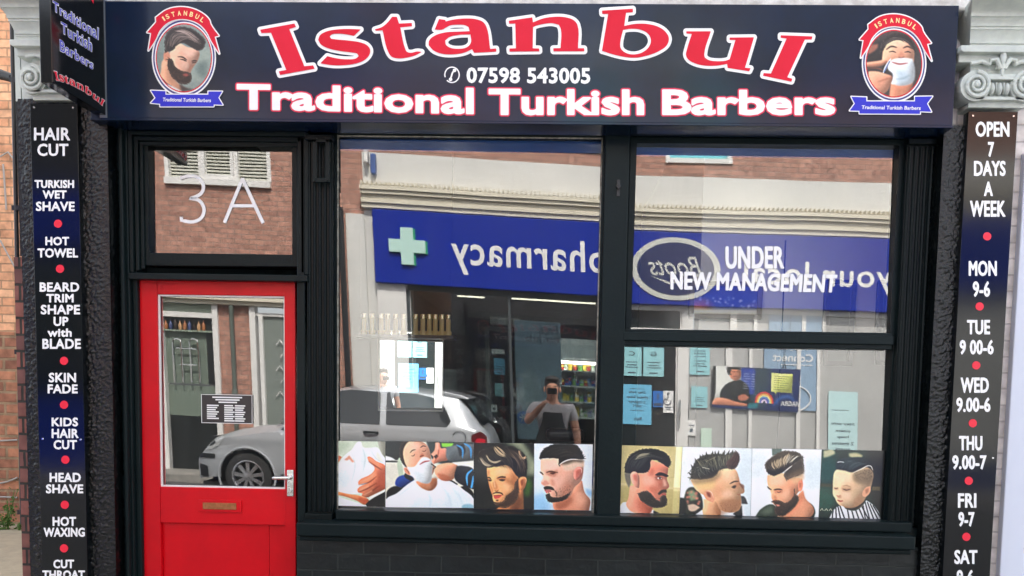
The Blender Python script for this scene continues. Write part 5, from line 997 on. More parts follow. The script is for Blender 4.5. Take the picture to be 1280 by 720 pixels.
pillar_board(((1212, 139), (1272, 140), (1238, 720), (1177, 720)), .32, RIGHT, RDOT, 'opening_hours_board', 'tall black board listing the weekday opening hours on the right pillar', .7)
# ---------------------------------------------------------------- pictures stuck along the foot of the windows
M['poster'] = print_mat('glossy_poster_print', .4, .92, .6)
GP = 'haircut pictures along the foot of the windows'
def poster(q, art, name, label, y=-.0105):
    a = [np.array(t, float) for t in q]; art_ = art()
    f = lambda u, v: P(*((a[0] * (1 - u) + a[1] * u) * (1 - v) + (a[3] * (1 - u) + a[2] * u) * v), y)
    o = printed_sheet(name, art_, f, [M['poster'], M['paper']], thick=.0012); c = f(.5, .5); o.data.transform(Matrix.Translation(-c)); o.location = c
    return tag(o, label, 'poster', GP)
poster(((418.5, 551), (481.5, 552), (481.5, 633.5), (417.5, 632)), art_wrapped, 'haircut_poster', 'poster of hands pressing a white towel round a face')
poster(((482, 551.6), (592, 553), (592, 635), (482, 634)), art_shave, 'haircut_poster', 'wide poster of a reclining man in shaving foam being shaved')
poster(((592.5, 553.5), (667.3, 554.5), (667.3, 637), (592.5, 636)), art_wavy, 'haircut_poster', 'dark poster of a man with wavy swept up hair and stubble')
poster(((667.8, 554.4), (741, 555.5), (739, 638), (667.6, 637)), art_fade, 'haircut_poster', 'pale blue poster of a man with a cropped fade and shaved line')
poster(((774, 556.5), (853, 558.5), (848.6, 642), (771, 641)), art_quiff, 'haircut_poster', 'mustard poster of a man with black slicked hair and full beard')
poster(((853.4, 558.5), (940, 560.5), (938, 645), (849, 642.5)), art_spiky, 'haircut_poster', 'white poster of a man with spiky hair facing right')
poster(((940.4, 560.5), (1027, 562), (1023, 646.5), (938.4, 645)), art_combover, 'haircut_poster', 'white poster of a bearded man looking down with swept back hair')
poster(((1027.4, 562), (1106, 563.5), (1104, 650), (1023.4, 647)), art_boy, 'haircut_poster', 'dark green poster of a small boy in a striped cape')
# price list in the door
q = ((251.5, 493), (315.5, 493.5), (315.5, 529.5), (252, 529)); x0, x1, z0, z1 = rect(q, -.006)
pl = thing('price_list', 'small black price list with white print behind the door glass', 'price list', ((x0 + x1) / 2, -.006, z0))
b = MB(); b.box(x0, x1, -.006, -.004, z0, z1); b.build('card', mat('dark_print', (.02, .018, .02), .3), pl)
b = MB(); t_ = .0025
b.box(x0, x1, -.0075, -.0061, z1 - t_, z1); b.box(x0, x1, -.0075, -.0061, z0, z0 + t_); b.box(x0, x0 + t_, -.0075, -.0061, z0 + t_, z1 - t_); b.box(x1 - t_, x1, -.0075, -.0061, z0 + t_, z1 - t_)
W_, H_ = x1 - x0, z1 - z0
for k in range(3): b.box(x0 + W_ * (.22 + .06 * k), x0 + W_ * (.80 - .05 * k), -.0072, -.0061, z1 - H_ * (.12 + .085 * k), z1 - H_ * (.075 + .085 * k))
for k in range(8):
    zz_ = z1 - H_ * (.36 + .075 * k)
    if k < 7: b.box(x0 + W_ * .11, x0 + W_ * (.34 - .03 * (k % 3)), -.0072, -.0061, zz_ - H_ * .045, zz_)
    b.box(x0 + W_ * .45, x0 + W_ * (.62 + .03 * (k % 2)), -.0072, -.0061, zz_ - H_ * .045, zz_); b.box(x0 + W_ * .66, x0 + W_ * (.86 - .02 * (k % 3)), -.0072, -.0061, zz_ - H_ * .045, zz_)
b.build('lettering', M['paper'], pl, normals=False)

# ---------------------------------------------------------------- inside the shop
M['pelmet'] = mat('blue_pelmet_paint', lin((40, 92, 170)), .5)
DK = mat('dark_teal_wall_paint', (.020, .032, .034), .6, bump=(30, .1, .004)); BG = mat('cream_wall_paint', (.80, .77, .70), .7, bump=(20, .1, .004), var=(3, (.72, .69, .62), .3))
PWY = .85; xw = P(872, 450, PWY).x
b = MB(); b.box(XL + .26, 2.78, 4.2, 4.3, .1, 3.35); b.box(XL + .26, XL + .34, .31, 4.2, .1, 3.35); structure(b.build('back_wall', DK))
b = MB(); b.box(xw, 2.78, PWY, PWY + .1, .1, 3.35); b.box(xw, xw + .1, PWY + .101, 4.2, .1, 3.35); b.box(2.72, 2.8, .1, PWY, .1, 3.35); structure(b.build('partition_wall', BG))
b = MB(); zd = P(950, 424, PWY).z; b.box(xw - .004, 2.719, PWY - .012, PWY - .001, .1, zd); b.box(xw - .004, 2.719, PWY - .022, PWY - .0125, zd - .05, zd); structure(b.build('dim_wall_sheet', mat('dim_interior_paint', (.085, .085, .08), .5, bump=(20, .1, .004))))  # added dark sheet, painting in the dimness of the lower interior
b = MB(); b.box(XL + .26, 2.78, .08, 4.3, .0, .1); structure(b.build('shop_floor', mat('dark_wood_floor', (.30, .26, .21), .4, bump=(20, .2, .003))))
b = MB(); b.box(XL + .26, 2.78, .08, 4.3, 3.3, 3.4); structure(b.build('shop_ceiling', mat('dull_white_ceiling', (.78, .78, .75), .8)))
for q_, lb in ((((421, 163), (760, 165), (758, 191), (422, 189)), 'narrow blue board across the top inside the big left window'), (((793, 171), (1128, 174), (1127, 198), (794, 196)), 'narrow blue board across the top inside the right sash window')):
    b = MB(); x0, x1, z0, z1 = rect(q_, .05); b.box(x0, x1, .045, .06, z0, z1); tag(b.build('pelmet_board', M['pelmet'], own=True), lb, 'board')
# bottle shelf
BY = 2.1
bs = thing('bottle_shelf', 'dark wall shelf carrying a row of golden bottles', 'shelf', (P(505, 418, BY).x, BY + .03, P(505, 419, BY).z - .02))
xs0, xs1 = P(445, 418, BY).x, P(568, 418, BY).x; zsf = P(505, 419, BY).z
b = MB(); b.box(xs0, xs1, BY - .07, BY + .12, zsf - .025, zsf); b.build('board', M['black'], bs)
b = MB()
for u_ in (xs0 + .03, xs1 - .03): b.tube([(u_, BY + .02, zsf - .02), (u_, BY + .02, 3.3)], .0022, 6)
b.build('hanging_wire', M['black'], bs)
gold = mat('amber_bottle', (.85, .66, .30), .3, .1); capm = mat('gilt_cap', (.8, .68, .4), .25, .9)
bt = None
for v in (185, 219, 258, 285, 318, 352, 402, 433, 460, 485, 513, 540):
    x = P(400 + v / 3.37, 417, BY).x
    if bt is None:
        bt = thing('bottle', 'slim golden bottle standing in the row on the dark shelf', 'bottle', (x, BY, zsf), 'golden bottles on the shelf')
        mb = MB(); mb.lathe([(.0, 0), (.024, .001), (.026, .01), (.026, .03), (.018, .04), (.018, .125)], (x, BY, zsf), 'z', 14); mb.build('body', gold, bt, smooth=True)
        mb = MB(); mb.lathe([(.021, .1255), (.021, .16), (.0, .161)], (x, BY, zsf), 'z', 14); mb.build('lid', capm, bt, smooth=True)
    else:
        c = copy_tree(bt); c.location = (x, BY, zsf)
# wall mirror: it shows the sunny door across the road
MCN = P(514, 464, 2.3); DOORC = Vector((1.42, -8.4, 1.64)); nn = ((CAM - MCN).normalized() + (DOORC - MCN).normalized()).normalized()
ax = Vector((0, 0, 1)).cross(nn).normalized() * -1; az = nn.cross(ax).normalized(); az = az if az.z > 0 else -az
wm = thing('wall_mirror', 'small wall mirror in the dark shop showing the white door across the street', 'mirror', MCN)
hw, hh = .245, .305
b = MB(); b.obox(MCN - nn * .012, ax, nn, az, hw + .012, .01, hh + .012); b.build('frame', mat('white_mirror_frame', (.7, .7, .68), .4), wm)
b = MB(); b.face([MCN + ax * (i * hw) + az * (j * hh) for i, j in ((-1, -1), (1, -1), (1, 1), (-1, 1))]); b.build('mirror_glass', mat('silvered_glass', (.93, .95, .94), 0., 1.), wm, normals=False)
b = MB(); b.tube([MCN - nn * .03, MCN + Vector((0, 1.8, .05))], .02, 10); b.build('wall_arm', M['black'], wm)
# framed pictures on the cream wall
M['framed'] = print_mat('printed_card', .5, .85, .1)
def framed(q, art, label, cname, fm, inner=None, y=.83):
    x0, x1, z0, z1 = rect(q, y); t = thing('framed_picture', label, 'picture', ((x0 + x1) / 2, y, z0), 'framed pictures on the cream wall'); w = .028; mb = MB()
    mb.box(x0, x1, y - .02, y + .019, z1 - w, z1); mb.box(x0, x1, y - .02, y + .019, z0, z0 + w); mb.box(x0, x0 + w, y - .02, y + .019, z0 + w, z1 - w); mb.box(x1 - w, x1, y - .02, y + .019, z0 + w, z1 - w); mb.build('frame', fm, t, bevel=.004)
    if art: printed_sheet('print', art, lambda u, v: Vector((x0 + w + (x1 - x0 - 2 * w) * u, y - .004, z1 - w - (z1 - z0 - 2 * w) * v)), [M['framed'], M['paper']], t)
    else: mb = MB(); mb.box(x0 + w, x1 - w, y - .004, y + .004, z0 + w, z1 - w); mb.build('print', inner, t)
framed(((862, 351), (953, 353), (951, 400), (861, 398)), art_framed(), 'landscape picture of blue water in a brown frame', 'x', mat('brown_wood_frame', (.12, .09, .05), .4))
DG = mat('dark_print_sheet', (.03, .045, .04), .3)
framed(((1031, 350), (1068, 350), (1066, 458), (1028, 457)), None, 'tall dark framed print on the cream wall, the left one of two', 'x', M['black'], DG)
framed(((1097, 350), (1126, 350), (1124, 457), (1094, 456)), None, 'tall dark framed print on the cream wall, beside the window edge', 'x', M['black'], DG)
# hanging cable
b = MB(); pts = [P(980, 428, .4), P(976, 452, .4), P(973, 480, .4), P(974, 515, .4), P(971, 556, .4), P(970, 640, .4)]; pts[0] = P(982, 300, .4); b.tube(pts, .004, 8)
tag(b.build('cable', M['black'], own=True, smooth=True), 'thin black cable hanging down inside the right hand window', 'cable')
# barber chair
cc = P(706, 560, .9); ch = thing('barber_chair', 'black padded barber chair with its back to the window', 'chair', (cc.x, .95, .1))
lea = mat('black_leather', (.012, .012, .013), .35, bump=(30, .2, .004))
ztop = P(706, 538, .9).z
mb = MB(); mb.box(cc.x - .25, cc.x + .25, .88, 1.02, .62, ztop - .08); mb.build('backrest', lea, ch, smooth=True, bevel=.05)
mb = MB(); mb.box(cc.x - .12, cc.x + .12, .89, 1.0, ztop - .07, ztop + .01); mb.build('headrest', lea, ch, smooth=True, bevel=.03)
mb = MB(); mb.box(cc.x - .27, cc.x + .27, 1.02, 1.55, .5, .64); mb.build('seat', lea, ch, smooth=True, bevel=.04)
for s in (-1, 1): mb = MB(); mb.box(cc.x + s * .31 - .04, cc.x + s * .31 + .04, 1.0, 1.5, .76, .82); mb.tube([(cc.x + s * .31, 1.1, .56), (cc.x + s * .31, 1.1, .77)], .02, 8); mb.build('armrest', lea, ch, bevel=.02)
mb = MB(); mb.lathe([(.28, 0), (.28, .03), (.06, .06), (.06, .4)], (cc.x, 1.28, .1), 'z', 24); mb.build('base', M['chrome'], ch, smooth=True)
# ---------------------------------------------------------------- ground
ASPH = mat('asphalt', (.055, .055, .056), .85, bump=(120, .6, .006), var=(2.5, (.085, .083, .08), .2)); PAV = brick_mat('paving_slabs', (.30, .28, .25), (.24, .23, .21), (.10, .095, .09), .6, .6, .01, .85, .004, 'xy')
_n2 = PAV.node_tree.nodes
for nd in _n2:
    if nd.type == 'COMBXYZ':
        sp_ = [q for q in _n2 if q.type == 'SEPXYZ'][0]; PAV.node_tree.links.new(sp_.outputs[1], nd.inputs[1])
b = MB(); b.face([(-90, -90, -.012), (90, -90, -.012), (90, 90, -.012), (-90, 90, -.012)]); structure(b.build('road', ASPH))
b = MB(); b.box(-40, 40, -2.1, .02, -.2, -.004); b.box(-40, 40, -2.24, -2.102, -.2, .0); structure(b.build('pavement', PAV, bevel=.01))
b = MB(); b.box(-40, 40, -8.5, -7.86, -.2, .11); b.box(-40, 40, -7.858, -7.74, -.2, .105); structure(b.build('pavement', PAV, bevel=.01))
# alley on the left
AY = 3.1; zg = P(8, 655, AY).z
CONC = mat('sandy_concrete', (.42, .36, .25), .9, bump=(25, .5, .01), var=(8, (.30, .27, .20), .2))
b = MB(); b.box(-9, XL - .08, .3, AY, -.1, zg); b.face([(-9, .299, zg), (XL - .08, .299, zg), (XL - .08, -.05, -.003), (-9, -.05, -.003)]); structure(b.build('alley_ground', CONC))
zmid = P(10, 415, AY).z
bw = thing('brick_wall', 'orange brick wall coloured as if sunlit at the end of the alley on the left', 'wall', (-4, AY, zg))
b = MB(); b.box(-9, XL + .1, AY, AY + .3, zmid, 7.5); b.build('upper_brickwork', brick_mat('orange_brick', lin((228, 176, 136)), lin((204, 146, 108)), lin((172, 136, 104)), .225, .075, .007), bw)  # raised brick colours put sunlight on a wall that stands in shade
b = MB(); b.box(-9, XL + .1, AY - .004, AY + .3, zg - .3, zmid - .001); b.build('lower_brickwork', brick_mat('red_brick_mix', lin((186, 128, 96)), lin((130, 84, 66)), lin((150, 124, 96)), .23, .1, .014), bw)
b = MB()
for l in ([(0, 196), (10, 190), (22, 205)], [(4, 205), (6, 232), (8, 262)], [(0, 300), (12, 322), (26, 348)], [(0, 604), (10, 602), (22, 597)], [(0, 621), (22, 622)], [(0, 551), (22, 550)]): b.tube([P(x, y, AY - .02) for x, y in l], .008, 6)
b.build('wall_cable', mat('grey_cable', (.35, .33, .3), .6), bw, smooth=True)
b = MB(); p0, p1 = P(15, 25, .1), P(28, 655, .1); b.tube([p0, P(21, 300, .1), P(25, 500, .1), p1], .011, 10)
for py in (100, 260, 440, 640): c = P(17 + (py - 60) / 54, py, .1); b.box(c.x - .02, c.x + .03, .09, .13, c.z - .012, c.z + .012)
tag(b.build('drain_pipe', M['black'], own=True, smooth=True), 'thin black pipe running down the left edge of the shop', 'pipe')
c0, c1 = P(-30, 97, .6), P(17, 98, .2); b = MB(); b.tube([c0, (c0 + c1) / 2 + Vector((0, 0, .03)), c1], [.05, .03, .022], 12)
tag(b.build('pipe_arm', mat('dark_green_metal', (.006, .009, .009), .6, spec=.2), own=True, smooth=True), 'dark metal arm crossing the orange brick wall at the left edge', 'bracket')
LEAF = mat('weed_leaf', (.10, .20, .03), .6, var=(30, (.05, .12, .02), .2))
def weed(px, py, h, n, label):
    base = P(px, py, AY - .25); t = thing('weed', label, 'plant', base, 'weeds at the foot of the alley wall'); mb = MB(); st = MB(); r = random.Random(int(px * 7 + py))
    for k in range(7):
        e = base + Vector((r.uniform(-.16, .16), r.uniform(-.08, .04), h * r.uniform(.5, 1))); st.tube([base, (base + e) / 2 + Vector((r.uniform(-.02, .02), 0, .03)), e], .003, 5)
        for _ in range(n):
            u = r.uniform(.2, 1); c = base.lerp(e, u) + Vector((r.uniform(-.03, .03), r.uniform(-.03, .03), r.uniform(-.02, .02))); a = Vector((r.uniform(-1, 1), r.uniform(-1, .3), r.uniform(-.2, .8))).normalized() * r.uniform(.02, .04); s_ = a.cross(Vector((.3, .9, .2))).normalized() * .011
            mb.face([c, c + a * .5 + s_, c + a, c + a * .5 - s_])
    mb.build('leaf_cluster', LEAF, t, normals=False); st.build('stem', LEAF, t)
weed(9, 668, .42, 16, 'taller weed growing against the wall at the alley foot'); weed(19, 676, .22, 14, 'low weed spreading over the alley ground by the brick edge'); weed(1, 676, .26, 14, 'leafy weed at the very left edge of the alley')
# neighbour on the right
nb = thing('neighbour_shopfront', 'pale blue shopfront edge next to the white brick pier', 'shop', (3.0, -.1, 0))
q0 = P(1266, 450, -.13).x
b = MB(); b.box(q0, q0 + .11, -.13, .1, -.02, P(1275, 190, -.13).z); b.box(q0 + .111, 4.5, -.1, .1, -.02, .75); b.box(q0 + .111, 4.5, -.1, .1, 2.5, 3.3); b.build('frame', mat('pale_blue_paint', lin((206, 212, 226)), .5), nb, bevel=.005)
b = MB(); b.box(q0 + .111, 4.5, .0, .02, .75, 2.5); b.build('window', mat('pale_window_blind', (.5, .52, .5), .3), nb)
c = P(1277, 612, -.004); b = MB(); b.box(c.x - .01, c.x + .2, -.006, -.001, c.z - .04, c.z + .04); b.build('sticker', mat('yellow_green_print', (.6, .62, .03), .5), nb)

# ---------------------------------------------------------------- the street opposite (seen in the glass)
D = 8.4
def refl(px, py, d, twist, pitch, q):
    """real point that shows at this pixel in a sprung pane whose photo corners are q"""
    x0, x1, z0, z1 = rect(q, 0); g = P(px, py, 0); p = P(px, py, d); dx, dz = g.x - (x0 + x1) / 2, g.z - (z0 + z1) / 2
    return Vector((p.x + 2 * d * twist * dz, -d, p.z + 2 * d * (pitch + twist * dx)))
RL = lambda px, py, d=D: refl(px, py, d, TW_L, 0, QL)
RA = lambda px, py, d=D: refl(px, py, d, TW_R, PT_R, QA)
RB = lambda px, py, d=D: refl(px, py, d, TW_R, PT_R, QB)
QD = ((196, 367), (357, 371), (355, 612), (200, 608))
RD = lambda px, py, d=D: refl(px, py, d, TW_D, 0, QD)
RF = lambda px, py, d=D: refl(px, py, d, TW_D, 0, QF)
def bxr(mb, a, c, y0, y1, mi=0):
    """box between two real corner points of the opposite side, front at -y0, back at -y1"""
    mb.box(min(a.x, c.x), max(a.x, c.x), -y1, -y0, min(a.z, c.z), max(a.z, c.z), mi)
WR = mat('white_render', (.72, .71, .67), .8, bump=(30, .3, .008), var=(1.6, (.6, .6, .57), .25)); RBK = brick_mat('terrace_brick', lin((192, 142, 122)), lin((170, 122, 106)), lin((156, 132, 120)), .225, .075, .008)
WP = mat('white_joinery_paint', (.75, .74, .71), .5); SG = glass_mat('shop_glass', .10, (.8, .86, .86)); DKI = mat('dark_interior', (.02, .026, .028), .8); CRM = mat('cream_cornice_paint', (.70, .65, .52), .7, bump=(30, .3, .008))
BLU = mat('deep_blue_sign', lin((0, 36, 146)), .45, spec=.25); GRN = mat('cross_green', lin((40, 150, 110)), .4); PGR = mat('pale_grey_panel', (.42, .42, .41), .6)
xl = RL(455, 240).x; zsg = RL(585, 271).z; zsb = RL(585, 361).z; xs_l = RL(470, 300).x; zbr = RL(600, 199).z
ph = thing('pharmacy_building', 'white rendered pharmacy building with a cream cornice across the street', 'shop', (2, -D, 0))
b = MB(); b.box(xl, 7.5, -D - .3, -D, zsb - .05, zbr); b.box(xl, xs_l + .5, -D - .3, -D, 0, zsb - .051); b.box(RL(441, 450).x, xl - .001, -D - .05, -D + .04, 0, RL(441, 268).z); b.build('wall', WR, ph)
b = MB(); u_ = RL(436, 450).x; b.tube([(u_, -D + .09, .1), (u_, -D + .09, RL(436, 262).z)], .045, 10); b.build('downpipe', mat('black_downpipe', (.012, .014, .016), .4), ph, smooth=True)
b = MB(); wa, wb = RA(833, 200), RA(917, 200); wz = RA(875, 203).z
wl_, wr_ = RL(682, 189).x, RL(772, 189).x
xs_ = [(xl, min(wl_, wa.x)), (max(wl_, wr_), wa.x), (wb.x, 7.5)]
for u0, u1 in ((xl, wl_), (wr_, wa.x), (wb.x, 7.5)):
    if u1 > u0: b.box(u0, u1, -D - .3, -D + .002, wz - .001, 6.1)
b.box(xl, 7.5, -D - .3, -D + .002, zbr + .001, wz - .002); b.build('upper_wall', RBK, ph)
for u0, u1 in ((wl_, wr_), (wa.x, wb.x)):
    b = MB(); f = .07
    b.box(u0, u1, -D - .12, -D + .03, wz, wz + f); b.box(u0, u0 + f, -D - .12, -D - .01, wz + f, wz + 1.4); b.box(u1 - f, u1, -D - .12, -D - .01, wz + f, wz + 1.4); b.box(u0, u1, -D - .12, -D - .01, wz + 1.4, wz + 1.5); b.box(u0, u1, -D - .3, -D + .002, wz + 1.5, 6.1)
    o = b.build('upper_window', WP, ph)
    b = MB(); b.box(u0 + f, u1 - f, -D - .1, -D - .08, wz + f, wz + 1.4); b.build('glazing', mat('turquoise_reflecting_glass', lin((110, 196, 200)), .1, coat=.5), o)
zc1, zc0 = RL(600, 243).z, zsg + .03
b = MB(); hc = zc1 - zc0
for k, (h0, h1, pr_) in enumerate(((0, .22, .09), (.22, .42, .12), (.42, .62, .115), (.62, .8, .16), (.8, 1, .19))): b.box(xl - .02, 7.5, -D, -D + pr_, zc0 + hc * h0 + .001, zc0 + hc * h1)
n_ = 150
for k in range(n_): u = xl + (7.5 - xl) * k / n_; b.box(u, u + .03, -D, -D + .2, zc1 + .0005, zc1 + .06)
b.build('cornice', CRM, ph, bevel=.004)
# shop window of the pharmacy
zw1 = zsb - .08; zst = .5; XE = 7.0
xg0 = RL(513, 450).x
b = MB(); b.box(xs_l, xg0 - .02, -D, -D + .06, zst, zsb - .002); b.box(xs_l + .06, xg0 - .08, -D + .06, -D + .075, zst + .2, zsb - .2); b.build('window_pilaster', WP, ph, bevel=.004)
b = MB(); b.box(xs_l, XE, -D - .05, -D + .02, .1, zst); b.build('stall_riser', mat('navy_stall_riser', lin((24, 40, 100)), .5), ph)
posts = [(RL(513, 450).x - .02, .05), (RL(637, 450).x, .04), (RL(752, 450).x, .06)]
post_b = [(RB(853, 500).x, .17), (RB(911, 480).x, .10), (RB(938, 480).x, .05), (RB(998, 480).x, .06), (RB(1023, 480).x, .05), (RB(1126, 480).x, .08)]
b = MB()
for x, w_ in posts: b.box(x, x + w_, -D - .04, -D + .02, zst, zw1)
b.box(xg0, RB(775, 480).x, -D - .04, -D + .02, zw1, zsb); b.box(xg0, XE, -D - .0401, -D + .0201, zst - .001, zst + .05); b.build('window_frame', mat('dark_grey_window_frame', (.06, .07, .075), .4), ph)
b = MB()
for x, w_ in post_b: b.box(x - w_ / 2, x + w_ / 2, -D - .05, -D + .03, .12, zw1)
b.box(RB(775, 480).x, XE, -D - .05, -D + .03, zw1, zsb); b.box(RB(772, 480).x - .30, RB(772, 480).x - .002, -D - .05, -D + .028, .12, zw1); b.box(RB(772, 480).x - .30, RB(853, 500).x + .085, -D - .05, -D + .034, RB(800, 431).z + .03, RB(800, 431).z + .26); b.build('door_frame', WP, ph, bevel=.003)
b = MB(); b.box(xg0, RB(772, 480).x, -D - .02, -D - .012, zst, zw1); b.build('shop_window', SG, ph)
dr0, dr1 = RB(772, 480).x, RB(846, 480).x
b = MB(); b.box(dr0, dr1, -D - .02, -D - .012, .12, zw1); b.box(dr1 - .02, dr1, -D - .03, -D + .01, .12, zw1, 1)
dr = b.build('door', [mat('dark_door_glass', (.016, .022, .024), .08, coat=.6), WP], ph)
b = MB(); hx = RB(849, 500).x; b.tube([(hx, -D + .07, RB(849, 535).z), (hx, -D + .09, RB(849, 517).z), (hx, -D + .07, RB(849, 500).z)], .014, 8); b.build('pull_handle', M['chrome'], dr, smooth=True)
b = MB(); b.box(RB(862, 480).x, XE, -D - .02, -D - .012, zst, zw1); b.build('shop_window', mat('frosted_window_film', (.38, .38, .37), .25, coat=.5, var=(1.2, (.5, .5, .48), .25)), ph)
b = MB(); b.box(xg0, 2.2, -D - 3.5, -D - 3.4, 0, 3.1); b.box(xg0 - .1, xg0, -D - 3.5, -D - .3, 0, 3.1); b.box(xg0, 2.2, -D - 3.4, -D - .1, 3.0, 3.1); b.box(xg0, 2.2, -D - 3.4, -D - .1, 0, .1); b.build('interior_shell', DKI, ph)
lm = mat('lit_ceiling_strip', (1, .86, .66), .5, emit=2.5)
for px0, px1, py in ((572, 606, 371), (640, 744, 376)):
    a, c = RL(px0, py, D + .4), RL(px1, py, D + .4); b = MB(); b.box(a.x, c.x, -D - .45, -D - .37, (a.z + c.z) / 2 - .008, (a.z + c.z) / 2 + .008); b.build('strip_light', lm, ph)
# sign
sg = thing('pharmacy_sign', 'long deep blue pharmacy sign board with white lettering above the shop window', 'shop sign', (2, -D, zsb))
b = MB(); b.box(xs_l, 7.4, -D + .001, -D + .15, zsb, zsg); b.build('board', BLU, sg, bevel=.006)
WL = mat('white_raised_letter', (.78, .78, .76), .5); yS = -D + .152
def back_text(mb, s, xr, x_l, z0, h, mi=0, offset=.03, y=yS, **k):
    """lettering read from the street: runs from xr down to x_l"""
    flat_text(mb, s, (xr, y, z0), (-1, 0, 0), (0, 0, 1), xr - x_l, h, mi, offset, **k)
b = MB(); a, c = RL(565, 303), RL(756, 350); zp0 = RL(660, 350).z; back_text(b, 'pharmacy', c.x, a.x, zp0, RL(660, 304).z - zp0 + .05, 0, .014, spacing=1.08)
c = RA(1111, 366); a = RA(928, 330); back_text(b, 'your local', c.x, a.x, RA(1020, 368).z, .46, 0, .014, spacing=1.08); b.build('lettering', WL, sg, normals=False)
b = MB(); o_ = RL(512, 310.5); k = .275; t_ = .095
for s_, yy, mi, gx in ((1.0, yS, 1, .03), (1.0, yS + .03, 0, 0), ):
    for (hx, hz) in ((k * s_, t_ * s_), (t_ * s_, k * s_)):
        dd = .0 if hx > hz else .0012; b.box(o_.x - hx + gx, o_.x + hx + gx, yS - .001, yy + .02 + dd, o_.z - hz - gx * .3, o_.z + hz - gx * .3, mi)
b.build('cross_emblem', [mat('pale_green_white', lin((190, 224, 214)), .4), GRN], sg)
b = MB(); oc = RA(843, 338); rx_, rz_ = 54 * .01245, 38 * .01245
for kk, (s_, dy, mi) in enumerate(((1, .012, 0), (.86, .016, 1), (.80, .0165, 1))):
    ring = [(oc.x + rx_ * s_ * math.cos(t), oc.z + rz_ * (s_ if kk == 0 else s_ - .02) * math.sin(t)) for t in np.linspace(0, 2 * math.pi, 48, endpoint=False)]
    b.prism([(x, yS + dy, z) for x, z in ring], [(x, yS - .001, z) for x, z in ring], mi)
back_text(b, 'Boots', oc.x + .40, oc.x - .42, oc.z - .11, .30, 0, .004, yS + .0185, shear=.45)
b.prism([(oc.x - .1, yS + .019, oc.z - .2), (oc.x + .42, yS + .019, oc.z - .12), (oc.x + .42, yS + .019, oc.z - .135), (oc.x - .1, yS + .019, oc.z - .235), (oc.x - .38, yS + .019, oc.z - .12)], [(oc.x - .1, yS + .015, oc.z - .2), (oc.x + .42, yS + .015, oc.z - .12), (oc.x + .42, yS + .015, oc.z - .135), (oc.x - .1, yS + .015, oc.z - .235), (oc.x - .38, yS + .015, oc.z - .12)], 0)
b.build('oval_emblem', [mat('pale_grey_emblem', (.55, .56, .52), .5), mat('dark_navy_oval', lin((16, 30, 84)), .4)], sg, normals=False)
# alarm boxes on the white wall
a, c = RL(457, 178), RL(462, 206); b = MB(); bxr(b, a, RL(463, 207), D - .14, D); tag(b.build('alarm_box', WP, own=True, bevel=.01), 'white alarm box at the top of the white wall across the street', 'alarm box')
b = MB(); bxr(b, RL(465, 195), RL(472, 220), D - .1, D); tag(b.build('alarm_box', mat('blue_box', lin((60, 90, 150)), .5), own=True, bevel=.01), 'small blue box on the white wall across the street', 'alarm box')

# notices on the door and windows of the pharmacy
NOT = 'notices on the pharmacy door and windows'
CY1 = mat('pale_teal_paper', lin((150, 206, 212)), .6); CY2 = mat('sky_blue_paper', lin((110, 186, 220)), .6); INK = mat('printing_ink', (.05, .07, .1), .6); BSG = mat('mandatory_blue', lin((30, 110, 190)), .5)
def notice(fn, q, m, label, lines=(), bars=(), y=D - .012, name='notice'):
    a, c = fn(q[0], q[1]), fn(q[2], q[3]); x0, x1, z0, z1 = a.x, c.x, c.z, a.z; mb = MB(); mb.box(x0, x1, -y - .006, -y, z0, z1, 0); W, H = x1 - x0, z1 - z0
    for s, u0, u1, v, h in lines: back_text(mb, s, x0 + W * u1, x0 + W * u0, z0 + H * (1 - v), H * h, 1, .02, -y + .002)
    for u0, u1, v, h in bars: mb.box(x0 + W * u0, x0 + W * u1, -y, -y + .0015, z0 + H * (1 - v - h), z0 + H * (1 - v), 1)
    o = mb.build(name, [m, INK], own=True, normals=False); return tag(o, label, 'notice', NOT)
bar = [(.2, .8, .5, .03), (.25, .75, .6, .03), (.15, .85, .68, .03), (.3, .7, .86, .05)]
notice(RB, (778, 433.5, 802, 470), CY1, 'pale teal notice at the top of the pharmacy door, next to the mullion', [('C', .35, .65, .3, .16)], bar)
notice(RB, (804.5, 434, 829.5, 471), CY1, 'pale teal notice at the top of the pharmacy door, beside its twin', [('G', .35, .65, .3, .16)], bar)
notice(RB, (779, 480, 814, 531), CY2, 'sky blue notice about keeping two metres apart on the pharmacy door', [('Stay safe', .2, .8, .24, .08), ('please keep', .12, .88, .36, .08), ('2 metres', .2, .8, .47, .08), ('apart', .35, .65, .58, .09), ('Boots', .38, .66, .9, .09)], [(.25, .75, .1, .015), (.25, .75, .64, .015)])
o = notice(RB, (816, 488.5, 828.5, 509), BSG, 'small blue mandatory sign on the pharmacy door', [], [(.1, .9, .74, .18), (.42, .58, .15, .4)])
o = notice(RB, (829, 488.5, 841.5, 516), M['paper'], 'small white wheelchair access sign on the pharmacy door', [], [(.2, .8, .72, .06), (.3, .7, .82, .04)])
wc = RB(835, 499); b = MB(); b.tube([(wc.x + .055 * math.cos(t) - .01, -D + .016, wc.z - .03 + .055 * math.sin(t)) for t in np.linspace(2.2, 6.6, 14)], .008, 6); b.tube([(wc.x + .0, -D + .016, wc.z + .05), (wc.x - .005, -D + .016, wc.z), (wc.x - .06, -D + .016, wc.z - .01), (wc.x - .08, -D + .016, wc.z - .07)], .008, 6); b.ell((wc.x + .005, -D + .016, wc.z + .085), .018, .008, .018, 10, 6)
w_o = b.build('wheelchair_symbol', INK); put(w_o, o)
notice(RB, (862.5, 432.5, 887, 469), CY1, 'pale teal notice in the sidelight right of the pharmacy door', [], bar + [(.2, .8, .15, .03), (.2, .8, .25, .03), (.2, .8, .35, .03)])
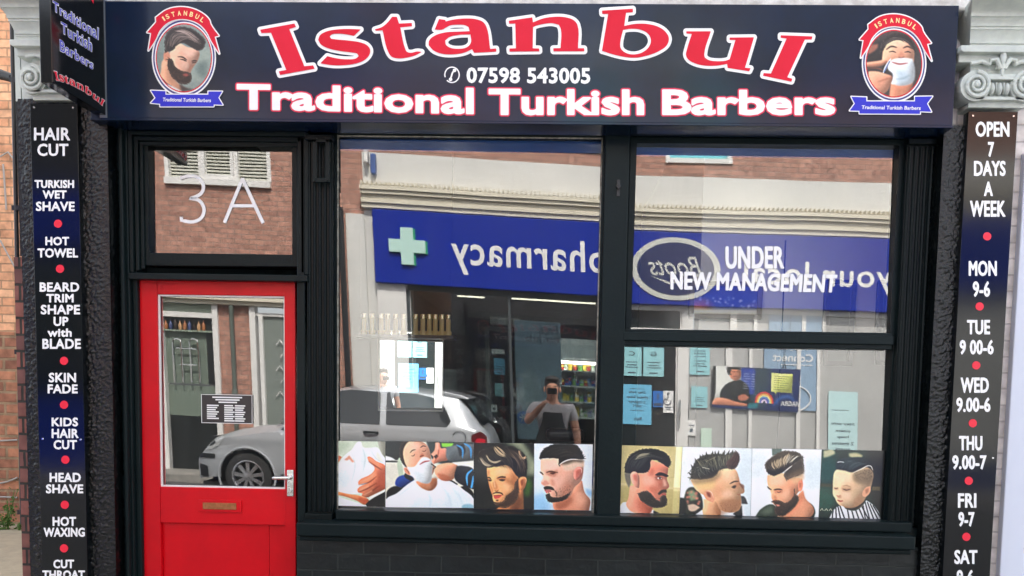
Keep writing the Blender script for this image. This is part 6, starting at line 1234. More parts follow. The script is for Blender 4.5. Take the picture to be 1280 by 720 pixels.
notice(RB, (864, 483, 884, 510.5), CY1, 'smaller pale teal notice in the middle of the sidelight', [], bar)
notice(RB, (858, 525, 870, 544.5), M['paper'], 'small white card low in the sidelight', [], [(.2, .8, .3, .06), (.35, .65, .55, .22)])
notice(RB, (876, 535, 889, 560), mat('pale_green_paper', lin((200, 222, 205)), .6), 'pale green sheet at the foot of the sidelight', [], [])
notice(RB, (1036, 489, 1070, 575), mat('pale_aqua_poster', lin((190, 222, 222)), .6), 'tall pale aqua poster about two metres distance in the right window', [('Stay safe', .1, .9, .5, .05), ('please', .25, .75, .6, .05), ('keep', .3, .7, .69, .05), ('2 metres', .12, .88, .78, .05), ('apart', .25, .75, .87, .05)], [(.1, .7, .27, .008)], name='poster')
vp = notice(RB, (957, 380, 1020, 514), mat('slate_blue_poster', lin((140, 166, 190)), .5), 'slate blue advertisement poster with white lettering in the right window', [], [], name='poster')
a = RB(957, 435); b = MB(); back_text(b, 'Viagra', RB(1015, 432).x, RB(972, 432).x, RB(990, 440).z, .14, 0, .02, -D + .02); back_text(b, 'Connect', RB(1017, 450).x, RB(966, 450).x, RB(990, 452).z, .125, 0, .02, -D + .02); u_ = RB(1016, 457); b.box(RB(976, 457).x, u_.x, -D + .017, -D + .02, u_.z - .006, u_.z + .006)
b.tube([(RB(990, 498).x + .28 * math.cos(t), -D + .02, RB(990, 498).z + .2 * math.sin(t)) for t in np.linspace(-1.2, 1.6, 12)], .012, 6)
lo_ = b.build('lettering', WL, normals=False); put(lo_, vp)
# advertising board with a man
M['advert'] = print_mat('advert_print', .4, .9, .2)  # plain printed ink, nothing glows behind it
qa = [(892, 457.5), (1001.5, 462), (997.5, 515.5), (890, 509.5)]; qw = [RB(x, y, D - .05) for x, y in qa]
av = thing('advert_board', 'dark blue hanging advert board of a man with folded arms and a rainbow', 'advert board', (qw[0] + qw[2]) / 2)
printed_sheet('print', art_advert(), lambda u, v: (qw[0] * (1 - u) + qw[1] * u) * (1 - v) + (qw[3] * (1 - u) + qw[2] * u) * v, [M['advert'], M['black']], av, .02, rim=Vector((0, -1, 0)))
b = MB(); z_ = RB(978, 506, D - .05); back_text(b, 'VIAGRA', RB(999, 506).x, RB(975, 506).x, z_.z - .02, .075, 0, .02, -D + .055); b.build('lettering', WL, av, normals=False)
b = MB(); p_ = RB(981, 460, D - .05); b.tube([p_ + Vector((-.02, 0, -.01)), p_ + Vector((-.015, 0, .05)), p_ + Vector((.015, 0, .05)), p_ + Vector((.02, 0, -.01))], .008, 6); b.tube([p_ + Vector((0, 0, .05)), Vector((p_.x + .02, p_.y, zw1))], .004, 6); b.build('hook', M['black'], av)
# posters and goods in the left pharmacy window
b = MB(); a, c = RL(643, 400, D + .08), RL(704, 552, D + .08); bxr(b, a, c, D + .075, D + .085); fl = b.build('poster', mat('grey_blue_poster', lin((150, 168, 180)), .5, var=(3, lin((110, 130, 150)), .2)), own=True, normals=False)
tag(fl, 'tall grey blue poster about a free flu jab in the dark window', 'poster', NOT)
b = MB(); back_text(b, 'Free', RL(697, 414).x, RL(674, 414).x, RL(685, 419, D + .08).z, .15, 0, .01, -D - .072); back_text(b, 'flu jab', RL(700, 428).x, RL(657, 428).x, RL(680, 431, D + .08).z, .15, 0, .01, -D - .072); put(b.build('lettering', INK, normals=False), fl)
b = MB(); s0 = RL(654.5, 522, D + .07); b.lathe([(.1, -D - .074), (.1, -D - .07)], (s0.x, 0, s0.z), 'y', 28); put(b.build('blue_disc', BSG), fl)
b = MB()
for k in range(6): t = k * math.pi / 3; b.tube([(s0.x, -D - .066, s0.z), (s0.x + .07 * math.cos(t), -D - .066, s0.z + .07 * math.sin(t))], .009, 6)
put(b.build('snowflake', WL), fl)
b = MB(); pc = RL(662, 490, D + .07); b.ell((pc.x, -D - .073, pc.z), .2, .002, .34, 20, 10); put(b.build('pale_figure', mat('washed_print', lin((186, 200, 206)), .6, var=(8, lin((120, 140, 150)), .2))), fl)
# white display cabinet with goods
a, c = RL(680, 424, D + .5), RL(748, 523, D + .5); cab = thing('display_cabinet', 'white display cabinet with added glow strips, full of small packets in the pharmacy window', 'cabinet', ((a.x + c.x) / 2, -D - .5, c.z))
WC = mat('bright_white_cabinet', (.8, .8, .78), .5); b = MB(); x0, x1, z0, z1 = a.x, c.x, c.z, a.z
b.box(x0, x1, -D - .55, -D - .53, z0, z1); b.box(x0, x0 + .03, -D - .53, -D - .2, z0, z1); b.box(x1 - .03, x1, -D - .53, -D - .2, z0, z1)
hs = [0, .2, .4, .6, .74, 1.0]
for h in hs: b.box(x0 + .031, x1 - .031, -D - .529, -D - .2, z0 + (z1 - z0) * h - .012, z0 + (z1 - z0) * h + .012)
b.box(x0 + .031, x1 - .031, -D - .2, -D - .19, z0 + (z1 - z0) * .76, z1 - .013); b.build('case', WC, cab)
b = MB(); b.box(x0 + .03, x1 - .03, -D - .24, -D - .205, z1 - .05, z1 - .014); b.box(x0 + .04, x1 - .04, -D - .24, -D - .21, z0 + (z1 - z0) * .74 - .06, z0 + (z1 - z0) * .74 - .02); b.build('added_glow_strip', mat('added_cabinet_glow', (1, .97, .9), .5, emit=9.0), cab)  # glow added to brighten the shelves, no known lamp here
cols = [(230, 190, 40), (40, 90, 190), (240, 240, 236), (200, 60, 50), (120, 180, 90), (240, 210, 90), (150, 170, 200)]
pm = [mat('packet_card', lin(c_), .5) for c_ in cols]; rr = random.Random(4); protos = {}
for sidx in range(4):
    zz0 = z0 + (z1 - z0) * hs[sidx] + .0125; u = x0 + .05
    while u < x1 - .1:
        k = rr.randrange(len(pm)); w_ = rr.uniform(.03, .07); h_ = rr.uniform(.08, .16)
        mb = MB(); mb.box(u, u + w_, -D - .4, -D - .3, zz0, zz0 + h_, 0); mb.box(u + .004, u + w_ - .004, -D - .3, -D - .2985, zz0 + h_ * .5, zz0 + h_ * .8, 1)
        tag(mb.build('packet', [pm[k], pm[(k + 2) % 7]], own=True), '%s packet on the %s shelf of the white display cabinet' % (('golden yellow', 'royal blue', 'white', 'red', 'green', 'pale yellow', 'pale blue')[k], ('bottom', 'second', 'third', 'upper')[sidx]), 'packet', 'packets in the display cabinet'); u += w_ + rr.uniform(.004, .03)
# door post with cards, fan heater box above
b = MB(); bxr(b, RL(607, 408, D + .6), RL(641, 408, D + .6) + Vector((0, 0, -.09)), D + .5, D + .75); bxr(b, RL(606, 409, D + .6), RL(614, 520, D + .6), D + .55, D + .7, 0); bxr(b, RL(634, 409, D + .6), RL(641, 545, D + .6), D + .55, D + .7, 0)
tag(b.build('inner_doorway', mat('grey_green_trim', (.12, .14, .13), .6), own=True), 'grey inner doorway behind the pharmacy window', 'doorway')
b = MB(); a, c = RL(613, 396, D + .55), RL(650, 408, D + .55); b.box(a.x, c.x, -D - .7, -D - .5, c.z, a.z); b.box(a.x + .12, a.x + .25, -D - .5, -D - .49, c.z + .01, a.z - .01, 1)
tag(b.build('air_curtain', [mat('cream_plastic', (.5, .49, .44), .5), M['paper']], own=True, bevel=.03), 'rounded cream heater box above the inner doorway', 'heater')
notice(RL, (612, 434, 629, 441), M['paper'], 'white strip sign hanging in the inner doorway', [], [], D + .45); notice(RL, (615, 446, 630, 468), CY2, 'sky blue notice hanging in the inner doorway', [], bar, D + .45); notice(RL, (616, 478, 628, 496), CY1, 'lower pale teal notice hanging in the inner doorway', [], bar, D + .45); notice(RL, (611, 506, 619, 516), M['paper'], 'tiny white card at the foot of the inner doorway', [], [(.3, .7, .4, .3)], D + .45)
notice(RL, (553, 461, 570, 489), mat('faint_grey_card', (.16, .17, .17), .6), 'faint grey card in the dark window beside the car aerial', [], [(.2, .8, .3, .06), (.2, .8, .5, .06)], D + .1)

# the brick house left of the pharmacy
hs_ = thing('brick_house', 'red brick house with a white three light window and shop doors beside the pharmacy', 'house', (-5.5, -D, 0))
fw0, fw1, fz0w = RF(206, 200).x, RF(338, 200).x, RF(270, 228).z; fz1w = fz0w + 1.15
zlow = RD(270, 376).z; pA, pB = RD(197, 450).x, RD(276, 450).x; pC, pD_ = RD(315, 450).x, RD(372, 450).x; xend = xl - .002
b = MB(); b.box(-6.45, fw0, -D - .3, -D, zlow, 6.1); b.box(fw0, fw1, -D - .3, -D, zlow, fz0w - .06); b.box(fw0, fw1, -D - .3, -D, fz1w + .06, 6.1); b.box(fw1, xend, -D - .3, -D, zlow, 6.1); b.box(-6.45, pA - .1, -D - .3, -D, 0, zlow - .001); b.box(pB, pC, -D - .3, -D, 0, zlow - .001); b.box(pD_, xend, -D - .3, -D, 0, zlow - .001); b.build('wall', RBK, hs_)
b = MB(); f = .06
b.box(fw0, fw1, -D - .1, -D + .06, fz0w - .06, fz0w + .04); b.box(fw0, fw1, -D - .1, -D + .01, fz1w - .04, fz1w + .06)
xm = [fw0, RF(250.5, 200).x - f / 2, RF(295, 200).x - f / 2, fw1 - f]
for x in xm: b.box(x, x + f, -D - .1, -D + .012, fz0w + .04, fz1w - .04)
uw = b.build('upper_window', WP, hs_, bevel=.004)
b = MB(); b.box(xm[1] + f, xm[2], -D - .06, -D + .03, fz0w + .041, fz0w + .11); b.box(xm[1] + f, xm[1] + f + .05, -D - .06, -D + .03, fz0w + .111, fz1w - .05); b.box(xm[2] - .05, xm[2], -D - .06, -D + .03, fz0w + .111, fz1w - .05); b.build('sash', WP, uw)
b = MB()
for k in range(22): z = fz0w + .07 + k * .05; b.box(fw0 + f, fw1 - f, -D - .1, -D - .06, z, z + .026)
b.build('venetian_blind', mat('cream_blind_slat', (.6, .6, .52), .5), uw)
b = MB(); b.box(fw0 + f, fw1 - f, -D - .14, -D - .11, fz0w + .04, fz1w - .04); b.build('glazing', mat('dark_green_glass', (.03, .06, .045), .1), uw)
b = MB(); b.box(pA - .15, pD_ + .1, -D, -D + .16, zlow + .002, zlow + .1); b.box(pA - .1, pD_ + .05, -D, -D + .1, zlow - .06, zlow + .001); b.build('cornice', CRM, hs_)
g1, g2, g3 = RD(207, 450).x, RD(269, 450).x, RD(240, 394).z
b = MB(); b.box(pA - .05, g1, -D - .1, -D + .05, 0, zlow - .061); b.box(g2, pB, -D - .1, -D + .05, 0, zlow - .061); b.box(g1, g2, -D - .1, -D + .04, g3 - .04, g3 + .04); b.build('door_frame', WP, hs_, bevel=.004)
GG = mat('sage_green_panel', lin((140, 152, 136)), .5); b = MB(); b.box(g1, g2, -D - .1, -D, g3 + .041, zlow - .061); b.build('head_panel', GG, hs_)
zh1, zh0 = RD(230, 415).z, RD(230, 479).z
b = MB(); b.box(g1, g2, -D - .1, -D - .04, zh1 + .002, g3 - .041); b.box(RD(258, 450).x, g2, -D - .1, -D - .04, zh0, zh1 + .001); b.box(g1, g2, -D - .12, -D - .06, .1, RD(230, 520).z); hd = b.build('shop_door', mat('near_black_door', (.014, .016, .016), .3), hs_)
b = MB(); b.box(g1, RD(258, 450).x - .002, -D - .1, -D - .05, zh0, zh1); b.box(g1, g2, -D - .1, -D - .05, RD(230, 520).z + .002, zh0 - .03); b.build('green_panel', mat('grey_green_panel', lin((112, 124, 112)), .4), hd)
b = MB()
for px in (222, 243):
    a = RD(px - 4, 478, D - .04); c = RD(px + 4, 424, D - .04); r_ = (c.x - a.x) / 2; mx_ = (a.x + c.x) / 2; ar = [(mx_ - r_ * math.cos(t), -D + .03, c.z - r_ + r_ * math.sin(t)) for t in np.linspace(0, math.pi, 9)]
    b.tube([(a.x, -D + .03, a.z)] + ar + [(c.x, -D + .03, a.z)], .016, 8)
za = RD(232, 436, D - .04).z; b.tube([(RD(222, 436).x, -D + .03, za), (RD(247, 436).x, -D + .03, za)], .012, 8); za = RD(232, 456, D - .04).z; b.tube([(RD(226, 456).x, -D + .03, za), (RD(247, 456).x, -D + .03, za)], .012, 8); b.build('hoop_rail', M['chrome'], hd, smooth=True)
rr = random.Random(11); JC = [('rust brown', (170, 110, 70)), ('slate blue', (70, 80, 120)), ('near black', (60, 50, 44)), ('tan', (190, 150, 110))]
for k in range(9):
    u = g1 + .03 + (g2 - g1 - .12) * k / 9; mb = MB(); h_ = rr.uniform(.1, .2); z = zh1 + .03; mb.lathe([(.02, 0), (.028, .01), (.028, h_ * .6), (.012, h_ * .75), (.012, h_)], (u, -D - .02, z), 'z', 10)
    tag(mb.build('jar', mat('jar_glaze', lin(JC[k % 4][1]), .3), own=True, smooth=True), 'small %s jar on the ledge over the black shop door' % JC[k % 4][0], 'jar', 'jars over the black shop door')
b = MB(); b.box(g1, g2, -D - .04, -D + .03, zh1 + .004, zh1 + .028); b.build('ledge', GG, hs_)
dpx = RD(291, 430, D - .08).x; b = MB(); b.tube([(dpx, -D + .08, .1), (dpx, -D + .08, zlow - .07)], .035, 10); b.tube([(dpx, -D + .08, RD(291, 492).z - .04), (dpx, -D + .08, RD(291, 486).z)], [.06, .036], 10); b.build('downpipe', mat('grey_green_pipe', (.10, .12, .10), .5), hs_, smooth=True)
b = MB(); b.box(pC, RD(322, 450).x, -D - .1, -D + .05, 0, zlow - .061); b.box(RD(322, 450).x, pD_, -D - .08, -D + .02, RD(340, 392).z - .05, RD(340, 392).z); b.box(pC, pD_, -D - .1, -D + .03, RD(340, 381).z, zlow - .062); b.box(RD(326, 450).x, RD(331, 450).x, -D - .06, -D + .04, .1, RD(340, 392).z - .051); b.build('side_door_frame', WP, hs_, bevel=.004)
b = MB(); b.box(RD(331, 450).x, pD_, -D - .06, -D - .02, .1, RD(340, 392).z - .051); sd = b.build('side_door', mat('grey_glazed_door', lin((128, 136, 130)), .25, coat=.4), hs_)
b = MB()
for k in range(5): a = RD(350 + (k % 2) * 5, 425 + 16 * k, D - .02); b.tube([a + Vector((-.06, 0, -.08)), a, a + Vector((.05, 0, -.07))], .01, 6)
b.build('frosted_decor', WP, sd)

# roofs over the far side, and an unseen shop added for its reflections
SLT = mat('slate_roof', (.07, .075, .085), .6, bump=(30, .4, .01), var=(3, (.11, .11, .115), .2))
def pitched(x0, x1, ze, zr, parent):
    mb = MB(); mb.prism([(x0, -D + .12, ze), (x0, -D - 3.2, zr), (x0, -D - 6.5, ze)], [(x1, -D + .12, ze), (x1, -D - 3.2, zr), (x1, -D - 6.5, ze)]); return mb.build('roof', SLT, parent)
r1 = pitched(-6.44, xl - .004, 6.102, 8.3, hs_); r2 = pitched(2.6, 7.5, 6.102, 8.9, ph)
for (x, y, r_) in ((-3.4, -D - 3.2, r1), (3.1, -D - 2.8, r2), (6.4, -D - 2.8, r2)):
    mb = MB(); mb.box(x - .35, x + .35, y - .3, y + .3, 7.2, 9.9)
    for k in (-.18, .18): mb.lathe([(.1, 9.9), (.085, 10.3)], (x + k, y, 0), 'z', 12)
    mb.build('chimney', RBK, r_)
mb = MB(); mb.box(xl, 2.6, -D - 5, -D + .04, 6.102, 6.3); mb.build('parapet', WR, ph)
bsx = thing('added_dark_shop', 'added, unseen dark rendered shop with a bright blue sign band, next to the brick house', 'shop', (-9, -D, 0))
mb = MB(); mb.box(-14, -6.46, -D - .3, -D, 0, 6.6); mb.build('wall', mat('charcoal_render', (.03, .03, .032), .8, bump=(30, .3, .008)), bsx)  # kept dark so the left pillar board reflects black
mb = MB(); mb.box(-13, -6.6, -D + .001, -D + .14, 3.5, 4.35); mb.build('sign_band', BLU, bsx, bevel=.006)
mb = MB(); mb.box(-12.8, -6.7, -D + .001, -D + .05, .12, 1.25); mb.build('lower_panel', BLU, bsx); mb = MB(); mb.box(-12.8, -6.7, -D + .001, -D + .03, 1.3, 3.3); mb.build('shop_window', mat('dark_shop_glass', (.015, .02, .022), .08), bsx)
# ---------------------------------------------------------------- the parked car
def interp(x, xs, ys): return float(np.interp(x, xs, ys))
CD, CW = 6.15, .83
XF = RD(238, 560, CD).x; CLEN = 3.9; CYC = -CD - CW
def c_top(u): return interp(u, [0, .04, .12, .3, .6, .9, 1.08, 1.3, 1.62, 1.9, 2.3, 2.8, 3.2, 3.42, 3.55, 3.72, 3.8, 3.86, 3.9], [.5, .60, .70, .82, .92, .975, 1.0, 1.14, 1.34, 1.425, 1.46, 1.455, 1.425, 1.39, 1.26, 1.02, .94, .80, .55])
def c_belt(u): return min(interp(u, [0, .3, 1.0, 2.5, 3.5, 3.9], [.50, .78, .90, .94, .97, .95]), c_top(u) - .04)
def c_plan(u): return CW * (1 - .24 * max(0, 1 - u / .55) ** 2.2 - .15 * max(0, (u - 3.35) / .55) ** 2.2)
def c_low(u, z): return c_plan(u) * interp(z, [.18, .28, .42, .55, .72, .8, .96], [.93, .965, .985, .99, .985, .995, .955])
def c_side(u, z):
    zb_, t = c_belt(u), c_top(u)
    if z <= zb_: return c_low(u, z)
    f = (z - zb_) / max(t - zb_, 1e-3); return c_low(u, zb_) * (1 - .24 * f) if f < .93 else c_low(u, zb_) * (1 - .24 * .93) * max(0, (1 - f) / .07) ** .5
us = np.concatenate([np.linspace(0, .3, 14), np.linspace(.32, 3.5, 130), np.linspace(3.53, 3.9, 16)]); low = np.linspace(.18, 1, 18); up = [.1, .25, .4, .55, .7, .82, .9, .95, .98, 1.0]
car = thing('parked_car', 'silver three door hatchback parked across the street, seen in the glass', 'car', (XF + 1.95, CYC, 0))
SIL = mat('silver_car_paint', (.52, .545, .57), .3, .35, coat=.8); BLK = mat('black_car_trim', (.014, .015, .016), .4); CGL = mat('dark_car_glass', (.018, .022, .024), .06, coat=.8); TYR = mat('tyre_rubber', (.02, .02, .02), .8); RIM = mat('alloy_rim', (.5, .5, .52), .3, .8)
WHEELS = ((.72, .31), (3.22, .31)); AR = .36
b = MB(); rings = []
for u in us:
    ring = []; zb_, t = c_belt(u), c_top(u)
    for f in low: z = .18 + (zb_ - .18) * f; ring.append((c_side(u, z), z))
    for f in up:
        z = zb_ + (t - zb_) * f; ring.append((c_side(u, z) if f < .96 else c_low(u, zb_) * .76 * (.62 if f < .99 else .25), z if f < .96 else zb_ + (t - zb_) * (.985 if f < .99 else 1)))
    ring.append((0, t + .012)); rings.append(ring)
nr = len(rings[0])
for s in (1, -1):
    k0 = len(b.v)
    for u, ring in zip(us, rings): b.v += [(XF + u, CYC + s * w, z) for w, z in ring]
    for i in range(len(us) - 1):
        for j in range(nr - 1):
            um = (us[i] + us[i + 1]) / 2; zm = (rings[i][j][1] + rings[i][j + 1][1]) / 2
            if j < len(low) and any((um - wu) ** 2 + (zm - wz) ** 2 < AR * AR for wu, wz in WHEELS): continue
            b.f.append((k0 + i * nr + j, k0 + (i + 1) * nr + j, k0 + (i + 1) * nr + j + 1, k0 + i * nr + j + 1)); b.m.append(0)
    for e in (0, len(us) - 1):
        for j in range(nr - 1): w0, z0_ = rings[e][j]; w1, z1_ = rings[e][j + 1]; x = XF + us[e]; b.face([(x, CYC + s * w0, z0_), (x, CYC + s * w1, z1_), (x, CYC, z1_), (x, CYC, z0_)])
b.build('body', SIL, car, smooth=True)
b = MB(); b.box(XF + .15, XF + 3.75, CYC - .55, CYC + .55, .2, .8); b.box(XF + .1, XF + 3.8, CYC - .74, CYC + .74, .17, .215); b.build('underbody', BLK, car)
def side_patch(name, poly, off, m, s=1, parent=car, n=14):
    """panel of the near or far flank: outline in (u, z), standing off the skin"""
    p = smooth_poly(poly, 3, 50); a, b_ = p, np.roll(p, -1, 0); xs, ys, Dm = sdf_grid(a, b_, .01, 40); v, f = iso_fill(xs, ys, Dm, 0, False)
    mb = MB(); mb.raw([(XF + q[0], CYC + s * (c_side(q[0], q[1]) + off), q[1]) for q in v], f); return mb.build(name, m, parent, smooth='all')
for s in (1, -1):
    side_patch('side_window', [(1.42, .955), (1.62, 1.19), (1.86, 1.36), (2.42, 1.385), (2.42, .965)], .006, CGL, s); side_patch('side_window', [(2.50, .97), (2.50, 1.385), (3.08, 1.355), (3.24, 1.25), (3.34, 1.06), (3.29, .985)], .006, CGL, s)
    side_patch('quarter_window', [(1.14, .93), (1.36, 1.10), (1.36, .945)], .006, CGL, s)
    side_patch('bumper_strip', [(.02, .52), (.30, .53), (.30, .585), (.03, .58)], .012, BLK, s); side_patch('bumper_grille', [(.03, .28), (.17, .27), (.17, .42), (.03, .44)], .008, BLK, s)
    side_patch('door_seam', [(2.452, .32), (2.452, .95), (2.464, .95), (2.464, .32)], .003, BLK, s); side_patch('door_seam', [(1.20, .32), (1.20, .88), (1.21, .88), (1.21, .32)], .003, BLK, s)
    hl = side_patch('headlight', [(.07, .66), (.13, .74), (.40, .83), (.44, .80), (.36, .70), (.16, .63)], .010, mat('headlight_glass', (.62, .64, .64), .08, .3, coat=1), s); side_patch('lamp_reflector', [(.16, .69), (.20, .74), (.30, .77), (.32, .73), (.22, .68)], .014, mat('lamp_inner', (.08, .09, .09), .1, .8), s, hl)
    tl = side_patch('tail_light', [(3.62, .62), (3.60, .90), (3.72, .95), (3.80, .90), (3.82, .62)], .010, mat('dark_red_lens', (.10, .006, .008), .1, coat=1), s); side_patch('lamp_lens', [(3.66, .80), (3.66, .86), (3.78, .86), (3.78, .80)], .014, mat('red_lens', (.6, .02, .04), .15), s, tl)
    b = MB(); b.tube([(XF + 2.22, CYC + s * (c_side(2.22, .86) + .008), .86), (XF + 2.25, CYC + s * (c_side(2.25, .86) + .04), .865), (XF + 2.37, CYC + s * (c_side(2.37, .86) + .04), .865), (XF + 2.4, CYC + s * (c_side(2.4, .86) + .008), .86)], .016, 8); b.build('handle', BLK, car, smooth=True)
    b = MB(); b.ell((XF + 1.42, CYC + s * (CW + .07), .99), .07, .09, .065, 14, 10); b.tube([(XF + 1.42, CYC + s * (c_side(1.42, .93) - .01), .95), (XF + 1.42, CYC + s * (CW + .05), .97)], .02, 8); b.build('door_mirror', BLK, car, smooth=True)
    for wu, wz in WHEELS:
        b = MB(); b.tube([(XF + wu + (AR + .012) * math.cos(t), CYC + s * (c_side(wu + .3 * math.cos(t), .4) + .004), wz + (AR + .012) * math.sin(t)) for t in np.linspace(-.35, math.pi + .35, 26)], .016, 8); b.build('wheel_arch', SIL, car, smooth=True)
b = MB(); fc = XF + 3.45; b.tube([(fc + .085 * math.cos(t), CYC + c_side(3.45, .86) + .002, .86 + .085 * math.sin(t)) for t in np.linspace(0, 2 * math.pi, 24)], .004, 5, caps=False); b.build('fuel_flap', BLK, car)
# rear window, windscreen, spoiler, bumper, aerial
def top_patch(name, u0, u1, wf, off, m):
    mb = MB(); n = 10; v = []; f = []
    for i in range(n + 1):
        u = u0 + (u1 - u0) * i / n
        for j in range(n + 1): t = (2 * j / n - 1); w_ = c_low(u, c_belt(u)) * wf(i / n) * t; v.append((XF + u + (off if u > 2.5 else -off), CYC + w_, c_top(u) + off + .012 * (1 - abs(t))))
    for i in range(n):
        for j in range(n): a = i * (n + 1) + j; f.append((a, a + 1, a + n + 2, a + n + 1))
    mb.raw(v, f); return mb.build(name, m, car, smooth='all')
top_patch('windscreen', 1.12, 1.78, lambda t: .90 - .16 * t, .012, CGL); top_patch('rear_window', 3.46, 3.73, lambda t: .70 + .12 * t, .016, CGL)
b = MB(); sp_ = [(3.2, 1.445), (3.46, 1.40), (3.56, 1.365), (3.53, 1.345), (3.2, 1.40)]; b.prism([(XF + u, CYC + .56, z) for u, z in sp_], [(XF + u, CYC - .56, z) for u, z in sp_]); b.build('roof_spoiler', SIL, car, bevel=.008)
b = MB(); b.tube([(XF + 3.02, CYC, 1.46), (XF + 3.22, CYC + .0, 1.68)], [.012, .005], 8); b.build('aerial', BLK, car)
def make_wheel(wu, wz, s):
    y = CYC + s * (CW - .13); o = MB(); pr = [(.2, -.09), (.27, -.095), (.305, -.075), (.31, 0), (.305, .075), (.27, .095), (.205, .09)]
    o.lathe(pr, (XF + wu, y, wz), 'y', 36, 0, True); w_ = o.build('wheel', TYR, car, smooth=True)
    r = MB(); yy = y + s * .092
    r.lathe([(.205, -.012), (.212, .006), (.2, .01), (.185, -.01), (.185, -.05)], (XF + wu, yy, wz), 'y', 36, 0, True)
    for k in range(9):
        t = 2 * math.pi * k / 9 + .2; d = Vector((math.cos(t), 0, math.sin(t))); q = Vector((-math.sin(t), 0, math.cos(t))); c = Vector((XF + wu, yy - s * .012, wz)); i0, i1 = c + d * .03, c + d * .192; e = Vector((0, s * .014, 0))
        r.prism([i0 + q * .018 + e, i1 + q * .026, i1 - q * .026, i0 - q * .018 + e], [i0 + q * .018 - e, i1 + q * .026 - e * 2, i1 - q * .026 - e * 2, i0 - q * .018 - e])
    r.lathe([(.045, -.02), (.045, .008), (.03, .014)], (XF + wu, yy - s * .006, wz), 'y', 18); r.build('rim', RIM, w_, smooth=True)
    h = MB(); h.lathe([(.18, -.02), (.18, -.012)], (XF + wu, yy - s * .06, wz), 'y', 24); h.build('brake_disc', BLK, w_)
for wu, wz in WHEELS:
    for s in (1, -1): make_wheel(wu, wz, s)

# ---------------------------------------------------------------- the person taking the picture
SKIN = mat('skin', lin((206, 150, 122)), .55, bump=(80, .08, .002)); HAIR = mat('dark_short_hair', (.018, .014, .012), .6, bump=(160, .6, .006)); TEE = mat('white_cotton', (.46, .45, .46), .85, bump=(60, .2, .004)); APR = mat('black_apron_cloth', (.016, .016, .018), .8, bump=(60, .2, .004)); JEAN = mat('dark_denim', (.02, .025, .04), .9)
PY = -4.36
def skinned(name, verts, edges, m, parent=None, root=0, sub=2, extra=None):
    me = bpy.data.meshes.new(name); me.from_pydata([v[:3] for v in verts], edges, []); o = bpy.data.objects.new(name, me); COL.objects.link(o)
    o.modifiers.new('skin', 'SKIN'); s = o.modifiers.new('sub', 'SUBSURF'); s.levels = sub; s.render_levels = sub
    for i, v in enumerate(verts): sv = me.skin_vertices[0].data[i]; sv.radius = v[3]; sv.use_root = (i == root)
    dg = bpy.context.evaluated_depsgraph_get(); me2 = bpy.data.meshes.new_from_object(o.evaluated_get(dg)); bpy.data.objects.remove(o); bpy.data.meshes.remove(me)
    mb = MB(); mb.raw([v.co[:] for v in me2.vertices], [tuple(p.vertices) for p in me2.polygons]); bpy.data.meshes.remove(me2)
    if extra: extra(mb)
    return mb.build(name, m, parent, smooth='all', normals=False)
pv = [(0, PY, .96, (.15, .10)), (0, PY, 1.12, (.14, .095)), (0, PY, 1.28, (.16, .10)), (0, PY + .01, 1.385, (.07, .065)), (0, PY + .02, 1.44, (.055, .058)), (0, PY + .045, 1.505, (.070, .088)), (0, PY + .045, 1.58, (.074, .092)), (0, PY + .035, 1.64, (.05, .06)),
      (-.19, PY, 1.335, (.058, .058)), (-.27, PY + .11, 1.18, (.042, .042)), (-.12, PY + .23, 1.355, (.031, .033)), (-.055, PY + .262, 1.425, (.034, .018)),
      (.19, PY, 1.335, (.058, .058)), (.25, PY + .02, 1.08, (.044, .044)), (.26, PY + .1, .90, (.032, .034)), (.255, PY + .13, .82, (.02, .038)),
      (-.10, PY, .86, (.09, .095)), (-.11, PY + .01, .50, (.058, .062)), (-.115, PY - .03, .09, (.04, .045)), (-.12, PY + .09, .035, (.042, .03)),
      (.10, PY, .86, (.09, .095)), (.11, PY + .01, .50, (.058, .062)), (.115, PY - .03, .09, (.04, .045)), (.12, PY + .09, .035, (.042, .03))]
pe = [(0, 1), (1, 2), (2, 3), (3, 4), (4, 5), (5, 6), (6, 7), (2, 8), (8, 9), (9, 10), (10, 11), (2, 12), (12, 13), (13, 14), (14, 15), (0, 16), (16, 17), (17, 18), (18, 19), (0, 20), (20, 21), (21, 22), (22, 23)]
def finger(mb, pts, r):
    mb.tube(pts, [r, r * .95, r * .85, r * .6][:len(pts)], 8)
HC = Vector((0, PY + .045, 1.548))
def face(mb):
    mb.ell((0, HC.y + .088, HC.z - .018), .013, .02, .024, 10, 8)                    # nose
    for s in (-1, 1):
        mb.ell((s * .083, HC.y - .005, HC.z - .012), .01, .02, .032, 10, 8)           # ears
    # raised hand: fingers curl round the phone from below
    h = Vector((-.055, PY + .262, 1.425)); ph_y = -4.085
    for k in range(4):
        bx_ = -.075 + .021 * k; L = (.9, 1, 1.02, .85)[k]
        finger(mb, [(bx_ + .015, PY + .255, 1.43), (bx_ + .03, ph_y - .018, 1.462 + .004 * k), (bx_ + .035, ph_y - .016, 1.462 + .045 * L), (bx_ + .036, ph_y - .012, 1.462 + .07 * L)], .009)
    finger(mb, [(-.03, PY + .25, 1.42), (.0, PY + .27, 1.45), (.005, ph_y + .012, 1.478), (.008, ph_y + .012, 1.492)], .010)
    g = Vector((.255, PY + .13, .82))                                               # hanging hand
    for k in range(4): finger(mb, [(.255, g.y - .03 + .02 * k, .80), (.252, g.y - .032 + .022 * k, .755), (.242, g.y - .03 + .022 * k, .72), (.228, g.y - .03 + .022 * k, .70)], .009)
    finger(mb, [(.25, g.y + .03, .84), (.23, g.y + .055, .80), (.222, g.y + .058, .77)], .010)
person = skinned('person', pv, pe, SKIN, extra=face)
tag(person, 'man in a white T-shirt and black apron photographing with a phone at his eye', 'person')
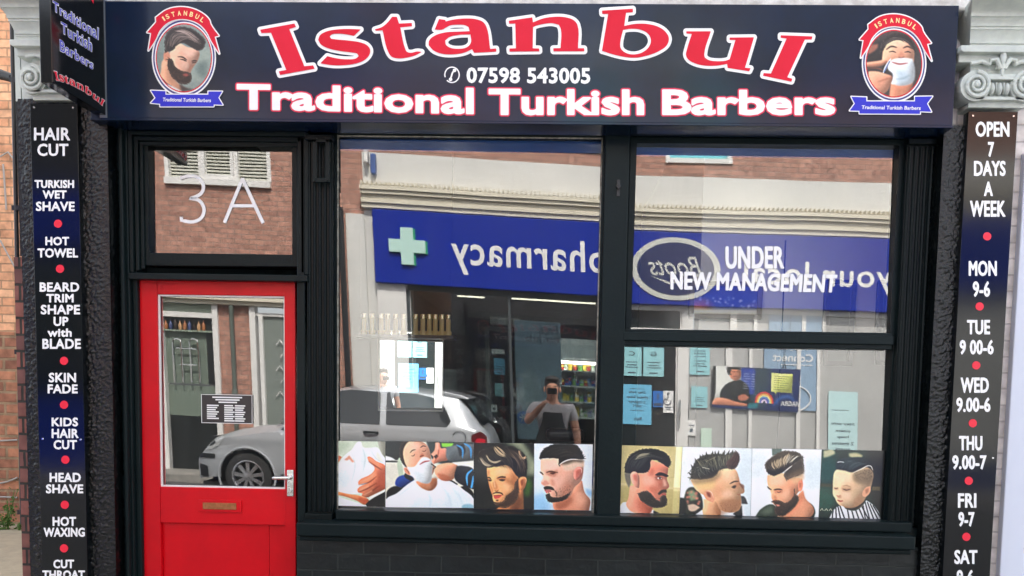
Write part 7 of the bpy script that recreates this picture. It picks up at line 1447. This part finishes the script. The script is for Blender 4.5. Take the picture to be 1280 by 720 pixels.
kids = []
hb = MB(); hb.ell((0, HC.y - .025, HC.z + .055), .084, .095, .072, 20, 14); hb.ell((0, HC.y + .015, HC.z + .095), .074, .078, .040, 18, 12); hb.ell((0, HC.y - .06, HC.z - .005), .076, .055, .08, 16, 12); kids.append(hb.build('hair', HAIR, smooth='all'))
eb = MB()
for s in (-1, 1): eb.ell((s * .033, HC.y + .083, HC.z + .004), .012, .006, .006, 10, 6); eb.tube([(s * .015, HC.y + .088, HC.z + .022), (s * .034, HC.y + .090, HC.z + .027), (s * .054, HC.y + .078, HC.z + .02)], .005, 6)
eb.tube([(-.024, HC.y + .078, HC.z - .058), (0, HC.y + .084, HC.z - .058), (.024, HC.y + .078, HC.z - .058)], .0045, 6); kids.append(eb.build('face_features', mat('dark_eye', (.03, .018, .015), .4)))
tv = [(0, PY, .93, (.165, .115)), (0, PY, 1.10, (.155, .108)), (0, PY, 1.29, (.172, .113)), (0, PY + .01, 1.375, (.085, .078)), (-.19, PY, 1.34, (.07, .07)), (-.243, PY + .07, 1.235, (.06, .06)), (.19, PY, 1.34, (.07, .07)), (.228, PY + .01, 1.20, (.06, .06))]
kids.append(skinned('t_shirt', tv, [(0, 1), (1, 2), (2, 3), (2, 4), (4, 5), (2, 6), (6, 7)], TEE))
ab = MB(); n = 16; v = []; f = []
for j in range(n + 1):
    z = .55 + .75 * j / n; hw = interp(z, [.55, .9, 1.05, 1.2, 1.35], [.24, .2, .17, .11, .09]); r_ = interp(z, [.55, .9, 1.12, 1.35], [.14, .135, .125, .13])
    for i in range(n + 1): t = (2 * i / n - 1); v.append((hw * t, PY + r_ * math.sqrt(max(0, 1 - (hw * t / .26) ** 2)) + .002, z))
for j in range(n):
    for i in range(n): a = j * (n + 1) + i; f.append((a, a + 1, a + n + 2, a + n + 1))
ab.raw(v, f); o = ab.build('apron', APR, smooth='all'); md = o.modifiers.new('cloth', 'SOLIDIFY'); md.thickness = .006; kids.append(o)
jv = [(0, PY, .96, (.165, .112)), (-.10, PY, .84, (.105, .105)), (-.11, PY + .01, .50, (.075, .078)), (-.115, PY - .03, .12, (.062, .064)), (.10, PY, .84, (.105, .105)), (.11, PY + .01, .50, (.075, .078)), (.115, PY - .03, .12, (.062, .064))]
kids.append(skinned('trousers', jv, [(0, 1), (1, 2), (2, 3), (0, 4), (4, 5), (5, 6)], JEAN))
sb = MB()
for s in (-1, 1): sb.ell((s * .12, PY + .05, .045), .052, .13, .05, 14, 10)
kids.append(sb.build('shoes', BLK, smooth='all'))
for k in kids: k.parent = person
b = MB(); b.box(-.05, .05, -4.09, -4.082, 1.489, 1.549); tag(b.build('phone', M['black'], own=True, bevel=.003), 'black phone held up in front of the photographing man', 'phone')
bpy.context.view_layer.update()
